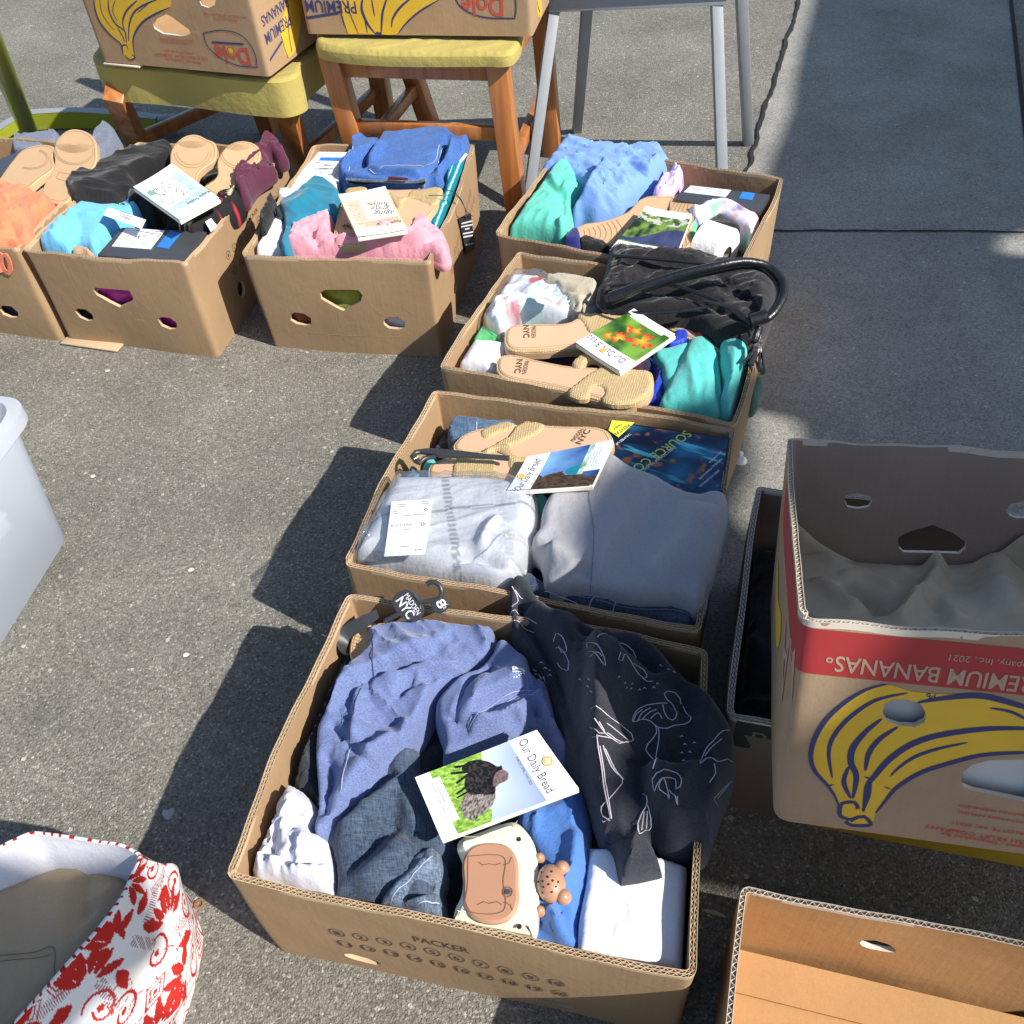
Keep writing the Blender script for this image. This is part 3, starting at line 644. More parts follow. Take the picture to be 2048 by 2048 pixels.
    class SF(Face):
        def __init__(s,i):
            Face.__init__(s,Bt[i],T[(i+1)%4]-T[i]+Bt[(i+1)%4]-Bt[i],T[i]-Bt[i]+T[(i+1)%4]-Bt[(i+1)%4]);s.i=i
        def P(s,a,b,off=0.): return map3(cum[s.i]+min(max(a,0),Ls[s.i]-1e-4),b,off)
        def PA(s,A,off): 
            off=np.broadcast_to(off,(len(A),));return np.array([s.P(a[0],a[1],o) for a,o in zip(A,off)])
    bx.face=[SF(i) for i in range(4)];bx.map3=map3
    def finish():
        mb.build('side_panels',root,ang=50)
        if floor:
            fb=MB();c=np.mean(Bt,0);q=[p+(c-p)*.016+upv*.009 for p in Bt];fb.add(q,[(0,1,2,3)],mi);fb.add([p-upv*.002 for p in q],[(3,2,1,0)],mo);fb.build('bottom_panel',root)
    bx.finish=finish
    return bx
def corners(tp,H=.235,bot=None,z0=0.,pose=None):
    """upper corners from the photo at the rim's height; lower ones a little inside them"""
    T=[un(p[0],p[1],H+z0) for p in tp]
    if bot is None:
        c=np.mean(T,0);B_=[np.array([*(t[:2]+(c[:2]-t[:2])*.012),z0]) for t in T]
    else: B_=[un(p[0],p[1],z0) if p is not None else None for p in bot]
    return T,B_
def fill(bx,z,m,label,cat='clothing',ins=.012,h=.02,wr=(.02,.05,30,1.6),zones=None,s=.008):
    T=bx.T;c=np.mean(T,0);q=[t+(c-t)/np.linalg.norm((c-t)[:2])*(ins*1.4+.006) for t in T]
    fc=flat(z);L=[((p-fc.o)@fc.ex,(p-fc.o)@fc.ey) for p in q]
    return patch('clothing',fc,[(*l,1) for l in L],m,h=h,edge=.02,drop=z-.03,s=s,wr=wr,local=True,label=label,cat=cat,puff=-.003)
# ------------------------------------------------------------ furniture behind
def V3(x,y,z): return np.array([x,y,z],float)
def chair(label,feet,tops,seatpx,seatz,thick,back,cloth_drop,stretchers,apron):
    c=np.mean([f for f in feet],0);root=thing('wooden_chair',label,'chair',(c[0],c[1],0),'wooden chairs used as box stands')
    for f,t in zip(feet,tops):
        mb=MB();d=V3(*tops[1])-V3(*tops[0]);d[2]=0;d/=np.linalg.norm(d);A=V3(f[0],f[1],0);B_=V3(*t);ax=B_-A;L=np.linalg.norm(ax);ax/=L;x=d-ax*(d@ax);x/=np.linalg.norm(x);y=np.cross(ax,x)
        mb.box((A+B_)/2,x*.0235,y*.0235,ax*L/2,WOOD,.002);mb.build('leg',root)
    def at(i,z): f=V3(feet[i][0],feet[i][1],0);t=V3(*tops[i]);return f+(t-f)*z/t[2]
    for i,j,z1,z2 in stretchers:
        mb=MB();mb.bar(at(i,z1),at(j,z2),.022,.032,WOOD);mb.build('stretcher',root)
    for i,j in ((0,1),(1,2),(2,3),(3,0)) if apron else ():
        mb=MB();mb.bar(at(i,apron),at(j,apron),.02,.062,WOOD);mb.build('apron',root)
    # backrest, above the top of the photo
    for i in (2,3):
        mb=MB();t=V3(*tops[i]);mb.bar(t,t+V3(.03,.10,.45),.035,.035,WOOD);mb.build('back_post',root)
    mb=MB();mb.bar(V3(*tops[2])+V3(.03,.09,.42),V3(*tops[3])+V3(.03,.09,.42),.02,.08,WOOD);mb.build('back_rail',root)
    patch('seat_cushion',seatz,seatpx,YEL,h=thick,edge=.016,drop=cloth_drop,s=.006,wr=(.006,.05,20,2),parent=root,puff=.001)
    return root
def ft(*p): return tuple(un(*p)[:2])
chair('orange wooden chair on the left with a deep mustard seat cover reaching over its legs',[ft(300,340),ft(618,385),ft(781,287),ft(540,266)],
  [tuple(un(228,185,.33)),tuple(un(568,196,.33)),(-.27,2.70,.36),(-.66,2.80,.36)],zz(za,(515,330),(1000,405),(1440,455),(1560,455),(1650,420),(1660,370))+[zb(430,215),zb(350,90),zb(100,20),zb(-300,-40),zb(-420,40)],.385,.004,True,.080,
  [(0,3,.14,.14),(1,2,.12,.16)],None)
chair('orange wooden chair on the right with a thin mustard seat pad, beside the grey stand',[(-.289,2.245),(.082,2.119),(.205,2.53),(-.131,2.693)],
  [(-.325,2.255,.43),(.055,2.15,.43),(.18,2.50,.43),(-.21,2.60,.43)],zz(zb,(370,215),(372,262),(440,285),(1300,312),(1430,308),(1478,270),(1500,200),(1480,120),(900,60),(430,80)),.44,.012,True,.022,
  [(0,1,.25,.25),(1,2,.17,.2),(0,3,.17,.17)],.40)
# grey stand
st=thing('metal_stand','low grey painted stand with splayed legs behind the back box','stand',(.45,2.42,0))
fl,fr,bl,br=un(1052,430),un(1446,420),un(1154,262),un(1496,288)
zt_=.46;ct=[un(1112,-10,zt_)+V3(0,0,0),un(1432,-22,zt_),un(1176,-10,zt_),un(1482,-25,zt_)]
for f,t in zip((fl,fr,bl,br),ct):
    mb=MB();mb.bar(V3(f[0],f[1],0),t,.026,.026,GREYP,up=(0,1,0));mb.build('leg',st)
mb=MB();mb.bar(ct[0]+V3(-.02,-.02,-.005),ct[1]+V3(.02,-.02,-.005),.02,.045,GREYP);mb.bar(ct[2]+V3(0,.02,-.0),ct[3]+V3(.02,.02,-.005),.02,.045,GREYP);mb.build('rail',st)
c=np.mean(ct,0);mb=MB();mb.box(c+V3(0,.05,.035),(.24,-.03,0),(.012,.10,0),(0,0,.012),GREYP,.003);mb.build('top_board',st)
# lime rack
rk=thing('garment_rack','lime green tubular rack post with flat curved foot, grey end cap','rack',(*un(150,262)[:2],0))
pb=un(58,262,.03);pt=pb+V3(-.02,-.02,1.3);pt=un(-55,-10,.62)
mb=MB();mb.tube([pb,pb+(pt-pb)*.5,pt+(pt-pb)*.8],.027,LIME,16);mb.build('post',rk)
def footbar(px,z,name='foot'):
    P_=[un(*p,z) for p in px];Q=spline(P_,.03);mb=MB()
    for i in range(len(Q)-1): mb.bar(Q[i],Q[i+1]+(Q[i+1]-Q[i])*.02,.034,.05,LIME,bev=0)
    n=len(Q);T=np.gradient(Q,axis=0);T/=np.linalg.norm(T,axis=1)[:,None];E_=np.c_[-T[:,1],T[:,0],np.zeros(n)]*.018;V=list(Q+E_+V3(0,0,.0262))+list(Q-E_+V3(0,0,.0262))
    mb.add(V,[(i,n+i,n+i+1,i+1) for i in range(n-1)],GREYP);mb.build(name,rk)
footbar([(-50,305),(10,268),(62,238)],.03);footbar([(66,240),(150,236),(230,240),(322,250)],.03)
q=un(338,252,.03);mb=MB();mb.box(q,(.026,.002,0),(-.002,.022,0),(0,0,.031),GCAP,.006);mb.build('end_cap',rk)
# translucent storage bin at the left edge
def bin_mat():
    m,nt,p=newmat('translucent polypropylene');p.inputs['Base Color'].default_value=(.86,.89,.93,1);p.inputs['Roughness'].default_value=.32
    out=nt.nodes['Material Output'];tr=N(nt,'ShaderNodeBsdfTransparent');tl=N(nt,'ShaderNodeBsdfTranslucent');tl.inputs[0].default_value=(.85,.88,.95,1)
    tr.inputs[0].default_value=(.86,.9,.96,1)
    a=N(nt,'ShaderNodeMixShader');a.inputs[0].default_value=.42;nt.links.new(p.outputs[0],a.inputs[1]);nt.links.new(tl.outputs[0],a.inputs[2])
    b=N(nt,'ShaderNodeMixShader');b.inputs[0].default_value=.32;nt.links.new(a.outputs[0],b.inputs[1]);nt.links.new(tr.outputs[0],b.inputs[2]);nt.links.new(b.outputs[0],out.inputs[0]);return m
BIN=bin_mat()
NEb=un(150,1070,0);NEt=un(36,808,.30);SEb=un(-10,1330,0);dirn=SEb-NEb;dirn/=np.linalg.norm(dirn);wst=np.array([dirn[1],-dirn[0],0]);
if wst[0]>0:wst=-wst
bt=[NEb,NEb+dirn*.40,NEb+dirn*.40+wst*.55,NEb+wst*.55]
tt=[NEt,NEt+dirn*.46,NEt+dirn*.46+wst*.62,NEt+wst*.62]
def rrect(C,r,n=6):
    out=[]
    for i in range(4):
        c=C[i];a=C[i-1]-c;b=C[(i+1)%4]-c;a=a/np.linalg.norm(a)*r;b=b/np.linalg.norm(b)*r
        for k in range(n+1): t=k/n;out.append((c+a)*(1-t)**2+2*c*t*(1-t)+(c+b)*t*t)
    return np.array(out)
bn=thing('storage_bin','clear frosted plastic storage bin cut off by the left edge','storage bin',(*(np.mean(bt,0)[:2]),0))
Lp=[rrect(bt,.035)+V3(0,0,.012),rrect(bt,.045),rrect(tt,.05)-V3(0,0,.03),rrect(tt,.05)]
c=np.mean(bt,0);Lp=[rrect([q+(c-q)*.06 for q in bt],.03)+V3(0,0,.002)]+[rrect(bt,.045)+V3(0,0,.014),rrect(tt,.05)-V3(0,0,.012),rrect(tt,.05)]
n=len(Lp[0]);mb=MB();V=np.concatenate(Lp);Fc=[(q*n+i,q*n+(i+1)%n,(q+1)*n+(i+1)%n,(q+1)*n+i) for q in range(3) for i in range(n)]+[tuple(range(n))[::-1]]
mb.add(V,Fc,BIN);mb.build('tub',bn,ang=60)
mb=MB();ct_=np.mean(tt,0);o1=np.array([p+(p-ct_)/np.linalg.norm(p-ct_)*.022 for p in rrect(tt,.05)]);L2=[rrect(tt,.05),rrect(tt,.05)+V3(0,0,.004),o1+V3(0,0,.002),o1-V3(0,0,.022)]
mb.add(np.concatenate(L2),[(q*n+i,(q+1)*n+i,(q+1)*n+(i+1)%n,q*n+(i+1)%n) for q in range(3) for i in range(n)],BIN);mb.build('rim',bn,ang=60)
WH=plain('white rubbery plastic',(.85,.84,.80),rough=.5)
mb=MB();bc=np.mean(bt,0)
q0=NEb+dirn*.06+wst*.06+V3(0,0,.10)
for k in range(4): mb.bar(q0+dirn*.045*k,q0+dirn*.045*k+wst*.16+V3(0,0,.05),.03,.006,WH)
mb.bar(q0+wst*.02+dirn*-.02+V3(0,0,-.03),q0+dirn*.3+wst*.02+V3(0,0,.0),.012,.02,WH)
tag(mb.build('sandal_strap'),'white strappy item seen blurred inside the frosted bin','shoe')
# ------------------------------------------------------------ patterned tote bag
rim=[(283,1713,.25),(268,1698,.25),(240,1686,.25),(200,1680,.25),(150,1672,.25),(105,1666,.25),(65,1663,.25),(30,1676,.25),(-10,1697,.25),(-90,1750,.25),(-200,1850,.25),(-260,2000,.24),(-240,2120,.24),(-120,2180,.24),(-30,2120,.245),(30,2048,.245),(75,2000,.25),(120,1950,.25),(160,1905,.25),(195,1865,.25),(225,1826,.25),(252,1785,.25),(268,1748,.25)]
grd=[(345,1800),(300,1785),(250,1775),(210,1770),(170,1770),(120,1770),(80,1775),(40,1790),(0,1810),(-60,1880),(-140,2000),(-140,2150),(-60,2300),(60,2360),(160,2330),(240,2270),(290,2200),(330,2120),(360,2060),(380,2000),(390,1940),(388,1880),(372,1825)]
R=np.array([un(*p) for p in rim]);G0=np.array([un(*p,.0) for p in grd])
def closed_resample(P,n):
    P=np.asarray(P);k=len(P);out=[]
    for i in range(k):
        p0,p1,p2,p3=P[i-1],P[i],P[(i+1)%k],P[(i+2)%k]
        for q in range(n):
            t=q/n;out.append(.5*((2*p1)+(-p0+p2)*t+(2*p0-5*p1+4*p2-p3)*t*t+(-p0+3*p1-3*p2+p3)*t**3))
    return np.array(out)
NS=38;Ru=closed_resample(R,NS);Gu=closed_resample(G0,NS);nu=len(Ru);nv=170
# arc length (m) and height for the pattern
arc=np.r_[0,np.cumsum(np.linalg.norm(np.diff(Ru*.5+Gu*.5,axis=0),axis=1))]
t=np.linspace(0,1,nv);V=[];UVs=[]
cen=(Ru.mean(0)+Gu.mean(0))/2
for k in range(nv):
    tt_=t[k];P_=Ru*(1-tt_)+Gu*tt_;out=P_-cen;out[:,2]=0;out/=np.linalg.norm(out,axis=1)[:,None]
    w_=(fbm(arc*7+tt_*1.2,np.full(nu,tt_*1.6),4,3)-.5)*.05*math.sin(math.pi*min(1,tt_*1.05))+.012*math.sin(math.pi*tt_)
    w_=w_+(1-np.abs(2*vn(arc*11-tt_*2.,np.full(nu,tt_*1.2),8)-1))**2*.012*tt_
    V.append(P_+out*w_[:,None]);UVs.append(np.c_[arc,np.full(nu,-.27*tt_)])
V=np.concatenate(V);UVs=np.concatenate(UVs)
WHT=np.array([.74,.73,.73]);RED=np.array([.46,.025,.02])
def ikat(P):
    P=P*1.35
    C=np.tile(WHT,(len(P),1));r=np.random.RandomState(12)
    jit=(vn(P[:,0]*1100,P[:,1]*90,2)-.5)*.0022+(fbm(P[:,0]*200,P[:,1]*200,3,2)-.5)*.0012
    def put(m,c=RED): C[m]=c
    motifs=[]
    cell=.058
    for i in range(-1,int(arc[-1]*1.35/cell)+2):
        for j in range(-10,2):
            cx=i*cell+(j%2)*cell*.5+(r.rand()-.5)*.02;cy=j*cell*.8+(r.rand()-.5)*.02;kind=r.randint(0,4);a=r.rand()*6.28
            X=(P[:,0]-cx);Y=(P[:,1]-cy);c,s_=math.cos(a),math.sin(a);x=X*c+Y*s_;y=-X*s_+Y*c;rr=np.hypot(X,Y);near=rr<.06
            if not near.any(): continue
            if kind==0: # spray of petals
                for k in range(6):
                    th=a+k*.52;px_,py_=math.cos(th),math.sin(th);u=X*px_+Y*py_;v=-X*py_+Y*px_;u=u-.012
                    put((np.abs(v+.15*u*u*20)+jit<.0075*np.sin(np.clip(u/.042,0,1)*math.pi)**.7)&(u>0)&(u<.042))
            elif kind==1: # nested diamonds
                dd=np.abs(x)/.8+np.abs(y)
                for lo,hi in((0,.006),(.011,.015),(.022,.026)): put((dd+jit*.6>lo)&(dd+jit*.6<hi))
            elif kind==2: # drop and hatching
                u=y+.02;put((np.abs(x)+jit<.011*np.sqrt(np.clip(u/.02,0,1))*np.clip((.045-u)/.025,0,1))&(u>0)&(u<.045))
                put((np.abs(x-.024)<.008)&(np.abs(y)<.03)&(np.sin(y*1600)>.35),np.array([.30,.10,.12]))
            else: # scroll
                th=np.arctan2(y,x);sp_=.006+.0028*((th+math.pi));put((np.abs(rr-sp_-.004)+jit*.5<.0022)&(rr<.028));put(rr+jit<.005)
                put((np.abs(np.hypot(x-.03,y)-.02)<.0011)&(np.sin(th*30)>-.3))
    k=r.rand(len(P))<0
    sc_=fbm(P[:,0]*40,P[:,1]*40,7,2)
    return C
Cc=ikat(UVs);mb=MB()
TOTE=printmat('printed tote canvas',rough=.85,spec=.15,bump=.4,bs=300)
TIN=fabric('white tote lining',(.74,.73,.77),(.68,.67,.72),scale=400,bump=.1)
Fc=[(k*nu+i,k*nu+(i+1)%nu,(k+1)*nu+(i+1)%nu,(k+1)*nu+i) for k in range(nv-1) for i in range(nu)]
mb.add(V,[f[::-1] for f in Fc],TOTE,Cc)
tb=thing('tote_bag','white tote bag with red leaf and diamond print standing open in the lower left corner','bag',(float(cen[0]),float(cen[1]),0))
mb.build('outer_cloth',tb,ang=80)
# rolled hem and lining going down inside
mb=MB();c=Ru.mean(0);I0=[];
for k,(ins,dz_) in enumerate(((0,0),(.0015,.0022),(.004,.001),(.006,-.02),(.02,-.07),(.03,-.14))):
    d=Ru-c;d[:,2]=0;d/=np.linalg.norm(d,axis=1)[:,None];wv=(fbm(arc*6,np.full(nu,k*.4),5,2)-.5)*.02*(k>2)
    I0.append(Ru-d*(ins+wv[:,None]*1.)+V3(0,0,dz_))
col=[]
for k in range(6): col.append(np.where((np.sin(arc*420+np.sin(arc*90)*2)>.55)[:,None]&(k<3),RED*.8,WHT))
mb.add(np.concatenate(I0[:3]),[f for f in [(k*nu+i,k*nu+(i+1)%nu,(k+1)*nu+(i+1)%nu,(k+1)*nu+i) for k in range(2) for i in range(nu)]],TOTE,np.concatenate(col[:3]))
mb.build('hem',tb,ang=180)
mb=MB();mb.add(np.concatenate(I0[2:]),[(k*nu+i,k*nu+(i+1)%nu,(k+1)*nu+(i+1)%nu,(k+1)*nu+i) for k in range(3) for i in range(nu)],TIN);mb.build('lining',tb,ang=180)
KH=fabric('khaki cotton',(.44,.34,.22),(.40,.31,.20),scale=500,bump=.12,big=7,bigamt=.2)
KD=plain('khaki seam',(.20,.15,.10),rough=.9)
patch('trousers',.17,[(-150,1810),(-60,1800),(20,1780),(90,1752),(150,1735),(220,1740),(265,1765),(275,1800),(240,1850),(200,1910),(150,1975),(90,2060),(-20,2160),(-200,2100)],KH,h=.035,edge=.05,drop=.12,wr=(.012,.06,60,2.2),
  folds=[([(170,1735),(168,1760),(160,1800),(175,1850)],.010,.012,'v'),([(-40,1900),(60,1890),(140,1850)],.008,.04)],
  strokes=[([(-20,1912),(60,1907),(108,1896),(113,1960),(120,2010)],.0012,KD),([(-20,1924),(60,1918),(104,1910)],.001,KD)],
  label='folded khaki trousers with a patch pocket inside the patterned tote bag',cat='trousers')
# second unseen sheet, added and shaped to put shade across the tote bag
def gsh(x,y,z): p=un(x,y,z);return (p[0]+LD[0]/-LD[2]*z,p[1]+LD[1]/-LD[2]*z)
gp=[gsh(-300,1700,.2),gsh(0,1700,.22),gsh(105,1735,.215),gsh(205,1722,.22),gsh(262,1702,.25),gsh(300,1790,.20),gsh(312,1862,.13),gsh(276,1922,.15),gsh(234,1960,.18),gsh(198,1992,.20),gsh(150,2060,.2),gsh(60,2160,.2),gsh(-400,2400,.2)]
aw=thing('tote_shade_caster','small unseen canvas sheet on a pole, added to shade the tote bag','shade caster',(3,-2.4,0))
mb=MB();pp_=[lift(p) for p in gp];tri=geometry.tessellate_polygon([[Vector((p[0],p[1],0)) for p in pp_]]);mb.add([(p[0],p[1],SH) for p in pp_],tri,CANV);mb.add([(p[0],p[1],SH-.01) for p in pp_],tri,CANV);mb.build('canvas',aw)
qc=np.mean(pp_,0);mb=MB();mb.tube([(qc[0],qc[1],0),(qc[0],qc[1],SH-.012)],.008,GREYP);mb.build('pole',aw)
# ------------------------------------------------------------ boxes on the ground
def facepts(f,pts): return [tuple(f.px(*p)) for p in pts]
def mk(T,B_): # plain frame of the front face for placing holes
    return Face(B_[0],T[1]-T[0],T[0]-B_[0])
HAND=lambda c:hexhole(c,.088,.05)
T,B_=corners([(447,1754),(1389,1956),(1418,1297),(694,1185)])
ff=mk(T,B_)
sl1=facepts(ff,zz(zk,(513,655),(540,655),(580,668),(630,682),(657,697),(640,702),(600,693),(550,678),(520,665)));sl2=facepts(ff,zz(zk,(1250,826),(1290,828),(1340,842),(1390,860),(1402,870),(1370,872),(1310,858),(1262,842)))
b1=carton('cardboard_box','large brown box nearest the camera, numbered circles on its front, full of blue clothes',T,B_,
  holes=[(0,sl1),(0,sl2),(3,oval((.22,.13),.022,.016)),(1,oval((.18,.13),.022,.016))])
f=b1.face[0]
def onface(mb,f,zf,pts): return [f.px(*zf(*p)) for p in pts]
A_,B__=f.px(*zk(785,607)),f.px(*zk(998,652));text(b1.mb,f,'PACKER',A_,B__,INK,k=1.35,bold=.01,off=.0005)
def circ_row(mb,f,c0,c1,nums,r,m,sz,asp=1.):
    for i,n_ in enumerate(nums):
        t_=i/(len(nums)-1);c=np.array(c0)*(1-t_)+np.array(c1)*t_;ring(mb,f,c,r,r*asp,.0013,m,off=.0006)
        d=np.array(c1)-np.array(c0);d=d/np.linalg.norm(d)
        e=np.array([-d[1],d[0]]);w_=sz*(.5 if n_<10 else .95);text(mb,f,str(n_),c-d*w_/2-e*sz*.36*asp,c+d*w_/2-e*sz*.36*asp,m,off=.0006,cap=sz*.62*asp,bold=.01)
circ_row(b1.mb,f,f.px(*zk(492,568)),f.px(*zk(1328,750)),range(1,11),.0088,INK,.0145,1.3)
circ_row(b1.mb,f,f.px(*zk(520,613)),f.px(*zk(1340,796)),range(11,21),.0088,INK,.0145,1.3)
b1.finish()
T,B_=corners([(684,1127),(1399,1262),(1472,858),(867,778)])
b2=carton('cardboard_box','brown box second from the camera in the near column, holding a bagged plaid blanket',T,B_,holes=[(3,oval((.2,.13),.022,.016)),(0,oval((.12,.12),.034,.008))]);b2.finish()
T,B_=corners([(881,735),(1468,849),(1548,583),(1036,501)])
b3=carton('cardboard_box','brown box third from the camera, with a black handbag lying across it',T,B_,holes=[(1,HAND((.30,.13)))]);b3.finish()
T,B_=corners([(989,470),(1477,553),(1566,356),(1122,293)])
b4=carton('cardboard_box','brown box farthest from the camera in the column, beside the grey stand legs',T,B_,me=EDGE);b4.finish()
T,B_=corners([(485,510),(861,526),(951,288),(627,292)])
hl=Z(460,240,540)
ff=mk(T,B_)
hexp=facepts(ff,zz(zd,(690,1200),(850,1198),(930,1205),(962,1240),(950,1285),(830,1350),(790,1335),(665,1265),(655,1225)))
ov1=facepts(ff,zz(zd,(440,1390),(470,1370),(540,1378),(590,1410),(590,1455),(550,1465),(480,1455),(440,1430)))
ov2=facepts(ff,zz(zd,(1112,1425),(1150,1402),(1215,1405),(1262,1440),(1262,1485),(1215,1495),(1150,1485),(1115,1455)))
rf=Face(B_[1],T[2]-T[1],T[1]-B_[1])
b5=carton('cardboard_box','brown box with folded jeans and pink cloth, in front of the right chair',T,B_,holes=[(0,hexp),(0,ov1),(0,ov2),(1,oval(rf.px(*zd(1605,1185)),.018,.018))])
CRS=plain('pale crease',(.50,.35,.21),rough=.9)
for pts in (((1000,1290),(1060,1350),(1110,1392)),((690,1090),(700,1130),(715,1170)),((320,1508),(900,1530),(1470,1562)),((790,1350),(800,1450)),((1250,1340),(1330,1400))): stroke(b5.mb,b5.face[0],[b5.face[0].px(*zd(*p)) for p in pts],.0011,CRS,off=.0004,taper=True)
f=b5.face[1]
circ_row(b5.mb,f,f.px(*zd(1590,930)),f.px(*zd(1712,520)),range(1,11),.009,INKF,.0105);circ_row(b5.mb,f,f.px(*zd(1578,1065)),f.px(*zd(1735,560)),range(11,21),.009,INKF,.0105)
b5.finish()
T,B_=corners([(44,502),(371,530),(569,296),(276,283)]);ff=mk(T,B_);rf=Face(B_[1],T[2]-T[1],T[1]-B_[1])
hexp=facepts(ff,zz(zc,(622,1072),(850,1090),(875,1140),(865,1160),(785,1198),(720,1165),(640,1120),(618,1090)))
ov1=facepts(ff,zz(zc,(485,1225),(510,1212),(560,1215),(605,1250),(610,1285),(570,1292),(520,1270)));ov2=facepts(ff,zz(zc,(1030,1275),(1060,1262),(1110,1268),(1155,1300),(1155,1335),(1110,1342),(1055,1320)))
b6=carton('cardboard_box','brown box with black trousers and upturned sandals, middle of the left row',T,B_,holes=[(0,hexp),(0,ov1),(0,ov2),(1,oval(rf.px(*zc(1557,1085)),.016,.02))])
f=b6.face[1]
text(b6.mb,f,'PACKER',f.px(*zc(1588,665)),f.px(*zc(1650,578)),INK,k=.9,bold=.008,off=.0005)
circ_row(b6.mb,f,f.px(*zc(1470,865)),f.px(*zc(1790,470)),range(1,11),.009,INK,.0105);circ_row(b6.mb,f,f.px(*zc(1515,965)),f.px(*zc(1835,560)),range(11,21),.009,INK,.0105)
CRS=plain('pale crease',(.50,.35,.21),rough=.9)
for pts in (((545,885),(580,970),(615,1050)),((760,900),(800,960),(850,1060)),((785,1200),(850,1330),(910,1465)),((885,1135),(960,1200),(1020,1268)),((395,860),(440,1010)),((640,1085),(655,1075))): stroke(b6.mb,b6.face[0],[b6.face[0].px(*zc(*p)) for p in pts],.0014,CRS,off=.0004,taper=True)
b6.finish()
dA=(T[1]-T[0])/np.linalg.norm(T[1]-T[0]);FRa=T[0]-dA*.012;BRa=un(246,291,.235)+dA*-.004
TA=[FRa-dA*.40,FRa,BRa,BRa-dA*.40];cA=np.mean(TA,0);BA=[np.array([*(t[:2]+(cA[:2]-t[:2])*.012),0]) for t in TA]
ffA=Face(BA[0],TA[1]-TA[0],TA[0]-BA[0]);ovA=facepts(ffA,zz(zc,(5,1210),(30,1190),(85,1195),(130,1235),(130,1268),(80,1270),(30,1250)))
b7=carton('cardboard_box','brown box with coral cloth spilling over its front, cut off by the left edge',TA,BA,holes=[(0,ovA)]);stroke(b7.mb,b7.face[0],[b7.face[0].px(*zc(*p)) for p in ((135,1268),(260,1345),(400,1420))],.0016,CRS,off=.0004,taper=True);b7.finish()
# little torn flap lying under the middle box
# lower dark box and the printed fruit box tilted on it
T=[un(1459,1430,.235),None,None,un(1511,967,.235)];dd=T[3]-T[0];dd/=np.linalg.norm(dd);rr_=np.array([dd[1],-dd[0],0]);T[1]=T[0]+rr_*.5;T[2]=T[3]+rr_*.5
c=np.mean(T,0);B_=[np.array([*(t_[:2]+(c[:2]-t_[:2])*.012),0]) for t_ in T]
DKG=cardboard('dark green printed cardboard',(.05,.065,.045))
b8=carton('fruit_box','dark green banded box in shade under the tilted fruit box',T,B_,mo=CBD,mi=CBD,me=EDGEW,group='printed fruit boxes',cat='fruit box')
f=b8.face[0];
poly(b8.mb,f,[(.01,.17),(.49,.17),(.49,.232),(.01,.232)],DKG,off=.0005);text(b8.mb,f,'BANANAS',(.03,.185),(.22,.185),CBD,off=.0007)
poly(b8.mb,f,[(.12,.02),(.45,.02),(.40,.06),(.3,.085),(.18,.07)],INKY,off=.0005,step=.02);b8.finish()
def rot3(y,t,r):
    Rz=np.array([[np.cos(y),-np.sin(y),0],[np.sin(y),np.cos(y),0],[0,0,1]]);Rx=np.array([[1,0,0],[0,np.cos(t),-np.sin(t)],[0,np.sin(t),np.cos(t)]]);Ry=np.array([[np.cos(r),0,np.sin(r)],[0,1,0],[-np.sin(r),0,np.cos(r)]])
    return Rz@Rx@Ry
RR=rot3(*np.radians([-16.5,-18.5,-3.4]));O9=np.array([.232,.391,.330])
def P9(i,j,k): return O9+RR@(np.array([i*.5,j*.4,k*.24]))
T9=[P9(0,0,1),P9(1,0,1),P9(1,1,1),P9(0,1,1)];B9=[P9(0,0,0),P9(1,0,0),P9(1,1,0),P9(0,1,0)]
ff=Face(B9[0],B9[1]-B9[0],T9[0]-B9[0])
def fp(f,pts): return [tuple(f.px(*p)) for p in pts]
stk=fp(ff,zz(zm,(1135,190),(1150,130),(1200,108),(1270,108),(1350,130),(1383,190),(1375,235),(1320,262),(1230,255),(1160,230)))
hh=fp(ff,zz(zm,(1577,560),(1590,520),(1640,480),(1740,455),(1932,450),(2100,470),(2140,560),(2100,640),(2000,690),(1932,682),(1800,655),(1650,625),(1590,600)))
bf=Face(B9[2],B9[3]-B9[2],T9[2]-B9[2])
def bk(pts): # points on the inside of the back panel
    return [tuple(bf.px(*p)) for p in pts]
o1=bk(zz(zl,(860,400),(870,370),(940,350),(1010,370),(1025,405),(1005,440),(940,450),(880,440)))
o2=bk(zz(zl,(1820,455),(1850,420),(1932,400),(2000,420),(2010,470),(1960,505),(1880,508),(1840,490)))
o3=bk(zz(zl,(1178,660),(1180,625),(1250,590),(1385,555),(1500,600),(1580,655),(1582,690),(1545,725),(1400,722),(1210,715),(1185,690)))
CBB=cardboard('banana box cardboard',(.40,.275,.175));CBBI=cardboard('banana box inner',(.36,.27,.21))
b9=carton('fruit_box','open banana box with red band and yellow bananas tilted on another box at right',T9,B9,holes=[(0,stk),(0,hh),(2,o1),(2,o2),(2,o3)],th=.0055,layers=1,mo=CBB,mi=CBBI,me=EDGEW,r=.018,bulge=.001,rimn=.0012,group='printed fruit boxes',cat='fruit box')
f=b9.face[0];mb9=b9.mb
def fpt(*p): return [f.px(*q) for q in p]
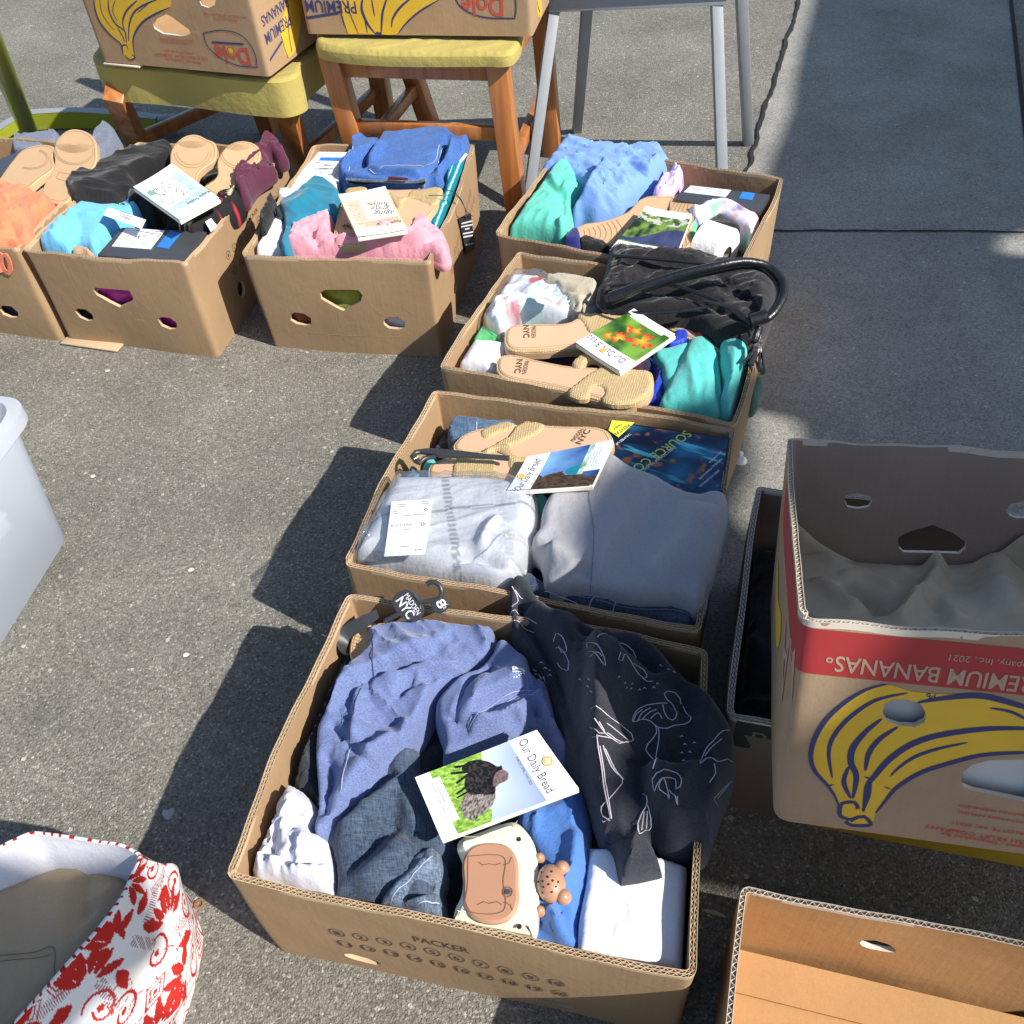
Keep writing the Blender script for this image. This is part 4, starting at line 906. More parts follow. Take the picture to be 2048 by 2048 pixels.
# red band round the rim
def band(mb,bx,v0,v1,m,u0=-.14,u1=.49,off=.0004):
    n=160;V=[]
    per=sum(bx.L)
    for i in range(n+1):
        u=u0+(u1-u0)*i/n
        for v in (v0,v1): V.append(bx.map3(u%per,v,off))
    mb.add(V,[(2*i,2*i+2,2*i+3,2*i+1) for i in range(n)],m)
vb=f.px(*zl(900,1475))[1];vt=f.px(*zl(900,1205))[1]
band(mb9,b9,vb,vt,INKRB,-.30,.495)
text(mb9,f,'PREMIUM BANANAS',f.px(*zl(2075,1487)),f.px(*zl(812,1345)),INKT,off=.0008,bold=.012,k=1.25)
ring(mb9,f,f.px(*zl(772,1368)),.0022,.0022,.0016,INKT,off=.0008)
text(mb9,f,'Company, Inc., 2021',f.px(*zl(2070,1400)),f.px(*zl(1490,1335)),INKT,off=.0008)
text(mb9,b9.face[3],'LA',b9.face[3].px(*zl(560,1300)),b9.face[3].px(*zl(515,1150)),INKT,off=.0008,k=1.)
yel=zz(zm,(740,430),(755,330),(830,205),(940,110),(1060,50),(1160,25),(1300,62),(1500,80),(1700,88),(1932,140),(2080,175),(2100,300),(2050,380),(1932,402),(1700,420),(1500,470),(1350,520),(1220,600),(1150,680),(1100,745),(1070,808),(960,813),(895,755),(890,700),(830,590),(765,510))
def cutpoly(mb,face,px,m,holes=(),off=.0004):
    Q=[tuple(face.px(*p)) for p in px];Q=[tuple(q) for q in smooth(Q,.004)]
    pts=list(Q);ed=[(i,(i+1)%len(Q)) for i in range(len(Q))]
    for h in holes:
        o=len(pts);pts+=list(h);ed+=[(o+i,o+(i+1)%len(h)) for i in range(len(h))]
    Qa=np.array(Q);lo,hi=Qa.min(0),Qa.max(0);g=[(x,y) for x in np.arange(lo[0],hi[0],.012) for y in np.arange(lo[1],hi[1],.012)];g=np.array(g);g=g[inside(g,Qa)]
    for h in holes: g=g[~inside(g,np.array(h))]
    pts+=[tuple(x) for x in g]
    res=geometry.delaunay_2d_cdt([Vector(p) for p in pts],ed,[],2,1e-7);V2=np.array([v[:] for v in res[0]]);c=np.array([V2[list(t)].mean(0) for t in res[2]])
    ok=inside(c,Qa)
    for h in holes: ok&=~inside(c,np.array(h))
    mb.add([face.P(v[0],v[1],off) for v in V2],[t for t,k in zip(res[2],ok) if k],m)
cutpoly(mb9,f,yel,INKY,[stk])
def bstroke(mb,f,zf,pts,w,m=INKB,off=.0007,taper=True): stroke(mb,f,[f.px(*zf(*p)) for p in pts],w,m,off=off,taper=taper)
for pts,w_ in [([(1165,20),(1050,50),(930,120),(820,220),(755,330),(735,430),(760,510),(830,590),(870,650),(895,710)],.0045),([(1280,70),(1100,110),(960,200),(870,300),(835,400),(855,550)],.0042),
    ([(1135,213),(1040,290),(970,380),(960,460),(990,540),(970,665)],.006),([(1225,260),(1120,330),(1060,410),(1040,510)],.005),([(2080,280),(1932,270),(1700,275),(1450,310),(1300,360),(1180,440),(1090,540),(1050,600),(1030,740)],.0065),
    ([(1615,350),(1450,385),(1320,430),(1230,490),(1180,540)],.0036),([(2080,410),(1932,405),(1700,420),(1500,470),(1350,520),(1220,600),(1150,680),(1097,747)],.005),([(1330,125),(1500,98),(1700,90),(1932,150),(2050,190)],.006),([(1735,155),(1850,175),(1932,212),(2000,250)],.003),
    ([(950,480),(920,570),(960,665)],.0045),([(1070,560),(1060,640),(1025,735)],.004),([(820,590),(870,585)],.002),([(1145,598),(1185,612)],.002),([(1032,540),(1070,555)],.002)]: bstroke(mb9,f,zm,pts,w_)
for pts in ([(893,720),(912,690),(980,685),(1000,722)],[(900,705),(900,760),(958,782),(985,775)],[(930,790),(962,813),(1070,811),(1035,765),(1000,768),(955,790)]): bstroke(mb9,f,zm,pts,.004,taper=False)
for s_,a,b_,cp in (('TO MAINTAIN FRESHNESS',(2077,772),(1570,697),.0085),('AZOXYSTROBIN APPLIED',(2055,810),(1565,733),.0085),('CHARLOTTE, NC 28231',(2035,870),(1535,793),.0095),('DOLE FRESH FRUIT COMPANY',(2200,948),(1375,810),.012),('Distributed / Dispatched By:',(2085,957),(1465,852),.0092)):
    text(mb9,f,s_,f.px(*zm(*a)),f.px(*zm(*b_)),INKR,off=.0007,k=.70,bold=.008)
text(mb9,f,'Pb',f.px(*zm(1437,78)),f.px(*zm(1385,72)),INKB,off=.0006,k=1,bold=.01)
# left side panel art
g_=b9.face[3]
cutpoly(mb9,g_,zz(zl,(470,800),(475,1000),(490,1200),(470,1300),(458,1100)),INKY,off=.0007)
b9.finish()
# paper lining: sheet hanging from the back wall to the front rim
def loc9(i,j,k): return P9(i,j,k)
pl=Face(P9(0,.02,.62),P9(1,.02,.62)-P9(0,.02,.62),P9(0,.97,.30)-P9(0,.02,.62))
pr_=thing('paper_liner','crumpled brown lining paper inside the tilted banana box at the right','paper',tuple(P9(.5,.5,.3)))
patch('sheet',pl,zz(zl,(560,640),(850,700),(1000,760),(1150,770),(1300,760),(1600,740),(1932,680),(2300,620),(2900,700),(3000,1600),(2300,1420),(1932,1330),(1500,1290),(900,1200),(640,1150),(545,1030),(525,850),(530,700)),KRAFT,h=.006,edge=.01,drop=.0,s=.006,clip=b9,parent=pr_,wr=(.008,.08,-40,2.5),
  folds=[([(zl(1395,770)),zl(1390,940),zl(1180,1160)],.018,.013),([zl(1340,1000),zl(1420,1080),zl(1490,1190)],.010,.010,'s',.04),([zl(830,880),zl(980,890),zl(1190,970)],.007,.012),([zl(700,900),zl(830,1010),zl(980,1090)],.008,.014),([zl(640,680),zl(760,800),zl(880,860)],.008,.018),([zl(1100,1120),zl(1000,1000),zl(820,920)],.014,.01,'v'),([zl(1750,760),zl(1780,1000),zl(1900,1180)],.02,.03)])
wf=Face(B9[3]-(B9[3]-B9[0])/.4*.012,B9[2]-B9[3],T9[3]-B9[3])
for side in (zz(zl,(552,545),(600,575),(700,662),(850,752),(1000,808),(1150,822),(1150,1000),(560,1000),(520,700)),zz(zl,(1150,822),(1300,806),(1600,797),(1780,730),(1932,625),(2150,560),(2500,640),(2700,900),(2500,1100),(1150,1000))):
    patch('sheet',wf,side,KRAFT,h=.004,edge=.006,drop=0,s=.006,parent=pr_,wr=(.004,.05,60,2.5))
# paper seen through the cut holes of the front panel
nn=ff.n
wf=Face(ff.o-ff.n*.014,ff.ex,ff.ey);PW=plain('pale lining paper',(.52,.51,.50),rough=.7,noise=.05)
patch('lining_paper',wf,[(.03,.03,1),(.34,.03,1),(.34,.20,1),(.03,.20,1)],PW,h=.0,edge=.01,drop=0,s=.01,wr=(.003,.05),local=True,label='pale grey paper pressed behind the cut out holes of the tilted banana box',cat='paper')
# ---------------- open empty box bottom right
T,_=corners([(1370,2140),(2100,2330),(2110,1915),(1482,1765)])
T=[un(1362,2110,.235),None,un(2048,1893,.235),un(1481,1766,.235)]
ex=T[2]-T[3];ex/=np.linalg.norm(ex);T[2]=T[3]+ex*.5;dd=np.array([ex[1],-ex[0],0]);T[0]=T[3]+dd*.40;T[1]=T[2]+dd*.40
c=np.mean(T,0);B_=[np.array([*(t_[:2]+(c[:2]-t_[:2])*.012),0]) for t_ in T]
bkf=Face(B_[2],T[3]-T[2],T[2]-B_[2]);so_=[tuple(bkf.px(*p)) for p in zz(zm,(990,1460),(1010,1443),(1080,1447),(1150,1470),(1197,1502),(1190,1522),(1130,1515),(1050,1498),(1005,1480))]
b10=carton('cardboard_box','empty brown box with its inside showing, in the lower right corner',T,B_,holes=[(2,so_)],th=.006,layers=1,me=EDGEW,mi=cardboard('warm inner cardboard',(.50,.28,.12)))
b10.finish()
BI=MATS['warm inner cardboard']
f0=[B_[i]*.985+c*np.array([.015,.015,0]) for i in range(4)]
ins=lambda P_,q:P_+(c*np.array([1,1,0])-P_*np.array([1,1,0]))*q
# floor flaps raised on the bottom panel, inner ledge and short side flap
mb=MB();a,b_,c_,d_=[ins(B_[i],.06) for i in range(4)];zc_=.03
def flap(P_,zs,name,th=.004):
    mb=MB();V=[np.array([p[0],p[1],z_]) for p,z_ in zip(P_,zs)];W_=[v-np.array([0,0,th]) for v in V];n=len(V)
    mb.add(V+W_,[tuple(range(n)),tuple(range(n,2*n))[::-1]]+[(i,n+i,n+(i+1)%n,(i+1)%n) for i in range(n)],BI);return mb.build(name,b10.root)
L=lambda i,j:a*(1-i)*(1-j)+b_*i*(1-j)+c_*i*j+d_*(1-i)*j
flap([L(0,.55),L(.42,.55),L(.42,.99),L(0,.99)],[.03,.03,.05,.05],'floor_flap')
flap([L(.43,.50),L(1,.5),L(1,.99),L(.43,.99)],[.034,.034,.05,.05],'floor_flap')
flap([L(0.02,.0),L(1,.0),L(1,.78),L(0.02,.80)],[.05,.05,.062,.066],'floor_flap')
flap([L(0.0,.90),L(1,.90),L(1,1.),L(0.0,1.)],[.055,.055,.085,.085],'ledge_flap')
# ---------------- fruit boxes on the chairs
def fruitbox(label,P,ex,wd,dp,H_,z,holes=()):
    ex=np.array(ex,float);ex/=np.linalg.norm(ex);ey=np.array([-ex[1],ex[0],0]);B_=[P,P+ex*wd,P+ex*wd+ey*dp,P+ey*dp]
    T=[p+np.array([0,0,H_]) for p in B_]
    return carton('fruit_box',label,T,B_,holes=holes,th=.0055,layers=1,mo=CBG,mi=CBI,me=EDGEW,bulge=.0008,rimn=.0008,group='printed fruit boxes',cat='fruit box'),B_,T
zq=.405
PL=un(*za(570,340),zq);QR=un(*za(1490,425),zq);exL=QR-PL
fL=Face(PL,exL,(0,0,1))
hL=fp(fL,zz(za,(845,130),(860,103),(918,78),(945,90),(1045,165),(1052,190),(1000,198),(900,186),(852,155)))
hL2=fp(fL,zz(za,(1100,0),(1110,25),(1150,40),(1185,28),(1190,0),(1180,-30),(1120,-30)))
bL,B_,T=fruitbox('upside down banana box on the left chair with leaf logo on its front',PL,exL,np.linalg.norm(exL),.50,.24,zq,[(0,hL),(0,hL2)])
f=bL.face[0]
cutpoly(bL.mb,f,zz(za,(520,0),(530,60),(560,130),(620,200),(670,243),(682,300),(715,328),(745,315),(735,262),(740,200),(780,130),(850,80),(940,40),(945,0),(900,-60),(540,-60)),INKY,off=.0004)
for pts,w_ in [([(520,-10),(530,60),(560,130),(620,200),(670,243),(682,300)],.004),([(550,-20),(565,70),(610,140),(640,165)],.002),([(600,-10),(605,60),(640,130),(690,170),(700,235)],.004),([(640,-10),(625,60),(655,120)],.002),([(760,0),(700,60),(680,120),(690,165)],.004),([(880,-10),(790,30),(740,70),(715,140),(712,225)],.004),([(820,20),(760,70)],.002),([(940,40),(850,80),(780,130),(740,200),(738,260),(748,315)],.004),([(672,270),(680,250),(700,248),(710,275)],.003),([(690,300),(720,328),(748,315),(725,298)],.003),([(650,150),(680,200),(690,235)],.003)]: bstroke(bL.mb,f,za,pts,w_)
def leaf(mb,f,zf,pts,w): Q=smooth([(*f.px(*zf(*p[:2])),*(p[2:])) for p in pts],.004);stroke(mb,f,list(Q)+[Q[0]],w,INKB,off=.0007)
leaf(bL.mb,f,za,[(1122,182,1),(1230,167),(1340,200),(1405,290),(1420,372,1),(1310,360),(1210,315),(1145,250)],.0022)
stroke(bL.mb,f,fp(f,zz(za,(1170,232),(1345,243))),.0042,INKB,off=.0007)
text(bL.mb,f,'Dole',f.px(*za(1366,268)),f.px(*za(1180,250)),INKR,off=.0007,k=1.15,bold=.02)
def sun(mb,f,c,r,m):
    ring(mb,f,c,r*.25,r*.25,r*.5,m,off=.0010)
    for k in range(14):
        th=k*2*math.pi/14;stroke(mb,f,[c+np.array([math.cos(th),math.sin(th)])*r*q for q in(.6,1)],.0011,m,off=.0010)
sun(bL.mb,f,f.px(*za(1275,278)),.0125,INKY)
for s_,a,b2_,cp in (('PRODUCT OF ECUADOR',(1312,110),(1175,97),.0056),('NET WEIGHT 40 lbs (18.14 kg)',(1362,90),(1125,72),.0056),('TO MAINTAIN FRESHNESS',(1060,238),(885,222),.0056),('AZOXYSTROBIN APPLIED',(1062,220),(875,206),.0056),('CHARLOTTE, NC 28231',(1065,290),(900,270),.006),('DOLE FRESH FRUIT COMPANY',(1145,318),(850,290),.0085),('Distributed / Dispatched By:',(1110,342),(910,318),.0056)):
    text(bL.mb,f,s_,f.px(*za(*a)),f.px(*za(*b2_)),INKR,off=.0007,k=.70,bold=.008)
f=bL.face[1]
cutpoly(bL.mb,f,zz(za,(1552,210),(1560,100),(1590,0),(1640,-40),(1640,240),(1628,275),(1585,315)),INKY,off=.0004)
for pts,w_ in [([(1552,200),(1570,270),(1590,320)],.003),([(1590,40),(1592,180),(1610,290)],.003),([(1490,332),(1555,228)],.0055)]: stroke(bL.mb,f,fp(f,zz(za,*pts)),w_,INKB,off=.0007)
text(bL.mb,f,'PREMIUM',f.px(*za(1592,75)),f.px(*za(1457,190)),INKB,off=.0007,k=1.2,bold=.012)
text(bL.mb,f,'BANANAS',f.px(*za(1578,-20)),f.px(*za(1437,95)),INKB,off=.0007,k=1.2,bold=.012)
bL.finish()
mb=MB();q=un(*za(685,352),zq-.004);e=exL/np.linalg.norm(exL);mb.box(q+V3(0,.0,.0),e*.052,np.array([-e[1],e[0],0])*.012,V3(0,0,.002),EDGEW,.0008);mb.build('bottom_flap',bL.root)
zq=.46;PL=un(*zb(315,188),zq);QR=un(*zb(1560,202),zq);exR=QR-PL
bR,B_,T=fruitbox('upside down banana box on the right chair with bananas mid front',PL,exR,np.linalg.norm(exR),.40,.24,zq)
f=bR.face[0]
cutpoly(bR.mb,f,zz(zb,(490,-40),(495,30),(515,110),(535,180),(600,185),(700,186),(815,185),(860,130),(940,60),(1050,0),(1080,-40)),INKY,off=.0004)
for pts,w_ in [([(490,-30),(495,30),(515,110),(540,185)],.003),([(535,-20),(545,50),(580,140),(600,185)],.0025),([(625,-20),(618,50),(650,130),(690,182)],.006),([(625,60),(640,130),(648,182)],.003),([(670,-20),(680,40),(690,90)],.003),([(760,-20),(735,60),(728,130),(725,183)],.005),([(900,-20),(830,40),(790,100),(782,150)],.005),([(1050,-5),(940,60),(860,130),(818,186)],.004),([(690,182),(730,184)],.006)]: bstroke(bR.mb,f,zb,pts,w_)
stroke(bR.mb,f,fp(f,zz(zb,(308,100),(490,70))),.006,INKB,off=.0007)
text(bR.mb,f,'PREMIUM',f.px(*zb(582,8)),f.px(*zb(300,0)),INKB,off=.0007,k=1.2,bold=.012)
leaf(bR.mb,f,zb,[(1128,-40,1),(1150,20),(1200,62),(1290,94),(1462,101,1),(1468,40),(1450,-40)],.003)
text(bR.mb,f,'Dole',f.px(*zb(1395,-15)),f.px(*zb(1165,-20)),INKR,off=.0007,k=1.15,bold=.02)
g_=bR.face[1];bstroke(bR.mb,g_,zb,[(1585,0),(1590,40),(1600,70),(1595,110)],.004)
cutpoly(bR.mb,g_,zz(zb,(1585,-20),(1605,0),(1612,60),(1598,100),(1585,60)),INKY,off=.0004)
bR.finish()
# ------------------------------------------------------------ contents: fabrics
FB=fabric
NAVY=FB('dark navy jersey',(.040,.043,.055),(.022,.024,.034),scale=500,sheen=.15)
CHAR=FB('charcoal knit',(.035,.042,.055),(.015,.018,.025),scale=400,bump=.6,stretch=(1,6,1))
HEA=FB('heathered blue jersey',(.185,.235,.43),(.10,.135,.29),scale=420,bump=.35,stretch=(1,2.2,1),sheen=.3,bigamt=.1)
WHC=FB('white crumpled cotton',(.68,.67,.74),(.64,.63,.70),scale=500,bigamt=.05)
WHF=FB('white folded cotton',(.80,.80,.83),(.77,.77,.80),scale=400,bigamt=.04,bump=.12)
BLU=FB('bright blue jersey',(.085,.22,.58),(.07,.18,.50),scale=500,bigamt=.1)
SKY=FB('cornflower jersey',(.20,.36,.74),(.17,.31,.68),scale=500,bigamt=.1)
MINT=FB('mint jersey',(.12,.58,.44),(.10,.52,.39),scale=500,bigamt=.08)
AQUA=FB('aqua jersey',(.10,.55,.50),(.09,.49,.45),scale=500,bigamt=.08)
CYAN=FB('light blue jersey',(.17,.55,.86),(.14,.48,.80),scale=500,bigamt=.08)
CORAL=FB('coral cotton',(.86,.24,.12),(.80,.20,.10),scale=500,bigamt=.08)
TEAL=FB('teal poplin',(.012,.20,.31),(.01,.17,.27),scale=500,bigamt=.1)
PINK=FB('pink jersey',(.78,.34,.40),(.74,.31,.37),scale=500,bigamt=.08)
MAR=FB('maroon jersey',(.105,.022,.05),(.085,.018,.04),scale=500)
BLK2=FB('black trouser cloth',(.018,.017,.018),(.010,.010,.011),scale=500,bigamt=.3,sheen=.2)
GRYC=FB('soft grey twill',(.40,.395,.42),(.35,.345,.37),scale=450,bigamt=.08,bump=.3)
GRYJ=FB('heather grey knit',(.19,.22,.30),(.12,.14,.20),scale=400,bump=.4)
LGRY=FB('pale grey knit',(.36,.38,.40),(.28,.30,.33),scale=400)
GREEN=FB('green cotton',(.10,.45,.16),(.08,.40,.14),scale=400)
MAG=FB('magenta satin',(.50,.015,.30),(.45,.01,.26),scale=300,rough=.4,bigamt=.3)
RBLU=FB('royal blue nylon',(.012,.05,.52),(.01,.04,.45),scale=300,rough=.45)
OLIVE=FB('olive yellow cloth',(.32,.33,.04),(.28,.29,.03),scale=300)
YELC=FB('pale yellow cloth',(.75,.70,.42),scale=300)
SAND=FB('sand canvas',(.50,.44,.33),(.46,.40,.30),scale=500)
DEN=denim('dark denim',(.022,.035,.062),(.09,.125,.18));DEN2=denim('mid denim',(.035,.075,.14),(.13,.2,.30));DENB=denim('bright denim',(.035,.095,.30),(.075,.17,.44))
DCUF=denim('cuff denim',(.04,.06,.10),(.2,.26,.34))
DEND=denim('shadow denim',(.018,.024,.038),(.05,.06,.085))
RED_=FB('coral red strap',(.75,.12,.10),scale=300)
THREAD=plain('pale thread',(.40,.46,.60),rough=.9);THD=plain('dark seam thread',(.012,.017,.035),rough=.95);LINE=plain('pale line print',(.55,.50,.55),rough=.8)
BPL=plain('black plastic',(.035,.037,.04),rough=.35,coat=.2);CREAM=plain('cream plastic',(.80,.76,.58),rough=.35,noise=.02,coat=.2,sss=.1);BROWN=plain('tan brown plastic',(.46,.24,.145),rough=.35,noise=.03,coat=.2)
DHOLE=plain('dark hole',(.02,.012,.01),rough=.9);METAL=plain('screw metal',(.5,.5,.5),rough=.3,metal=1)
LEATHER=plain('black leather',(.012,.012,.014),rough=.30,spec=.6,bump=.35,nscale=120,coat=.15);NYL=FB('black handbag cloth',(.022,.020,.022),(.012,.011,.013),scale=300,rough=.75,sheen=.3,bigamt=.3)
FILM=film();CASE=plain('black case plastic',(.055,.058,.065),rough=.22,coat=.4,noise=.1);STRIPW=plain('white label',(.78,.78,.80),rough=.45,noise=.02);BLUL=plain('blue label',(.03,.20,.62),rough=.4,noise=.25,nscale=90)
CLEARC=plain('milky white case',(.72,.74,.76),rough=.25,coat=.3,noise=.03)
SANDALS='tan slide sandals in the boxes';BOOKS='devotional booklets lying on the clothes'
# inside fillers
fill(b1,.150,NAVY,'dark navy clothing packed under everything in the box nearest the camera',wr=(.03,.07,30,1.6))
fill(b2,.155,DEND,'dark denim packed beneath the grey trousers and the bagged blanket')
fill(b3,.165,FB('dark mixed cloth',(.05,.045,.06),(.02,.02,.03),scale=30,big=15,bigamt=.6),'dark patterned clothing packed under the sandals and handbag')
fill(b4,.160,NYL,'black clothing packed at the bottom of the farthest box in the column')
fill(b5,.165,NYL,'black clothing packed beneath the jeans and pink cloth')
fill(b6,.170,NYL,'black clothing packed beneath the black trousers and dark disc case')
fill(b7,.165,FB('dark blue mix',(.03,.04,.10),(.02,.02,.04),scale=30),'dark blue clothing packed beneath the coral cloth')
b8f=fill(b8,.10,NYL,'black lining at the bottom of the dark green banded box')
def wallcloth(bx,i,pts,m,label,cat='clothing',off=.016,h=.0,wr=(.012,.03,20,2)):
    f=bx.face[i];F2=Face(f.o-f.n*off,f.ex,f.ey)
    return patch('clothing',F2,[(*p,1) for p in pts],m,h=h,edge=.01,drop=0,s=.006,wr=wr,local=True,label=label,cat=cat)
wallcloth(b6,0,[(.12,.05),(.31,.05),(.31,.175),(.12,.175)],MAG,'magenta satin cloth pressed behind the hand hole of the box with black trousers',off=.014)
wallcloth(b5,0,[(.12,.09),(.235,.09),(.235,.18),(.12,.18)],OLIVE,'olive yellow cloth seen through the hand hole of the box with pink cloth',off=.014)
wallcloth(b5,0,[(.24,.02),(.37,.02),(.37,.15),(.24,.15)],WHC,'white cloth seen through the right round hole of the box with pink cloth',off=.015)
wallcloth(b5,0,[(.04,.03),(.115,.03),(.115,.10),(.04,.10)],FB('rust cloth',(.30,.08,.03),scale=300),'rust cloth seen through the left round hole of the box with pink cloth',off=.016)
# ------------------------------------------------------------ sandals
def sandal(label,z,outline,up=True,straps=(),txt=None,th=.016,txtcap=.007,ribs=(),rect=None,extra=None):
    f=as_face(z);Q=[tuple(f.px(*p[:2]))+tuple(p[2:]) for p in outline];c=f.P(*np.mean([q[:2] for q in Q],0),-th)
    root=thing('slide_sandal',label,'sandal',tuple(c),SANDALS)
    mb=MB();SM=smooth(Q,.005);slab(mb,f,SM,th,RIB if not up and not rect and False else TAN,TAN,bev=.002,bottom=True)
    if not up:
        for pts in ribs: stroke(mb,f,[f.px(*p) for p in pts],.0011,TAND,off=.0006)
        cen=SM.mean(0);n=len(SM);inn=cen+(SM-cen)*.93;stroke(mb,f,list(inn)+[inn[0]],.0009,TAND,off=.0005)
    mb.build('sole',root)
    if up:
        cen=SM.mean(0);T=np.roll(SM,-1,0)-np.roll(SM,1,0);T/=np.linalg.norm(T,axis=1)[:,None];E=np.c_[-T[:,1],T[:,0]]
        area=.5*np.sum(SM[:,0]*np.roll(SM[:,1],-1)-np.roll(SM[:,0],-1)*SM[:,1]);E=E if area>0 else -E
        mb=MB();slab(mb,f,SM+E*.0005,.006,RAF,RAF,bev=.0015,off=.003);mb.build('welt',root)
        mb=MB();slab(mb,f,SM+E*.0055,.004,LEA,LEA,bev=.001,off=.0050)
        q=SM+E*.008;stroke(mb,f,list(q)+[q[0]],.0007,STI,off=.0054)
        if txt:
            (a1,b1_),(a2,b2_)=txt;text(mb,f,'MADDEN',f.px(*a1),f.px(*b1_),INK,off=.0058,cap=txtcap*.75);text(mb,f,'NYC',f.px(*a2),f.px(*b2_),INK,off=.0058,cap=txtcap,bold=.02)
        mb.build('footbed',root)
    for sp in straps:
        pts,lift=sp[0],sp[1];m=sp[2] if len(sp)>2 else RAF
        patch('strap',Face(f.o+f.n*.004,f.ex,f.ey),pts,m,h=min(.0055,lift*.4),edge=.005,drop=.008,s=.004,parent=root,puff=0,wr=(.001,.02),folds=[([pts[0],pts[1]],.0001,.01)])
    return root
def arcs(zf,c,r0,r1,n,a0,a1,k=.6):
    out=[]
    for i in range(n):
        r=r0+(r1-r0)*i/(n-1);out.append([zf(c[0]+r*math.cos(math.radians(a)),c[1]+r*k*math.sin(math.radians(a))) for a in np.linspace(a0,a1,9)])
    return out
# ------------------------------------------------------------ booklets
def interp4(f,TL,TR,BR,BL,nu,nv):
    u,v=np.meshgrid(np.linspace(0,1,nu),np.linspace(0,1,nv));u=u.ravel();v=v.ravel()
    P=TL*((1-u)*(1-v))[:,None]+TR*(u*(1-v))[:,None]+BR*(u*v)[:,None]+BL*((1-u)*v)[:,None];return u,v,P
def booklet(label,z,TL,TR,BR,BL,paint,title=None,cat='booklet',name='booklet',group=BOOKS,th=.007,curl=.004,texts=(),res=(90,125),mat=None):
    """TL,TR,BR,BL in reading order of the cover"""
    f=as_face(z);q=[f.px(*p) for p in(TL,TR,BR,BL)];c=f.P(*np.mean(q,0),-th);root=thing(name,label,cat,tuple(c),group)
    area=.5*sum(q[i-1][0]*q[i][1]-q[i][0]*q[i-1][1] for i in range(4))
    mb=MB();slab(mb,f,[tuple(x) for x in q],th,PAGES,PAGES,bev=.0003,bottom=True,off=-.0008);mb.build('pages',root)
    nu,nv=res;u,v,P=interp4(f,*q,nu,nv)
    bend=curl*((u-.5)**2*4*.5+ (v-.5)**2*1.2)+.0006
    W=f.PA(P,bend);px=np.array([pj(w_) for w_ in W]);C=np.clip(paint(u,v,px[:,0],px[:,1]),0,1)
    Fc=[(j*nu+i,j*nu+i+1,(j+1)*nu+i+1,(j+1)*nu+i) for j in range(nv-1) for i in range(nu-1)]
    if area>0: pass
    A=P[1]-P[0];B_=P[nu]-P[0]
    if A[0]*B_[1]-A[1]*B_[0]<0: Fc=[t[::-1] for t in Fc]
    mb=MB();mb.add(W,Fc,mat or PR,C)
    du=q[1]-q[0];dv=q[3]-q[0];Mi=np.linalg.inv(np.array([du,dv]).T)
    def hb_(p_):
        u_,v_=Mi@(np.asarray(p_)-q[0]);return curl*((u_-.5)**2*2+(v_-.5)**2*1.2)+.0010
    for t in texts:
        s_,a,b_,m,cap=t[:5];text(mb,f,s_,f.px(*a),f.px(*b_),m,off=hb_,k=t[5] if len(t)>5 else 1.5)
    mb.build('cover',root,ang=180);return root,f
def pmask(PX,PY,pts): return inside(np.c_[PX,PY],smooth(pts,6.))
def mixc(a,b,t): t=np.clip(t,0,1)[:,None];return np.array(a)*(1-t)+np.array(b)*t
WPR=np.array(S(238,240,246))
def lines(u,v,u0,u1,v0,v1,n,C,col,dens=.5,seed=1):
    t=(v-v0)/(v1-v0)*n;row=np.floor(t);m=(u>u0)&(v>v0)&(v<v1)&(t-row<.5)&(u<u1-(vn(row*3.7,row*0+seed)*.25)*(u1-u0))&(vn(u*110,row*5+.5,seed)>.3)
    C[m]=C[m]*(1-dens)+np.array(col)*dens
# ==================================================== BOX ONE (nearest)
patch('shirt',.185,zz(zi,(720,630),(780,612),(828,645),(800,760),(740,850),(680,925),(655,850)),FB('blue ribbed knit',(.075,.12,.18),(.04,.065,.11),scale=150,bump=.8,stretch=(1,5,1)),h=.02,edge=.015,wr=(.006,.02,70,3),clip=b1,label='blue grey ribbed knit edge at the left wall of the nearest box',cat='shirt')
patch('sweater',.175,zz(zi,(800,650),(830,635),(940,690),(920,800),(830,980),(760,1180),(742,1400),(745,1650),(700,1560),(600,1500),(560,1430),(575,1280),(630,1100),(700,900)),CHAR,h=.03,edge=.03,wr=(.014,.035,70,4),folds=[([zi(820,700),zi(690,1000),zi(620,1350)],.02,.02)],clip=b1,label='charcoal knit sweater squeezed between the box wall and the blue shirt',cat='sweater')
patch('clothing',.178,zz(zi,(1000,308),(1050,318),(960,400),(905,470),(890,560),(885,650),(820,640),(745,618),(790,530),(835,430),(900,350)),MINT,h=.03,edge=.02,wr=(.012,.03,60,3),clip=b1,label='mint green cloth in the upper left corner of the nearest box',cat='clothing')
patch('shirt',.190,zz(zk,(300,32),(345,48),(385,80),(418,150),(402,215),(455,240),(468,300),(478,400),(470,472),(400,458),(300,420),(172,388),(175,330),(205,215),(250,180),(252,95)),WHC,h=.030,edge=.03,wr=(.040,.032,75,2.),wr2=(.010,.016,20,1.5),s=.0032,
  folds=[([zk(330,60),zk(300,180),zk(320,300)],.016,.01),([zk(400,120),zk(360,230),zk(380,330)],.014,.010),([zk(215,330),zk(300,380),zk(420,360)],.016,.012),([zk(280,330),zk(350,350),zk(440,310)],.014,.007,'v'),([zk(260,100),zk(230,220),zk(260,330)],.012,.007,'v')],clip=b1,label='crumpled white cotton shirt in the near left corner of the nearest box',cat='shirt')
sandal('tan slide sandal with ribbed sole, mostly under the blue shirt by the black hanger',.213,zz(zi,(950,430),(985,375),(1150,348),(1400,346),(1540,385),(1560,500),(1400,760),(1100,760),(960,640),(930,560)),up=False,
  ribs=[[zi(985+62*i,385-i*2),zi(988+62*i,412)] for i in range(8)]+[[zi(948,440+i*22),zi(1010,450+i*24)] for i in range(8)])
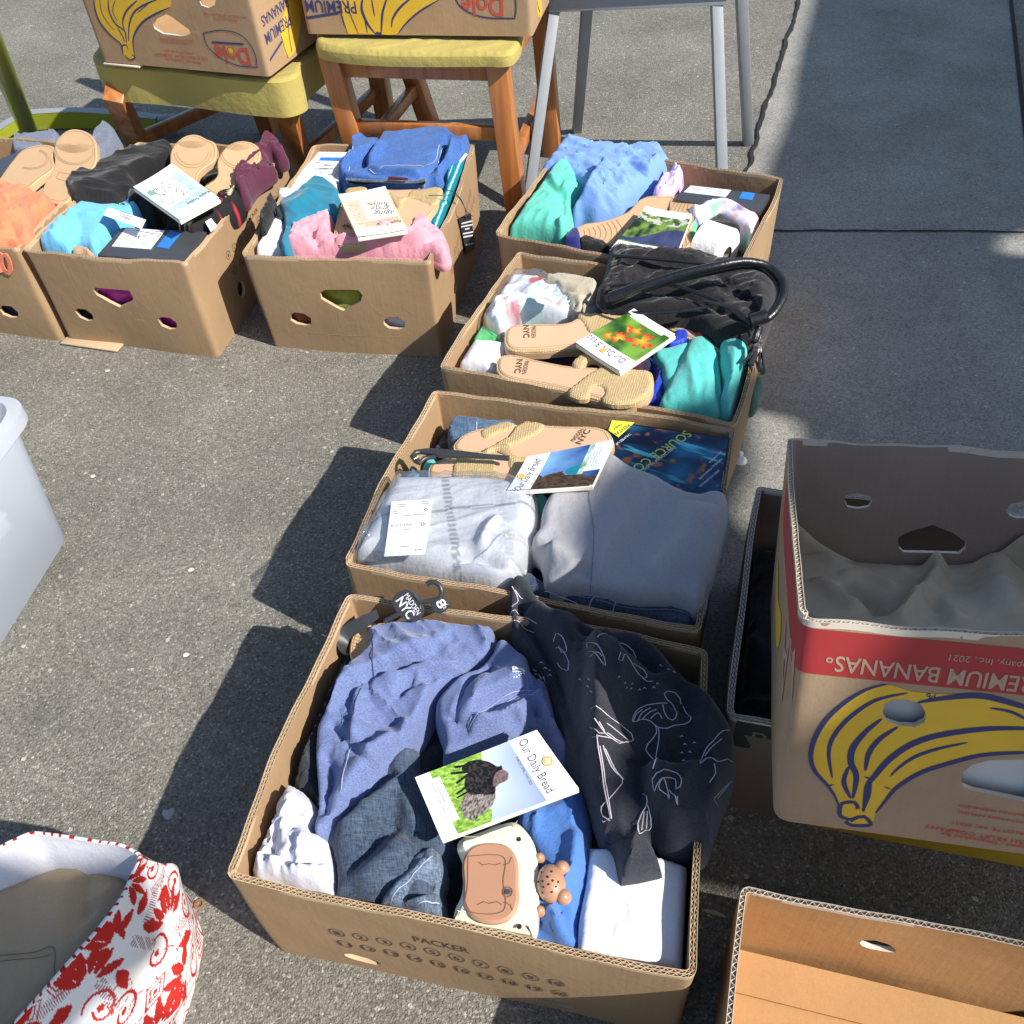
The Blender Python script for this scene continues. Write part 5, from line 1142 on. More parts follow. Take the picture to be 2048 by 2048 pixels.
# hanger with printed tags
hg=thing('shoe_hanger','black plastic shoe hanger with white printed size tags above the blue shirt','hanger',tuple(un(*zi(1350,300),.235)))
fh=tilt((*zi(1300,300),.245),(*zi(1500,120),.272),(*zi(1500,280),.25))
mb=MB();slab(mb,fh,smooth([(*fh.px(*zi(*p)),) for p in((1290,132),(1320,132),(1422,250),(1418,300),(1378,342),(1330,340),(1268,308),(1214,222),(1216,190))],.003),.003,BPL,BPL,bev=.0006,bottom=True)
fT=Face(fh.o+fh.n*.0002,fh.ex,fh.ey)
text(mb,fT,'MADDEN',fh.px(*zi(1292,172)),fh.px(*zi(1378,302)),STRIPW,off=.0004,cap=.0078,bold=.0);text(mb,fT,'NYC',fh.px(*zi(1238,206)),fh.px(*zi(1320,330)),STRIPW,off=.0004,cap=.0125,bold=.015);mb.build('brand_tag',hg)
mb=MB();slab(mb,fh,smooth([tuple(fh.px(*zi(*p))) for p in((1520,182),(1552,180),(1596,235),(1590,252),(1515,290),(1470,228))],.003),.003,BPL,BPL,bev=.0006,bottom=True)
text(mb,fT,'8',fh.px(*zi(1502,215)),fh.px(*zi(1530,262)),STRIPW,off=.0004,cap=.0125,bold=.015);text(mb,fT,'½',fh.px(*zi(1537,232)),fh.px(*zi(1560,262)),STRIPW,off=.0004,cap=.009);mb.build('size_tag',hg)
mb=MB();mb.tube([fh.P(*fh.px(*zi(*p)),-.002) for p in((1160,345),(1210,318),(1262,290))],.0032,BPL);mb.tube([fh.P(*fh.px(*zi(*p)),-.002) for p in((1360,165),(1400,215),(1470,205),(1500,200),(1530,190),(1545,150),(1530,105),(1500,82),(1465,80),(1440,95))],.0036,BPL)
mb.tube([fh.P(*fh.px(*zi(*p)),-.002) for p in((1400,215),(1395,245),(1400,260))],.003,BPL);mb.build('hook',hg)
mb=MB()
pp=[un(*zi(*p),z_) for p,z_ in(((1118,290),.238),((1090,310),.236),((1000,362),.228),((910,420),.218),((885,470),.212),((885,520),.207),((910,560),.203),((980,580),.20))]
Q=spline(pp,.004);T_=np.gradient(Q,axis=0);T_/=np.linalg.norm(T_,axis=1)[:,None];wv=.013*np.sin(np.linspace(.25,2.6,len(Q)));Ez=np.cross(T_,[0,0,1]);V=list(Q+Ez*wv[:,None]*.6+V3(0,0,.008))+list(Q-Ez*wv[:,None]*.6-V3(0,0,.004));n=len(Q)
mb.add(V+[v-V3(0,0,.003) for v in V],[(i,i+1,n+i+1,n+i) for i in range(n-1)]+[(2*n+i,3*n+i,3*n+i+1,2*n+i+1) for i in range(n-1)],BPL);tag(mb.build('sandal_strap'),'black curved rubber strap standing up beside the tan ribbed sole',cat='strap')
# jeans
patch('jeans',.185,zz(zk,(430,230),(470,300),(483,400),(480,485),(580,522),(660,558),(740,545),(874,556),(886,500),(880,370),(928,262),(870,190),(800,0),(760,-260),(600,-260),(520,-50)),DEN,h=.04,edge=.05,wr=(.012,.07,-55,3.),wr2=(.004,.02,-50,2.5),
  folds=[([zi(1500,1180),zi(1230,1420),zi(880,1720),zi(800,1900)],.020,.014,'s',.03),([zi(1570,1380),zi(1330,1520),zi(1290,1760)],.018,.02,'s',.03),([zi(1350,1180),zi(1240,1380)],.012,.012),([zk(560,420),zk(650,330),zk(760,240)],.014,.02),([zk(520,360),zk(640,240),zk(720,170)],.010,.012,'v')],
  clip=b1,label='dark blue denim jeans under the sheep booklet in the nearest box',cat='jeans')
patch('jeans',.205,zz(zk,(648,470),(700,405),(780,300),(850,268),(888,340),(868,430),(884,490),(878,552),(800,548),(740,540),(692,568),(648,545)),DCUF,h=.02,edge=.014,wr=(.008,.02,-60,2),
  folds=[([zk(672,480),zk(740,400),zk(850,300)],.010,.008),([zk(700,500),zk(780,420),zk(870,400)],.014,.010,'v'),([zk(690,540),zk(720,480),zk(840,460)],.010,.008)],strokes=[([zk(668,520),zk(712,430),zk(845,290)],.0014,THREAD),([zk(720,535),zk(760,490),zk(870,470)],.0014,THREAD)],
  clip=b1,label='turned denim hem of jeans beside the cream game toy',cat='jeans')
patch('shirt',.180,zz(zk,(1165,148),(1300,80),(1400,50),(1436,130),(1446,260),(1428,420),(1402,560),(1388,668),(1290,642),(1140,620),(1195,500),(1230,330)),BLU,h=.035,edge=.04,wr=(.012,.03,80,2.5),
  folds=[([zk(1400,200),zk(1380,350),zk(1300,470)],.014,.012),([zk(1260,500),zk(1320,560),zk(1330,640)],.016,.010),([zk(1300,480),zk(1370,520),zk(1390,600)],.014,.008,'v'),([zk(1230,520),zk(1250,600)],.012,.008,'v')],clip=b1,label='bright blue jersey between the toy and the white folded cloth',cat='shirt')
patch('sheet',.196,[(*zk(1440,262),1),zk(1560,262),zk(1700,296),(*zk(1842,345),1),zk(1838,560),(*zk(1812,738),1),zk(1600,700),(*zk(1390,668),1),zk(1405,500),zk(1425,400)],WHF,h=.014,edge=.014,wr=(.003,.04,85,3),
  folds=[([zk(1595,470),zk(1600,520),zk(1570,600)],.003,.003),([zk(1560,540),zk(1545,590),zk(1520,640)],.003,.003)],clip=b1,label='white folded cotton sheet in the near right corner of the nearest box',cat='bed linen')
patch('shirt',.205,zz(zi,(1075,425),(1200,395),(1300,380),(1600,382),(1872,403),(1895,430),(1900,540),(1850,650),(1740,700),(1745,760),(1650,800),(1560,850),(1440,1040),(1380,1150),(1100,1500),(900,1700),(790,1790),(740,1818),(712,1800),(730,1600),(712,1200),(738,1050),(800,955),(895,760),(990,640),(1060,570)),HEA,h=.028,edge=.020,s=.0033,drop=.06,
  wr=(.016,.045,-50,3.),wr2=(.003,.015,-50,2),
  folds=[([zi(1740,700),zi(1600,640),zi(1350,680),(zi(1070,745))],.016,.010,'s',.035),([zi(1750,700),zi(1500,740),zi(1300,830),zi(1270,870)],.016,.014,'v'),([zi(800,965),zi(960,790),zi(1150,690),zi(1500,560)],.018,.012,'s',.03),([zi(1600,400),zi(1400,560),zi(1300,480),zi(1210,400)],.006,.012),
    ([zi(1000,800),zi(960,900),zi(940,1180)],.012,.006,'s',.02),([zi(810,1030),zi(900,1150)],.010,.006,'v'),([zi(930,990),zi(1190,1035),zi(1300,1020)],.006,.004,'v'),([zi(940,890),zi(1080,885)],.004,.003,'v'),
    ([zi(1560,900),zi(1300,1130),zi(960,1400),zi(850,1600)],.014,.02),([zi(1480,1000),zi(1190,1270),zi(900,1560)],.012,.010,'v'),([zi(770,1200),zi(800,1400),zi(760,1650)],.014,.010,'v'),([zi(1250,1130),zi(1050,1300)],.010,.014),([zi(1330,800),zi(1480,880)],.012,.02)],
  strokes=[([zi(945,1180),zi(910,1290),zi(872,1480)],.0010,THREAD,.0012),([zi(1080,430),zi(1082,560),zi(1085,735)],.0012,THD),([zi(1010,790),zi(965,890),zi(930,1170)],.0012,THD)],
  clip=b1,label='heathered blue jersey shirt spread over jeans in the nearest box',cat='shirt')
patch('shirt',.212,zz(zj,(360,497),(440,560),(505,610),(540,730),(612,752),(650,850),(668,930),(700,1050),(762,1160),(735,1182),(640,1060),(590,1020),(520,1030),(380,1110),(180,1180),(0,1235),)+zz(zi,(1560,1270),(1565,1180),(1510,1000),(1505,940),(1560,850),(1700,730),(1800,690),(1900,540))+[zj(290,520)],HEA,h=.028,edge=.02,s=.0033,drop=.06,
  wr=(.014,.04,40,2.),folds=[([zj(100,1020),zj(230,880),zj(420,790),(zj(560,760))],.016,.010,'s',.035),([zj(30,990),zj(120,760),zj(280,620)],.016,.008,'v'),([zj(120,1025),zj(260,1000),zj(420,940),zj(520,870)],.012,.012),([zj(370,970),zj(440,1050)],.010,.006,'v'),([zj(400,950),zj(460,1030)],.010,.006,'v'),([zj(560,800),zj(640,950),zj(690,1080)],.016,.010),([zj(530,870),zj(600,960),zj(620,1010)],.014,.012,'v'),([zi(1630,1010),zi(1700,830),zi(1850,700)],.01,.01)],
  strokes=[([zj(105,1030),zj(230,905),zj(420,800),zj(560,785)],.0009,THREAD,.0012),([zj(120,1040),zj(240,925),zj(430,820),zj(540,800)],.0009,THREAD,.0012)],
  extra=lambda mb,face,surf,hf:[stroke(mb,face,[surf(*zj(400+i*16+k*3,640+k*20)),surf(*zj(412+i*16+k*3,636+k*20))],.0016,STRIPW,off=.0013,hf=hf) for i in range(5) for k in range(5)],
  clip=b1,label='neck and sleeve of a second heathered blue shirt beside the flamingo print',cat='shirt')
FLM=LINE
def fl(*pts): return zz(zj,*pts)
flst=[([fl((1370,870),(1385,930),(1430,970),(1460,935),(1440,880),(1400,840),(1380,800),(1400,783),(1450,795),(1480,830),(1488,870))]),([fl((1400,860),(1330,862),(1250,880),(1200,910),(1175,980),(1230,965),(1290,975),(1330,1010),(1400,1022),(1480,1000),(1550,965),(1500,880))]),
 ([fl((1180,980),(1200,930),(1240,900))]),([fl((1210,970),(1240,920),(1290,890))]),([fl((1240,960),(1290,915),(1330,900))]),([fl((1290,960),(1340,920),(1365,960))]),
 ([fl((1320,1000),(1330,1050),(1270,1130),(1260,1160),(1330,1250),(1305,1290))]),([fl((1340,1010),(1345,1080),(1320,1240))]),
 ([fl((905,905),(940,885),(975,905),(1010,940),(1100,1000),(1170,1060),(1180,1100),(1100,1110),(1010,1100))]),([fl((930,980),(970,1020),(1000,1080))]),([fl((1010,990),(1090,1050),(1150,1100))]),([fl((900,1040),(960,1060),(1000,1060),(960,980))]),([fl((1000,1060),(1020,1120),(1060,1110),(1090,1140),(1150,1105))]),
 ([fl((895,1140),(950,1145),(1060,1135))]),([fl((945,1150),(975,1280),(1000,1440),(1030,1600),(985,1630),(980,1615))]),([fl((965,1150),(990,1290),(1015,1440),(1040,1605))]),([fl((985,1150),(1040,1270),(1110,1360),(1090,1400),(1020,1480),(975,1530),(985,1590),(1030,1620))]),([fl((1000,1160),(1060,1280),(1118,1360))]),
 ([fl((1310,1430),(1300,1370),(1330,1310),(1400,1290),(1460,1310),(1490,1350),(1480,1400),(1455,1415),(1450,1350),(1390,1340),(1350,1370),(1350,1420),(1400,1450),(1410,1500),(1390,1540),(1350,1530),(1310,1470))]),([fl((1410,1420),(1450,1460),(1465,1520),(1445,1580))]),
 ([fl((1240,1445),(1270,1500),(1240,1560),(1210,1640),(1220,1700),(1260,1680),(1300,1620),(1270,1520))]),([fl((1250,1560),(1235,1680))]),([fl((1270,1560),(1265,1670))]),
 ([fl((1800,1035),(1740,1050),(1690,1110),(1640,1170),(1610,1250),(1660,1215),(1720,1235),(1790,1220),(1820,1240))]),([fl((1640,1200),(1700,1130),(1750,1090))]),([fl((1700,1250),(1710,1310),(1670,1370))]),([fl((1800,1375),(1700,1480),(1730,1530))]),([fl((1820,1370),(1720,1480))]),
 ([fl((885,510),(880,480),(920,475),(960,500),(990,560),(1000,620),(960,570),(920,530),(890,530))]),([fl((900,560),(940,530),(980,560))]),([fl((1100,540),(1085,580),(1110,590),(1130,550),(1180,620),(1220,680),(1250,700),(1270,690),(1240,640),(1180,600))]),([fl((1240,700),(1270,720),(1305,720))]),
 ([fl((665,470),(680,420),(710,425),(740,470),(750,530),(720,540),(700,500))]),([fl((680,510),(720,520),(765,600),(760,650),(720,645),(690,600))]),([fl((400,110),(440,200),(400,240))]),([fl((420,130),(470,190))]),([fl((390,290),(450,300),(560,350))]),([fl((395,365),(470,370),(540,400))]),([fl((950,465),(1030,455),(1110,475),(1180,530),(1200,570))])]
dots=[(1120,740),(1165,745),(1160,775),(1210,780),(1240,768),(1300,765),(1325,742),(1130,770),(1080,700),(530,610),(575,605),(600,640),(635,655),(540,680),(570,670),(590,715),(560,715),(630,685),(820,715),(875,718),(870,765),(890,795),(1480,1080),(1500,1130),(1560,1120),(1530,1180),(1490,1235),(1480,1185),(1390,650),(1430,680),(1340,625)]
patch('leggings',.225,zz(zj,(425,85),(500,98),(545,180),(640,290),(700,345),(800,345),(880,400),(1000,430),(1160,450),(1330,540),(1480,720),(1620,800),(1760,970),(1825,1100),(1820,1350),(1745,1560),(1700,1690),(1640,1815),(1575,1780),(1480,1800),(1370,1750),(1310,1690))+[(1322,1742,1),(1245,1756,1),(1215,1680)]+zz(zj,(1000,1740),(950,1640),(900,1450),(860,1330),(760,1160),(700,980),(640,760),(500,580),(420,430),(385,255)),NAVY,h=.035,edge=.028,s=.0036,drop=.05,
  wr=(.016,.06,70,3.5),folds=[([zj(455,100),zj(460,260),zj(560,420),zj(680,620),zj(730,800),zj(800,1050),zj(860,1250)],.030,.020,'v'),([zj(860,460),zj(905,640),zj(890,900),zj(885,1250)],.026,.014,'s',.05),([zj(560,200),zj(700,420),zj(780,620),zj(830,900),(zj(850,1150))],.022,.030),([zj(940,520),zj(980,700),zj(960,1000),zj(980,1400)],.02,.035),([zj(1240,1300),zj(1290,1550),zj(1330,1760)],.030,.012,'s',.06),([zj(1440,700),zj(1500,830),zj(1480,950)],.012,.02,'v'),([zj(820,400),zj(900,450),zj(1180,560),zj(1400,700)],.014,.012,'v')],
  strokes=[(p[0],.0011,FLM,.0010,False) for p in flst]+[([zj(x,y),zj(x+12,y-9),zj(x+26,y)],.0017,FLM,.0013,True) for x,y in dots]+[([zj(1000,1735),zj(1150,1715),zj(1270,1690)],.0010,THD)],
  label='navy leggings with pale flamingo line drawings hanging over the right wall',cat='leggings')
# toy
tf=tilt((*zk(950,250),.232),(*zk(950,560),.232),(*zk(1220,400),.236))
def L_(f,zf,*pts): return [tuple(f.px(*zf(*p))) for p in pts]
toy=thing('game_toy','cream handheld game toy lying face down with a brown back plate and bear head','toy',tuple(un(*zk(1070,400),.205)))
mb=MB();slab(mb,tf,clipto(tf,smooth(L_(tf,zk,(1150,150),(1200,190),(1228,240),(1240,330),(1240,480),(1230,560),(1200,600),(1130,620),(1020,597),(952,560),(920,525),(925,480),(948,430),(950,300),(932,250),(940,220),(1000,195),(1080,165)),.003),b1,.002),.026,CREAM,CREAM,bev=.008,bottom=True)
for p in((1170,225),(965,545),(1172,556)): ring(mb,tf,tf.px(*zk(*p)),.0014,.0014,.0026,DHOLE,off=.0006,n=14)
stroke(mb,tf,L_(tf,zk,(960,215),(1060,215),(1130,195),(1165,155)),.0009,plain('cream groove',(.5,.46,.34)),off=.0005);stroke(mb,tf,L_(tf,zk,(935,545),(1020,575),(1120,575),(1190,600)),.0009,plain('cream groove',(.5,.46,.34)),off=.0005);mb.build('body',toy,ang=35)
mb=MB();slab(mb,tf,smooth(L_(tf,zk,(1065,242),(1125,252),(1162,300),(1170,400),(1168,480),(1140,528),(1070,548),(1000,528),(964,480),(960,400),(962,300),(1000,255)),.003),.006,BROWN,BROWN,bev=.003,off=.005)
BRG=plain('brown groove',(.22,.10,.06))
for pts in(((980,296),(1112,298),(1113,390),(1112,503),(978,500),(979,400),(980,296)),((1020,318),(1035,330),(1060,325),(1085,330),(1105,322)),((1015,480),(1040,468),(1060,475),(1090,468),(1108,480)),((1113,330),(1135,322),(1145,300)),((1113,470),(1140,480),(1148,500))): stroke(mb,tf,L_(tf,zk,*pts),.0010,BRG,off=.0056,step=.004)
mb.build('battery_cover',toy,ang=35)
mb=MB();ring(mb,tf,tf.px(*zk(1130,432)),.005,.005,.0012,BRG,off=.006,n=20);poly(mb,tf,oval(tuple(tf.px(*zk(1130,432))),.003,.003,14),METAL,off=.0065);mb.build('screw',toy)
def dome(mb,c,r,m,sq=(1,1,.7),n=14):
    V=[];
    for i in range(n//2+1):
        ph=math.pi/2*i/(n//2)
        for k in range(n): th=2*math.pi*k/n;V.append(c+tf.ex*r*sq[0]*math.cos(th)*math.cos(ph)+tf.ey*r*sq[1]*math.sin(th)*math.cos(ph)+tf.n*r*sq[2]*math.sin(ph))
    mb.add(V,[(i*n+k,i*n+(k+1)%n,(i+1)*n+(k+1)%n,(i+1)*n+k) for i in range(n//2) for k in range(n)],m)
mb=MB();hc=tf.px(*zk(1290,382));hw=abs(tf.px(*zk(1350,385))[0]-tf.px(*zk(1237,385))[0])/2;hhh=abs(tf.px(*zk(1290,308))[1]-tf.px(*zk(1290,455))[1])/2
dome(mb,tf.P(hc[0],hc[1],-.008),1,BROWN,(hw,hhh,.016),26)
for p in((1332,325),(1338,434)): q=tf.px(*zk(*p));dome(mb,tf.P(q[0],q[1],-.008),.0085,BROWN,(1,1,1.2),16)
for p in((1245,278),(1246,480)): q=tf.px(*zk(*p));dome(mb,tf.P(q[0],q[1],-.014),.006,BROWN,(1,1,1.5),12)
for p in((1258,355),(1296,357),(1245,388),(1262,392),(1282,378),(1300,392),(1320,394),(1265,412),(1285,405),(1296,430),(1260,428),(1312,412)):
    q=tf.px(*zk(*p));rr2=((q[0]-hc[0])/hw)**2+((q[1]-hc[1])/hhh)**2;hz=-.008+.016*math.sqrt(max(0,1-rr2))+.0005;poly(mb,tf,oval(tuple(q),.0013,.0013,10),DHOLE,off=hz)
mb.build('bear_head',toy,ang=60)
# sheep booklet
def sheep(u,v,X,Y):
    C=np.tile(WPR,(len(u),1));ph=(v>.235);sky_=mixc(S(120,140,175),S(214,224,236),(v-.2)*1.6+ (1-u)*.3+(vn(u*3,v*3,4)-.5)*.3);C[ph]=sky_[ph]
    gl=.50+.18*(u-.5)+.05*(fbm(u*8,v*8,3)-.5);gr=ph&(v>gl+.05);n=fbm(u*40,v*40,8,4);gc=mixc(S(60,110,20),S(170,205,90),n*1.6-.3);gc=mixc(gc,np.array(S(205,215,120)),(vn(u*6,v*6,11)-.55)*2);C[gr]=gc[gr]
    w1=pmask(X,Y,zz(zj,(75,1500),(100,1440),(220,1432),(288,1436),(285,1490),(245,1545),(190,1585),(148,1612),(100,1595),(70,1540)));n2=vn(X*.55+Y*.3,Y*.12-X*.2,5);wc=mixc(S(30,28,28),S(165,155,145),n2*1.2-.1);C[w1]=wc[w1]
    b1_=pmask(X,Y,zz(zj,(100,1245),(180,1222),(250,1235),(318,1265),(330,1255),(340,1285),(372,1300),(375,1335),(345,1360),(310,1375),(295,1400),(290,1440),(215,1442),(120,1440),(95,1400),(100,1330),(115,1300),(75,1290)));bc=mixc(S(14,12,12),S(70,62,60),vn(X*.3,Y*.3,7)*1.2-.4);C[b1_]=bc[b1_]
    b2_=pmask(X,Y,zz(zj,(300,1300),(345,1285),(375,1310),(370,1350),(320,1375),(285,1400),(280,1350)));c2=mixc(S(60,50,48),S(140,120,115),vn(X*.5,Y*.5,9));C[b2_]=c2[b2_]
    for a,b_,w_ in (((120,1255),(35,1270),5),((110,1300),(10,1310),5),((110,1320),(45,1370),5),((100,1400),(45,1440),4.5),((110,1430),(50,1465),4)):
        d,_,_=dseg(np.c_[X,Y],np.array([zj(*a),zj(*b_)]));C[d<w_*.5]=S(22,18,18)
    lab=(v>.80)&(u>.12)&(u<.8);C[lab&(v>.83)]=WPR;C[v>.885]=WPR
    lines(u,v,.14,.76,.835,.925,3,C,S(90,95,105),.6);return C
bk1,_f=booklet('devotional booklet with black sheep on grass, on the jeans above the cream toy',tilt((*zi(1370,1385),.262),(1158,1578,.262),(885,1680,.252)),(1074,1462),(1158,1579),(884,1682),(831,1557),sheep,
  texts=[('Our Daily Bread',zj(441,1113),zj(625,1446),INK,.0075),('MARCH | APRIL | MAY 2025',zj(424,1212),zj(518,1388),GREYI,.0024)],res=(150,215),th=.010)
mb=MB();q=_f.px(*zj(630,1237));poly(mb,_f,oval(tuple(q),.0060,.0062,24),plain('gold ink',(.62,.42,.12),rough=.4),off=.0030)
for k in range(5): stroke(mb,_f,[q+np.array([(-.0035+.0016*k),-.003]),q+np.array([-.001+.0008*k,.0005]),q+np.array([-.003+.0014*k,.0035])],.0006,STRIPW,off=.0033)
mb.build('emblem',bk1)
# ==================================================== BOX TWO
patch('jeans',.20,zz(zh,(612,176),(700,182),(790,192),(880,200),(880,300),(700,320),(600,300)),DEN2,h=.012,edge=.01,wr=(.004,.02),strokes=[([zh(705,190),zh(700,250)],.0016,THREAD)],clip=b2,label='mid blue denim folded in the far left corner of the blanket box',cat='jeans')
patch('jeans',.20,zz(zh,(372,412),(440,405),(436,440),(425,485),(368,482)),DEN2,h=.012,edge=.01,wr=(.004,.02),clip=b2,label='small edge of mid blue denim by the left wall of the blanket box',cat='jeans')
patch('clothing',.20,zz(zh,(500,370),(540,395),(500,480),(400,480),(448,430)),AQUA,h=.015,edge=.012,wr=(.005,.02),clip=b2,label='aqua cloth peeping out beside the lower slide sandal of the blanket box',cat='clothing')
patch('clothing',.195,zz(zh,(940,540),(1010,530),(1030,600),(990,660),(950,600)),AQUA,h=.012,edge=.012,wr=(.005,.02),clip=b2,label='aqua cloth glimpsed between the bagged blanket and the grey trousers',cat='clothing')
sandal('upper of two raffia slide sandals beside the disc case, footbed lettering to the right',tilt((*zh(650,300),.222),(*zh(1300,250),.236),(*zh(900,350),.228)),zz(zh,(598,318),(620,270),(680,235),(760,215),(900,205),(1100,212),(1280,226),(1314,262),(1318,310),(1270,332),(1050,350),(900,375),(700,360)),
  straps=[(zz(zh,(722,238),(800,198),(860,192),(880,210),(800,245),(745,270)),.012),(zz(zh,(905,198),(1005,200),(1012,212),(890,290),(860,300),(905,350),(960,360),(850,362),(760,350),(790,290),(840,262)),.018)],txt=((zh(1143,290),zh(1188,236)),(zh(1172,302),zh(1218,238))),txtcap=.010)
sandal('lower of two raffia slide sandals, next to the plastic bag holding the blanket',tilt((*zh(500,450),.232),(*zh(900,450),.240),(*zh(600,330),.230)),zz(zh,(482,430),(500,385),(560,358),(700,330),(820,335),(915,370),(940,420),(900,480),(850,515),(700,520),(560,505),(495,480)),
  straps=[(zz(zh,(620,350),(720,325),(780,340),(800,420),(830,500),(720,500),(690,450),(665,450),(670,490),(600,480),(595,420)),.018),(zz(zh,(735,325),(840,290),(870,320),(900,400),(870,412),(830,340),(790,318),(745,335)),.012)])
hg=thing('shoe_hanger','black plastic shoe hanger with a hooked end lying over the tan sandals','hanger',tuple(un(*zh(600,340),.245)))
mb=MB();mb.tube([un(*zh(*p),.262) for p in((850,352),(760,345),(640,335),(560,338),(500,325),(450,322))],[.0045,.004,.006,.005,.005,.004],BPL);mb.build('bar',hg)
mb=MB();mb.tube([un(*zh(*p),.262) for p in((640,330),(560,322),(480,318),(430,325),(415,345),(425,360),(440,350))],.0042,BPL);mb.tube([un(*zh(*p),.262) for p in((520,345),(470,350),(445,375),(430,365))],.0035,BPL);mb.build('hook',hg)
DGEN=printmat('printed disc sleeve',rough=.18,spec=.6,bump=.02)
def discart(u,v,X,Y):
    C=mixc(S(10,38,80),S(40,130,175),fbm(u*4,v*5,12,4)*1.5-.45);n=fbm(u*9,v*9,21,3);C=mixc(C,S(8,18,45),(fbm(u*2.5,v*3,5,3)-.45)*3)
    C=mixc(C,S(90,200,220),((fbm(u*14+v*4,v*3,31,3)-.66)*6));C=mixc(C,S(150,95,60),((fbm(u*10,v*12,44,2)-.70)*7))
    C[(u<.025)|(u>.975)|(v<.02)|(v>.98)]=S(15,18,25);return C
YINK=plain('acid yellow ink',(.66,.72,.06),rough=.4)
bt_,_f=booklet('blue printed disc case with yellow rental corner and large yellow lettering',tilt((*zh(1310,185),.226),(*zh(1850,262),.236),(*zh(1800,530),.232)),zh(1843,262),zh(1803,528),zh(1215,430),zh(1306,186),discart,name='disc_case',cat='disc case',group=None,th=.014,curl=.0005,res=(120,150),mat=DGEN,texts=[('SOURCE CO',zh(1640,228),zh(1400,392),YINK,0,1.15),('DIRECTOR OF MOON',zh(1590,300),zh(1450,402),STRIPW,0,1),('VERA FARMIGA',zh(1800,320),zh(1745,372),STRIPW,0,1),('MICHELLE MONAGHAN',zh(1800,355),zh(1700,445),STRIPW,0,1),('JAKE GYLLENHAAL',zh(1790,405),zh(1700,480),STRIPW,0,1),('THUMBS UP',zh(1392,240),zh(1325,290),STRIPW,0,1)])
mb=MB();slab(mb,Face(_f.o+_f.n*.003,_f.ex,_f.ey),[tuple(_f.px(*zh(*p))) for p in((1312,186),(1412,196),(1340,262),(1296,232))],.0012,YINK,bev=.0002);text(mb,_f,'RENTAL',_f.px(*zh(1385,205)),_f.px(*zh(1316,250)),INK,off=.0033);text(mb,_f,'ONLY',_f.px(*zh(1350,202)),_f.px(*zh(1315,225)),INK,off=.0033);mb.build('rental_sticker',bt_)
patch('jeans',.212,zz(zh,(930,880),(1010,920),(1250,960),(1500,1010),(1700,1040),(1692,1112),(1400,1062),(1100,1005),(915,960),(900,910)),DEN,h=.014,edge=.012,wr=(.004,.03),clip=b2,folds=[([zh(1000,960),zh(1100,985),zh(1180,1010)],.004,.004)],strokes=[([zh(1010,955),zh(1120,985),zh(1250,1020)],.0012,THREAD),([zh(1240,968),zh(1200,1015)],.0012,THREAD),([zh(1340,985),zh(1310,1035)],.0012,THREAD)],label='dark denim jeans edge below the soft grey trousers',cat='jeans')
patch('trousers',.228,zz(zh,(1290,362),(1400,420),(1500,455),(1600,510),(1690,540),(1760,528),(1815,540),(1832,600),(1800,760),(1740,950),(1705,1042),(1600,1012),(1480,1008),(1400,1005),(1200,958),(1025,946),(1010,860),(990,800),(948,762),(985,690),(1000,600),(1060,510),(1150,450),(1225,410)),GRYC,h=.03,edge=.028,wr=(.009,.09,70,2),s=.0036,drop=.03,
  folds=[([zh(1020,760),zh(1090,800),zh(1150,870)],.01,.02),([zh(1180,830),zh(1230,900),zh(1330,970)],.008,.012,'v'),([zh(1700,560),zh(1650,740),zh(1520,900)],.01,.03),([zh(960,760),zh(1000,840),zh(1020,930)],.012,.012,'v')],strokes=[([zh(1030,935),zh(1200,950),zh(1400,996),zh(1600,1002),zh(1690,1030)],.0009,plain('grey seam',(.2,.2,.22),rough=.9)),([zh(1235,420),zh(1210,520),zh(1230,700),zh(1215,940)],.0009,MATS['grey seam'])],label='soft grey trousers folded in the right half of the blanket box',cat='trousers')
patch('trousers',.212,zz(zh,(1690,980),(1700,1045),(1600,1030),(1450,1020),(1380,1000),(1500,990)),GRYC,h=.012,edge=.008,label='second fold of grey twill under the grey trousers',cat='trousers',clip=b2)
# bagged blanket
def plaid(V2,W3,face):
    a,b=V2[:,0],V2[:,1];C=np.tile(S(205,205,207),(len(a),1));n=fbm(a*300,b*300,4,2);C=C*(.9+.15*n)[:,None]
    c0=face.px(*zh(600,700));c1=face.px(*zh(590,500));th=.0
    X=a-c0[0];Y=b-c0[1];X=X+.006*np.sin(Y*18)
    def bar_(m,k):
        hatch=(np.sin((a+b)*1900)>-.5);C[m&hatch]=C[m&hatch]*k
    bar_(np.abs(X)<.0058,.5);bar_(np.abs(Y-.012)<.005,.5);bar_(np.abs(X-.075)<.006,.85);bar_(np.abs(X+.075)<.006,.85);bar_(np.abs(Y+.05)<.006,.85);bar_(np.abs(Y-.06)<.006,.86);bar_(np.abs(X-.13)<.004,.6)
    return C
PLM=printmat('plaid fleece',rough=.95,spec=.1,bump=.5,bs=260)
BK=zz(zh,(272,490),(400,488),(600,488),(850,505),(950,545),(978,650),(950,780),(910,890),(850,945),(600,912),(350,862),(160,822),(165,700),(190,610),(235,530))
bw=thing('wrapped_blanket','pale plaid fleece blanket folded in a clear plastic bag with a price sheet','blanket',tuple(un(*zh(580,700),.2)))
patch('blanket',.215,BK,PLM,h=.050,edge=.045,drop=.05,s=.0032,clip=b2,wr=(.006,.06,10,2),colf=plaid,parent=bw,folds=[([zh(280,810),zh(450,830),zh(700,800),zh(850,850)],.016,.010,'v'),([zh(720,790),zh(760,700),zh(820,640)],.012,.012)])
BK2=zz(zh,(262,474),(400,480),(600,480),(850,495),(965,540),(992,650),(965,780),(915,900),(930,930),(860,962),(600,925),(350,875),(144,834),(150,700),(178,605),(225,520))
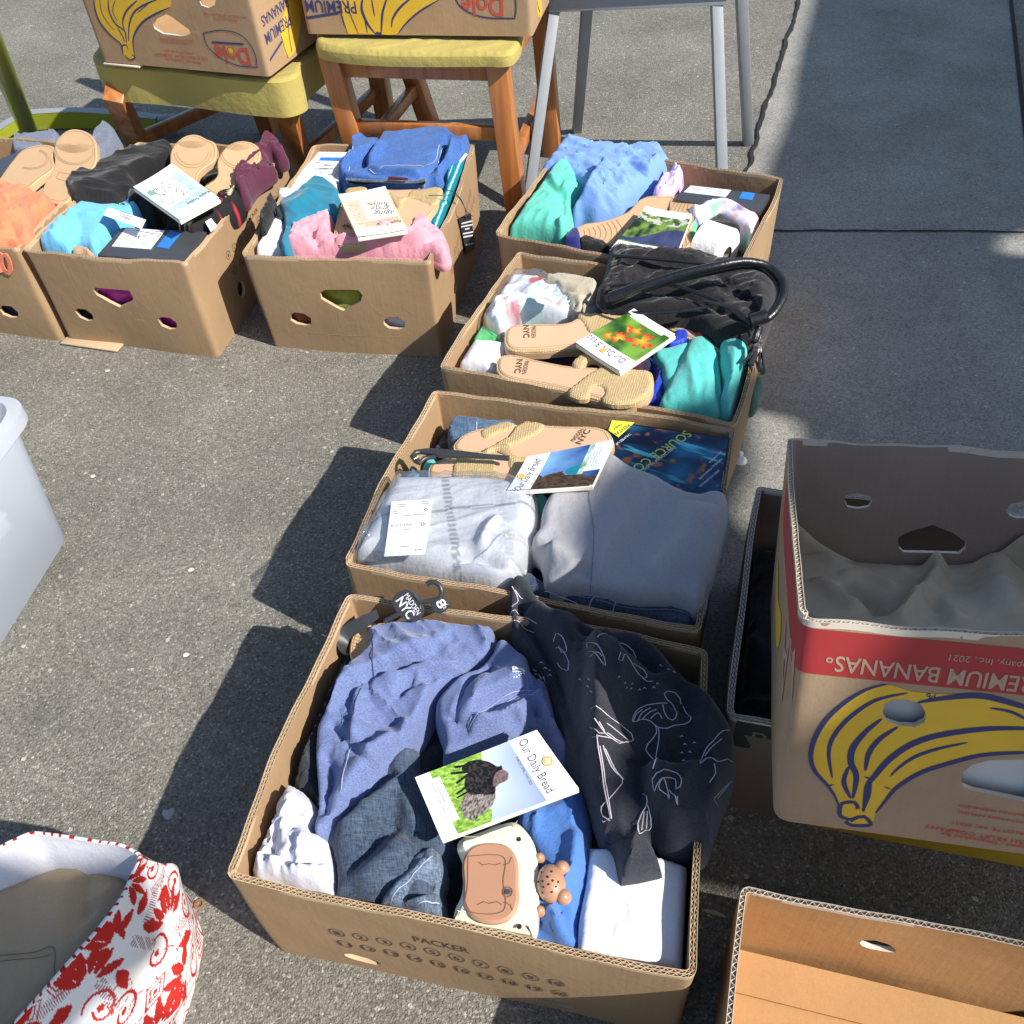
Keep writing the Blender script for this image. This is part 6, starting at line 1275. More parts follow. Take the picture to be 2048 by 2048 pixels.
patch('plastic_bag',.216,BK2,FILM,h=.062,edge=.045,drop=.05,s=.004,clip=b2,wr=(.007,.045,70,3),wr2=(.003,.018,20,2),parent=bw,puff=.006,folds=[([zh(900,700),zh(820,820),zh(780,900)],.014,.008),([zh(960,600),zh(930,760),zh(930,900)],.016,.010,'v'),([zh(240,520),zh(210,640),zh(200,780)],.014,.006),([zh(300,500),zh(230,600),zh(170,760)],.012,.005),([zh(500,900),zh(650,890),zh(800,930)],.012,.006)])
lf=tilt((*zh(320,545),.276),(*zh(500,540),.280),(*zh(470,780),.276))
mb=MB();slab(mb,lf,[tuple(lf.px(*zh(*p))) for p in((322,545),(507,535),(471,782),(289,792))],.0006,STRIPW,bev=.0001)
text(mb,lf,'R-315-YVG',lf.px(*zh(318,662)),lf.px(*zh(413,655)),GREYI,off=.0005);text(mb,lf,'$3.00',lf.px(*zh(427,768)),lf.px(*zh(460,766)),GREYI,off=.0005)
ring(mb,lf,lf.px(*zh(462,648)),.0024,.0024,.0012,INK,off=.0005);ring(mb,lf,lf.px(*zh(476,582)),.002,.002,.001,INK,off=.0005)
for a,b_ in (((345,562),(392,558)),((345,572),(385,568)),((330,592),(352,590)),((330,602),(352,600)),((455,548),(490,545)),((452,558),(490,555)),((378,610),(478,602)),((362,750),(405,747)),((375,672),(405,670))): stroke(mb,lf,[lf.px(*zh(*a)),lf.px(*zh(*b_))],.0012,GREYI,off=.0005)
mb.build('price_sheet',bw)
def lake(u,v,X,Y):
    C=np.tile(WPR,(len(u),1));C[:]=S(235,238,240);ph=v>.27;C[ph]=mixc(S(25,60,120),S(120,165,215),(.9-v)*1.2+(fbm(u*3,v*3,4)-.5))[ph]
    r=ph&(u+.25*(fbm(v*7,u*5,8)-.5)<.42-.2*(v-.3));C[r]=mixc(S(30,25,22),S(95,75,55),fbm(u*30,v*30,5)*1.5-.3)[r]
    t=ph&(np.hypot((u-.42)/.12,(v-.72)/.14)<1);C[t]=S(30,120,140)
    C[(v>.78)&(u>.35)]=S(215,222,224);g=(v>.74)&(v<.80)&(u>.3);C[g]=mixc(S(90,140,110),S(200,220,210),vn(u*20,v*20))[g];lines(u,v,.45,.92,.83,.95,4,C,S(110,120,115),.6);return C
bk,_f=booklet('devotional booklet with a blue bay photograph and torn corner, between sandals and grey trousers',tilt((*zh(850,500),.262),(*zh(1310,280),.272),(*zh(1200,475),.268)),zh(842,502),zh(932,352),zh(1318,275),zh(1225,478),lake,texts=[('Our Daily Bread',zh(900,507),zh(993,366),INK,.0075),('JUNE | JULY | AUGUST',zh(955,480),zh(985,412),GREYI,.0025)])
mb=MB();q=_f.px(*zh(905,437));poly(mb,_f,oval(tuple(q),.0055,.0055,20),MATS['gold ink'],off=.0030);mb.build('emblem',bk)
# ==================================================== BOX THREE
def floral(V2,W3,face):
    a,b=V2[:,0],V2[:,1];C=np.tile(S(222,226,228),(len(a),1));n=fbm(a*38,b*38,3,3);m=fbm(a*30+5,b*30,9,2)
    C=mixc(C,S(215,90,100),(n-.62)*9);C=mixc(C,S(200,225,222),(m-.6)*8);return C
FLO=printmat('floral jersey',rough=.9,spec=.1,bump=.3,bs=120)
fb_=thing('bagged_clothing','white floral clothing in a clear plastic bag by the left wall of the handbag box','clothing',tuple(un(*zg(480,350),.2)))
patch('garment',.205,zz(zg,(285,305),(345,262),(480,235),(600,250),(680,300),(760,370),(765,425),(500,436),(400,450),(380,520),(310,480),(280,400)),FLO,h=.04,edge=.03,s=.0035,clip=b3,wr=(.014,.03,20,2),colf=floral,parent=fb_,folds=[([zg(340,390),zg(420,370),zg(560,400),zg(700,420)],.016,.010,'s',.03),([zg(400,270),zg(520,300),zg(620,360)],.010,.01,'v')])
patch('plastic_bag',.207,zz(zg,(268,300),(340,248),(480,222),(605,238),(690,290),(772,365),(775,432),(500,442),(400,455),(382,545),(300,505),(266,440),(258,350)),FILM,h=.048,edge=.03,s=.004,clip=b3,wr=(.008,.03,60,3),wr2=(.003,.014,20,2),parent=fb_)
lf=tilt((*zg(540,290),.262),(*zg(620,250),.262),(*zg(640,340),.262));mb=MB();slab(mb,lf,[tuple(lf.px(*zg(*p))) for p in((530,285),(625,252),(668,322),(640,348),(560,325))],.0006,STRIPW,bev=.0001)
for a,b_ in (((545,292),(590,275)),((555,302),(575,295)),((598,300),(640,325))): stroke(mb,lf,[lf.px(*zg(*a)),lf.px(*zg(*b_))],.0012,GREYI,off=.0005)
mb.build('label',fb_)
patch('clothing',.215,zz(zg,(790,290),(860,280),(905,240),(960,390),(880,395),(800,375)),GRYJ,h=.015,edge=.015,wr=(.006,.02),label='dark blue grey cloth beside the curled sand straps',cat='clothing')
patch('straps',.238,zz(zg,(598,232),(612,222),(700,215),(800,235),(868,250),(868,290),(800,330),(795,360),(765,372),(735,340),(700,295),(655,255)),SAND,h=.022,edge=.012,s=.003,wr=(.008,.02,-20,3),folds=[([zg(660,250),zg(720,290),zg(770,340)],.016,.008,'v'),([zg(670,235),zg(760,265),(zg(860,270))],.012,.006,'v')],label='curled sand coloured canvas straps next to the black handbag',cat='straps')
patch('clothing',.20,zz(zg,(250,462),(300,490),(340,515),(385,560),(300,575),(215,560),(228,500)),GREEN,h=.02,edge=.012,clip=b3,wr=(.010,.02,60,2),label='green cloth poking out above the white rolled towel',cat='clothing')
patch('towel',.195,zz(zg,(122,668),(140,595),(180,572),(290,572),(420,585),(510,605),(400,640),(345,690),(345,745),(240,720),(140,690)),WHF,h=.04,edge=.045,clip=b3,wr=(.004,.03),folds=[([zg(175,600),zg(165,640),zg(170,690)],.005,.004,'v'),([zg(190,598),zg(182,640),zg(188,692)],.004,.003,'v')],label='white rolled towel in the near left corner of the handbag box',cat='towel')
PAT=FB('red and navy pattern cloth',(.22,.03,.06),(.02,.05,.12),scale=45,big=25,bigamt=.7)
patch('clothing',.195,zz(zg,(500,600),(600,580),(800,590),(1000,650),(1150,640),(1160,700),(1000,690),(850,670),(640,640)),PAT,h=.02,edge=.02,wr=(.012,.02),label='dark cloth patterned in red and navy between the two tan sandals',cat='clothing')
sandal('upper of two tan sandals in the handbag box, heel by the plastic bag',tilt((*zg(400,520),.234),(*zg(1000,420),.240),(*zg(800,560),.232)),zz(zg,(386,525),(395,480),(430,452),(560,443),(720,436),(800,400),(960,396),(1080,420),(1040,500),(880,570),(720,575),(560,588),(430,585),(395,562)),
  straps=[(zz(zg,(775,388),(820,384),(960,398),(1010,420),(930,470),(870,500),(835,490),(800,440)),.016)],txt=((zg(533,460),zg(530,524)),(zg(487,458),zg(490,524))),txtcap=.011)
sandal('lower of two tan sandals in the handbag box, woven strap by the front wall',tilt((*zg(360,660),.234),(*zg(1150,740),.243),(*zg(700,790),.236)),zz(zg,(345,660),(362,618),(410,603),(560,632),(730,663),(880,672),(1060,680),(1150,692),(1168,730),(1160,790),(1120,840),(1040,862),(900,845),(700,795),(520,760),(400,735),(352,700)),
  straps=[(zz(zg,(722,802),(765,755),(850,692),(930,660),(980,668),(1050,680),(1140,692),(1160,730),(1155,785),(1110,832),(1040,860),(900,840),(912,800),(900,775),(868,768),(845,790),(820,832)),.016),(zz(zg,(742,655),(790,605),(850,600),(912,620),(918,655),(905,660),(870,635),(820,640),(790,680)),.020)],txt=((zg(498,645),zg(480,712)),(zg(456,636),zg(442,708))),txtcap=.011)
patch('clothing',.212,zz(zg,(1260,550),(1280,505),(1305,496),(1355,540),(1300,580),(1240,590)),RBLU,h=.02,edge=.012,wr=(.012,.02,40,2),label='royal blue nylon by the flower booklet corner in the handbag box',cat='clothing')
patch('clothing',.195,zz(zg,(1120,655),(1200,700),(1235,770),(1215,830),(1205,890),(1130,885),(1050,870),(1120,830),(1165,780),(1165,710)),RBLU,h=.03,edge=.02,clip=b3,wr=(.016,.022,70,2),label='crumpled royal blue nylon between the sandal toe and the aqua cloth',cat='clothing')
patch('shirt',.212,zz(zg,(1168,605),(1250,585),(1340,565),(1400,600),(1380,700),(1290,800),(1230,770),(1200,690)),AQUA,h=.02,edge=.02,wr=(.005,.04),label='flat fold of aqua cloth at the right end of the handbag box',cat='shirt')
patch('shirt',.212,zz(zg,(1345,560),(1400,542),(1460,560),(1498,610),(1520,740),(1525,860),(1510,922),(1400,918),(1300,900),(1208,888),(1228,800),(1280,690),(1320,610)),AQUA,h=.035,edge=.04,s=.0036,clip=b3,wr=(.010,.05,75,2.5),folds=[([zg(1490,600),zg(1505,740),zg(1530,900)],.02,.010,'v'),([zg(1220,790),zg(1250,850),zg(1320,900)],.012,.010,'v')],label='plump aqua jersey bundle beside the blue nylon',cat='shirt')
patch('shirt',.218,zz(zg,(1508,545),(1540,518),(1580,512),(1625,545),(1655,610),(1682,700),(1645,820),(1590,920),(1530,915),(1530,760),(1505,640)),AQUA,h=.045,edge=.04,s=.0036,clip=b3,wr=(.008,.05,80,3),label='rolled aqua jersey under the handbag tassels at the right wall',cat='shirt')
patch('sandal_strap',.228,zz(zg,(1385,500),(1460,483),(1475,500),(1535,545),(1505,562),(1440,530)),RED_,h=.01,edge=.008,label='coral red strap below the handbag',cat='strap')
sandal('beige sandal edge running beneath the handbag toward the aqua cloth',.226,zz(zg,(1190,425),(1300,440),(1400,490),(1500,545),(1515,590),(1450,570),(1350,522),(1270,480)),th=.01)
# handbag
hb=thing('handbag','black cloth handbag with leather trim and tassels lying across the third box','handbag',tuple(un(*zg(1300,300),.22)))
HBP=tilt((*zg(900,330),.236),(*zg(1700,480),.242),(*zg(1000,90),.236))
patch('bag_body',HBP,zz(zg,(952,72),(1020,68),(1100,84),(1250,95),(1400,112),(1500,140),(1650,180),(1780,235),(1800,290),(1775,400),(1735,470),(1665,540),(1600,562),(1500,532),(1350,445),(1200,432),(1000,405),(930,392),(882,352),(866,312),(900,232),(925,140)),NYL,h=.042,edge=.06,s=.004,drop=.045,parent=hb,wr=(.022,.06,-15,2.5),wr2=(.008,.02,-10,2),
  folds=[([zg(960,250),zg(1150,240),zg(1400,300),zg(1600,400)],.024,.016,'v'),([zg(1500,160),zg(1600,260),zg(1700,330)],.02,.02,'v'),([zg(1000,110),zg(1200,130),zg(1450,160)],.016,.02),([zg(950,330),zg(1100,340),zg(1400,350)],.014,.01)])
def lift3(zf,pts): return [un(*zf(x,y),z_) for x,y,z_ in pts]
def tubem(name,P,r,m,par): mb=MB();mb.tube(spline(P,.006),r,m,12);return mb.build(name,par)
tubem('handle',lift3(zg,[(935,308,.292),(1000,290,.300),(1085,250,.315),(1300,180,.335),(1500,135,.345),(1640,112,.345),(1760,135,.335),(1835,200,.325),(1848,280,.315),(1810,360,.305),(1760,410,.298),(1690,432,.292)]),.0070,LEATHER,hb)
tubem('handle',lift3(zg,[(1010,300,.290),(1085,268,.300),(1300,205,.315),(1500,160,.325),(1640,135,.328),(1740,150,.320),(1810,215,.312),(1826,290,.305),(1790,370,.298),(1730,425,.29)]),.0060,LEATHER,hb)
for a,b_ in (((1085,235,.318),(1100,285,.300)),((1690,400,.300),(1745,440,.30))): pass
for A_,B2 in (((940,306,.292),(1100,248,.312)),((1672,425,.296),(1760,395,.303))): tubem('handle_collar',lift3(zg,[A_,((A_[0]+B2[0])/2,(A_[1]+B2[1])/2,(A_[2]+B2[2])/2),B2]),.0115,LEATHER,hb)
for P in ([(905,240,.270),(880,290,.268),(885,345,.262),(940,375,.262),(1100,380,.275),(1300,370,.285),(1450,350,.290)],[(940,240,.285),(1150,225,.300),(1300,245,.298),(1500,320,.292),(1650,420,.28),(1725,480,.268)],[(955,82,.29),(1100,92,.297),(1400,122,.297),(1500,148,.295)],[(1430,318,.296),(1560,350,.290),(1650,400,.284),(1720,455,.27)]): tubem('piping',lift3(zg,P),.0032,LEATHER,hb)
mb=MB()
for k in range(9):
    x0=1690+k*5;y0=520;x1=1640+k*13+random.uniform(-8,8);y1=640+random.uniform(-20,60);mb.tube(spline(lift3(zg,[(x0,y0,.272),(x0-4+k,y0+60,.262),(x1,y1,.262-.002*k)]),.01),.0022,LEATHER,5)
mb.tube(spline(lift3(zg,[(1720,460,.285),(1705,500,.28),(1695,530,.272)]),.008),.006,LEATHER,8)
mb.tube(spline(lift3(zg,[(1640,500,.275),(1650,520,.272),(1670,540,.27)]),.008),.006,LEATHER,8)
for e in ((1735,700),(1740,690),(1715,680)): mb.tube(spline(lift3(zg,[(1700,530,.27),(1690,600,.25),(1705,640,.235),(*e,.20)]),.008),.0022,LEATHER,5)
mb.build('tassel',hb)
def flowers(u,v,X,Y):
    C=np.tile(WPR,(len(u),1));ph=(v>.27);C[ph]=mixc(S(35,75,30),S(120,165,60),fbm(u*4,v*4,6,3)*2-.5)[ph]
    r=np.random.RandomState(5)
    for cx,cy,sz in ((.30,.62,.24),(.62,.46,.17),(.68,.66,.12),(.78,.40,.12),(.55,.72,.15)):
        for k in range(9):
            th=r.rand()*6.28;x=u-cx;y=(v-cy)*1.4;a_=x*math.cos(th)+y*math.sin(th);b_=-x*math.sin(th)+y*math.cos(th);m=ph&(a_>0)&(a_<sz)&(np.abs(b_)<sz*.17*np.sin(np.clip(a_/sz,0,1)*math.pi)**.6)
            C[m]=mixc(S(235,190,60),S(215,60,35),a_/sz*1.3)[m]
    C[(v>.86)&(u>.15)&(u<.9)]=WPR;C[v>.90]=WPR;lines(u,v,.2,.85,.865,.94,3,C,S(120,125,130),.6);return C
bk,_f=booklet('devotional booklet with orange flowers on its cover, on the tan sandals by the handbag',tilt((*zg(760,545),.262),(*zg(1065,366),.272),(*zg(1280,500),.268)),zg(995,693),zg(762,542),zg(1065,366),zg(1282,500),flowers,texts=[('Our Daily Bread',zg(1030,632),zg(840,500),INK,.0085)])
mb=MB();q=_f.px(*zg(905,582));poly(mb,_f,oval(tuple(q),.0055,.0055,20),MATS['gold ink'],off=.0030);mb.build('emblem',bk)
patch('clothing',.12,[zg(1690,740),zg(1725,740),zg(1720,800),zg(1690,860),zg(1668,860),zg(1672,790)],FB('dusty green cloth',(.08,.18,.14),scale=200),h=.02,edge=.012,drop=.03,label='dull green cloth bulging out of the side of the handbag box',cat='clothing')
# ==================================================== BOX FOUR
def rolls(label,A_,B2,r,cat='paper roll'):
    A_,B2=np.array(A_),np.array(B2);rt=thing('paper_roll',label,cat,tuple((A_+B2)/2-V3(0,0,r)));ax=(B2-A_)/np.linalg.norm(B2-A_)
    x=np.cross(ax,[0,0,1]);x/=np.linalg.norm(x);y=np.cross(ax,x);mb=MB();V=[];n=48
    prof=[(A_,.35),(A_+ax*.002,.40),(A_+ax*.001,.9),(A_+ax*.003,1),(B2-ax*.003,1),(B2-ax*.001,.9),(B2-ax*.002,.4),(B2,.35)]
    for c,k in prof:
        for i in range(n): th=2*math.pi*i/n;V.append(c+(x*math.cos(th)+y*math.sin(th))*r*k)
    mb.add(V,[(j*n+i,j*n+(i+1)%n,(j+1)*n+(i+1)%n,(j+1)*n+i) for j in range(7) for i in range(n)],plain('quilted tissue',(.84,.84,.83),rough=.9,bump=.6,nscale=120,noise=.03));mb.build('paper',rt)
    mb=MB();mb.tube([A_+ax*.004,B2-ax*.004],r*.36,plain('grey cardboard core',(.42,.38,.32)),20,cap=False);mb.build('core',rt)
rolls('white quilted tissue roll lying on its side at the near right of the farthest box',un(*ze(1330,705),.205),un(*ze(1490,760),.205),.054)
patch('shirt',.20,zz(ze,(368,322),(400,260),(440,200),(500,152),(600,138),(720,166),(860,178),(1000,168),(1080,176),(1130,215),(1154,262),(1085,330),(1030,392),(950,440),(890,482),(862,530),(780,552),(700,562),(620,548),(565,552),(600,470),(590,390),(500,340)),SKY,h=.05,edge=.045,s=.004,drop=.06,wr=(.022,.06,-40,2.),wr2=(.008,.02,-40,2),
  folds=[([ze(760,240),ze(700,300),ze(640,380),ze(600,470)],.018,.012,'s',.04),([ze(620,520),ze(680,480),ze(760,470)],.014,.008,'v'),([ze(880,200),ze(960,260),ze(1080,330)],.012,.016,'v'),([ze(1060,190),ze(1100,250),ze(1110,300)],.010,.01),([ze(740,440),ze(840,470),ze(870,520)],.012,.008,'v')],label='cornflower blue shirt heaped in the far corner of the farthest box',cat='shirt')
patch('shirt',.205,zz(ze,(412,322),(440,282),(500,262),(555,280),(588,330),(596,388),(632,428),(568,480),(560,560),(545,640),(505,708),(430,690),(350,672),(240,655),(152,636),(190,600),(232,530),(268,440),(290,385),(350,340)),MINT,h=.045,edge=.04,s=.004,drop=.05,clip=b4,wr=(.016,.05,60,2.),folds=[([ze(400,330),ze(480,390),ze(590,410)],.014,.010,'s',.03),([ze(480,340),ze(500,440),ze(500,560)],.012,.016,'v'),([ze(560,480),ze(500,600),ze(440,660)],.010,.014)],label='mint green hooded jersey at the left of the farthest box',cat='shirt')
sandal('upturned sandal with ribbed sole running from the mint jersey in the farthest box',tilt((*ze(600,640),.218),(*ze(1130,420),.226),(*ze(900,560),.220)),zz(ze,(556,660),(560,612),(620,570),(740,550),(880,500),(1000,402),(1100,396),(1185,402),(1130,480),(1040,540),(960,600),(860,680),(740,700),(620,695)),up=False,ribs=arcs(ze,(560,625),40,300,9,-30,42,.55))
sandal('upturned sandal with ribbed heel beside the video case in the farthest box',tilt((*ze(1200,400),.226),(*ze(1335,450),.230),(*ze(1200,700),.236)),zz(ze,(1140,480),(1180,392),(1260,390),(1330,405),(1338,470),(1300,540),(1265,600),(1275,660),(1240,710),(1140,705),(1120,640),(1130,560)),up=False,ribs=[[ze(1210+i*16,392),ze(1150+i*24,482+i*3)] for i in range(5)]+arcs(ze,(1150,690),30,120,5,-60,20,.9))
patch('packet',.225,zz(ze,(1068,352),(1110,300),(1150,285),(1160,252),(1200,258),(1230,300),(1205,350),(1188,375),(1130,402),(1052,398)),printmat('shiny printed packet',rough=.2,spec=.7,bump=.3,bs=60),h=.022,edge=.015,s=.003,wr=(.012,.02,60,2),colf=lambda V,W,f_:mixc(S(225,170,235),S(175,90,200),fbm(V[:,0]*60,V[:,1]*60,3)*2-.5)*.5+.5*mixc(S(245,235,250),S(240,80,90),(fbm(V[:,0]*50,V[:,1]*50,13)-.55)*6),label='small shiny pink and purple packet beside the video case',cat='packet')
for i,(lab,z_) in enumerate((('upper black video cassette case with white and blue labels in the farthest box',.236),('lower black video cassette case under the labelled one',.206))):
    f=tilt((*ze(1240,330),z_+.002),(*ze(1755,388),z_),(*ze(1690,495),z_-.004)) if i==0 else flat(z_)
    root=thing('video_case',lab,'video case',tuple(un(*ze(1500,420),z_-.028)),'black video cases in the farthest box')
    Q=[tuple(f.px(*ze(*p))) for p in ((1238,330),(1752,388),(1692,496),(1180,418))] if i==0 else [tuple(f.px(*ze(*p))) for p in ((1300,450),(1700,470),(1680,530),(1290,480))]
    mb=MB();slab(mb,f,Q,.026,CASE,CASE,bev=.002,bottom=True);mb.build('shell',root)
    if i==0:
        mb=MB();slab(mb,f,[tuple(f.px(*ze(*p))) for p in ((1272,338),(1516,365),(1482,406),(1230,377))],.001,STRIPW,bev=.0001,off=.0012)
        for a,b_ in (((1275,355),(1330,362)),((1290,366),(1330,371)),((1360,355),(1400,360)),((1370,372),(1395,376)),((1420,372),(1490,380)),((1430,385),(1470,390))): stroke(mb,f,[f.px(*ze(*a)),f.px(*ze(*b_))],.0016,GREYI,off=.0016)
        mb.build('price_label',root);mb=MB();slab(mb,f,[tuple(f.px(*ze(*p))) for p in ((1585,375),(1660,384),(1642,426),(1562,414))],.001,BLUL,bev=.0001,off=.0012);mb.build('blue_sticker',root)
        mb=MB();slab(mb,f,[tuple(f.px(*ze(*p))) for p in ((1402,415),(1455,421),(1452,440),(1396,434))],.001,PW,bev=.0001,off=.0010);mb.build('tape',root)
def tie(V,W,f_): 
    n=fbm(V[:,0]*26,V[:,1]*26,5,3);C=mixc(S(235,225,235),S(235,130,110),(n-.52)*6);C=mixc(C,S(60,60,130),(fbm(V[:,0]*20+3,V[:,1]*20,8,2)-.62)*8);return mixc(C,S(120,195,150),(fbm(V[:,0]*22+9,V[:,1]*22,18,2)-.64)*8)
patch('shirt',.205,zz(ze,(1335,500),(1380,488),(1460,492),(1540,520),(1640,560),(1695,582),(1670,640),(1640,682),(1590,650),(1500,600),(1420,562),(1350,592),(1300,640),(1262,665),(1262,600),(1240,545),(1300,520)),printmat('tie dye jersey',rough=.9,spec=.1,bump=.3,bs=200),h=.04,edge=.035,s=.004,clip=b4,wr=(.012,.03,-30,2),colf=tie,label='tie dyed white, orange and green shirt behind the tissue roll',cat='shirt')
patch('cap',.20,zz(ze,(1295,645),(1340,600),(1400,570),(1440,555),(1500,590),(1570,650),(1480,655),(1380,665)),NYL,h=.03,edge=.03,wr=(.006,.03),label='black cap like cloth between the tie dyed shirt and the tissue roll',cat='clothing')
patch('sock',.214,zz(ze,(508,712),(535,650),(560,633),(598,638),(606,668),(590,715),(545,718)),FB('royal navy knit',(.02,.025,.16),scale=300),h=.025,edge=.015,clip=b4,label='small navy blue knit toe at the near wall of the farthest box',cat='sock')
patch('clothing',.205,zz(ze,(600,682),(700,690),(748,705),(785,742),(700,745),(640,735),(598,715)),NYL,h=.02,edge=.012,clip=b4,wr=(.008,.02),label='black cloth scrap beneath the booklet with foliage',cat='clothing')
def foliage(u,v,X,Y):
    C=np.tile(WPR,(len(u),1));ph=(v>.24)&(v<.90);C[ph]=mixc(S(25,40,25),S(120,155,60),fbm(u*9,v*9,7,4)*2.2-.7)[ph]
    r=ph&(v<.48+.15*np.sin(u*4+1))&(v>.26);C[r]=mixc(S(35,40,75),S(75,80,120),fbm(u*8,v*8,5))[r];w_=ph&(v>.68)&(fbm(u*12,v*20,9,3)>.56);C[w_]=S(190,190,175);C[(v>.86)&(u>.1)&(u<.9)]=WPR;return C
bk,_f=booklet('devotional booklet with green foliage photograph, nearest the tissue roll in the farthest box',tilt((*ze(780,738),.248),(*ze(1000,470),.244),(*ze(1278,520),.248)),ze(1170,800),ze(780,737),ze(1002,470),ze(1280,517),foliage,texts=[('Our Daily Bread',ze(1075,722),ze(842,683),INK,.0085)])
mb=MB();q=_f.px(*ze(940,742));poly(mb,_f,oval(tuple(q),.0055,.0055,20),MATS['gold ink'],off=.0030);mb.build('emblem',bk)
# ==================================================== BOX FIVE (jeans, pink cloth)
root=thing('plastic_case','milky white flat plastic case with blue barred price label, far left of the jeans box','case',tuple(un(*zd(600,380),.2)))
f=tilt((*zd(630,222),.235),(*zd(865,225),.238),(*zd(400,480),.228));mb=MB();slab(mb,f,smooth([(*f.px(*zd(*p)),1) for p in ((630,222),(868,226),(800,400),(735,500),(402,492))],.01),.03,CLEARC,CLEARC,bev=.003,bottom=True);mb.build('shell',root)
mb=MB();slab(mb,f,[tuple(f.px(*zd(*p))) for p in ((648,292),(815,300),(742,408),(530,403))],.0008,STRIPW,bev=.0001,off=.001);slab(mb,f,[tuple(f.px(*zd(*p))) for p in ((650,270),(828,272),(818,298),(640,293))],.0008,BLUL,bev=.0001,off=.0011)
for a,b_ in (((700,325),(670,322)),((735,330),(680,329)),((740,352),(640,348)),((700,356),(600,354)),((665,378),(640,377)),((725,395),(700,394)),((650,310),(620,309))): stroke(mb,f,[f.px(*zd(*a)),f.px(*zd(*b_))],.0022,GREYI,off=.0016)
mb.build('price_label',root)
patch('clothing',.222,zz(zd,(362,520),(400,512),(470,530),(475,548),(430,545),(425,580),(368,580)),WHC,h=.015,edge=.008,label='white buckle shaped scrap under the milky plastic case',cat='clothing')
patch('jeans',.232,zz(zd,(905,142),(940,140),(1000,165),(1080,172),(1090,240),(1020,300),(985,350),(975,440),(900,440),(830,455),(778,402),(800,340),(860,270)),DENB,h=.02,edge=.012,s=.0045,drop=.05,wr=(.010,.04,40,3),folds=[([zd(1060,180),zd(960,260),zd(850,330),zd(800,400)],.014,.012),([zd(870,240),zd(850,300)],.008,.01)],strokes=[([zd(880,190),zd(865,240),zd(850,260)],.0022,THREAD),([zd(860,350),zd(810,420),zd(900,450)],.0018,THREAD)],label='left fold of bright blue jeans over the milky plastic case',cat='jeans')
patch('jeans',.240,zz(zd,(1100,145),(1200,140),(1350,120),(1552,93),(1580,130),(1650,165),(1692,152),(1690,230),(1640,300),(1600,340),(1530,375),(1510,470),(1420,480),(1360,515),(1240,508),(1100,498),(960,478),(830,462),(820,436),(960,415),(985,370),(975,350),(1020,300),(1080,170)),DENB,h=.028,edge=.016,s=.0045,drop=.05,wr=(.008,.06,30,3),
  folds=[([zd(985,372),zd(1060,400),zd(1200,410),(zd(1400,440))],.012,.008,'s',.03),([zd(1560,110),zd(1530,220),zd(1480,300),zd(1400,430)],.012,.010,'v'),([zd(1600,160),zd(1570,280),zd(1500,400)],.014,.010),([zd(1640,180),zd(1620,270),zd(1540,350)],.012,.008,'v'),([zd(1000,330),zd(1040,260),zd(1090,170)],.01,.012)],
  strokes=[([zd(1000,372),zd(1060,352),zd(1210,385),zd(1400,408)],.002,THREAD),([zd(1500,180),zd(1470,290),zd(1400,330)],.002,THREAD),([zd(1530,200),zd(1490,300)],.0018,THREAD)],label='bright blue jeans folded flat with the dark waistband opening toward the camera',cat='jeans')
# dark waistband opening and leather patch on the near edge of the jeans
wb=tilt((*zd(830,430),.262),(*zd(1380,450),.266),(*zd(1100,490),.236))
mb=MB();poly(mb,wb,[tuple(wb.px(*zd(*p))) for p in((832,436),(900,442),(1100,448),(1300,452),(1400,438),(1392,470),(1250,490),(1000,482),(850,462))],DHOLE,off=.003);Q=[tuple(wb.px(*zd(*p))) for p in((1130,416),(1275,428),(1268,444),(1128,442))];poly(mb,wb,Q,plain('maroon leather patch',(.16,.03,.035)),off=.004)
for pts in (((830,430),(960,440),(1130,446),(1300,452),(1400,436)),((850,466),(1000,488),(1240,498),(1390,474))): mb.tube(spline([wb.P(*wb.px(*zd(*p)),.002) for p in pts],.01),.0035,DCUF,6)
o=mb.build('waistband');j_=[q for q in bpy.data.objects if q.get('label','').startswith('bright blue jeans folded flat')][0]
lw=Vector(o.location)-Vector(j_.location);o.parent=j_;o.location=lw
def stripes(V,W,f_):
    d_=b5.T[2]-b5.T[1];d_/=np.linalg.norm(d_);x=W[:,0]*d_[1]-W[:,1]*d_[0];C=np.tile(np.array(S(25,120,135)),(len(V),1));C[np.abs((x*1000)%12-6)<.9]=S(190,225,230);return C
patch('shirt',.222,zz(zd,(1582,290),(1640,300),(1682,322),(1655,420),(1612,540),(1600,640),(1555,700),(1492,820),(1430,800),(1405,760),(1480,650),(1535,540),(1545,400)),printmat('striped cotton',rough=.9,spec=.1,bump=.2,bs=200),h=.025,edge=.02,s=.0017,drop=.05,clip=b5,wr=(.006,.03,60,3),colf=stripes,folds=[([zd(1520,590),zd(1600,560)],.012,.008,'v')],label='teal striped cotton along the right wall of the jeans box',cat='shirt')
sandal('tan sandal with gathered raffia strap beneath the aging booklet',tilt((*zd(760,850),.240),(*zd(1480,560),.246),(*zd(830,560),.240)),zz(zd,(750,880),(762,730),(790,620),(850,540),(1000,505),(1200,505),(1400,500),(1510,505),(1508,560),(1460,680),(1380,750),(1240,850),(1050,890),(880,905),(780,900)),
  straps=[(zz(zd,(1145,528),(1200,550),(1260,560),(1290,520),(1400,500),(1508,492),(1506,560),(1450,620),(1400,600),(1270,572),(1240,590),(1222,640),(1170,600)),.018),(zz(zd,(830,500),(880,485),(980,490),(960,515),(850,530)),.010)],txt=((zd(850,760),zd(852,800)),(zd(800,775),zd(830,800))),txtcap=.013)
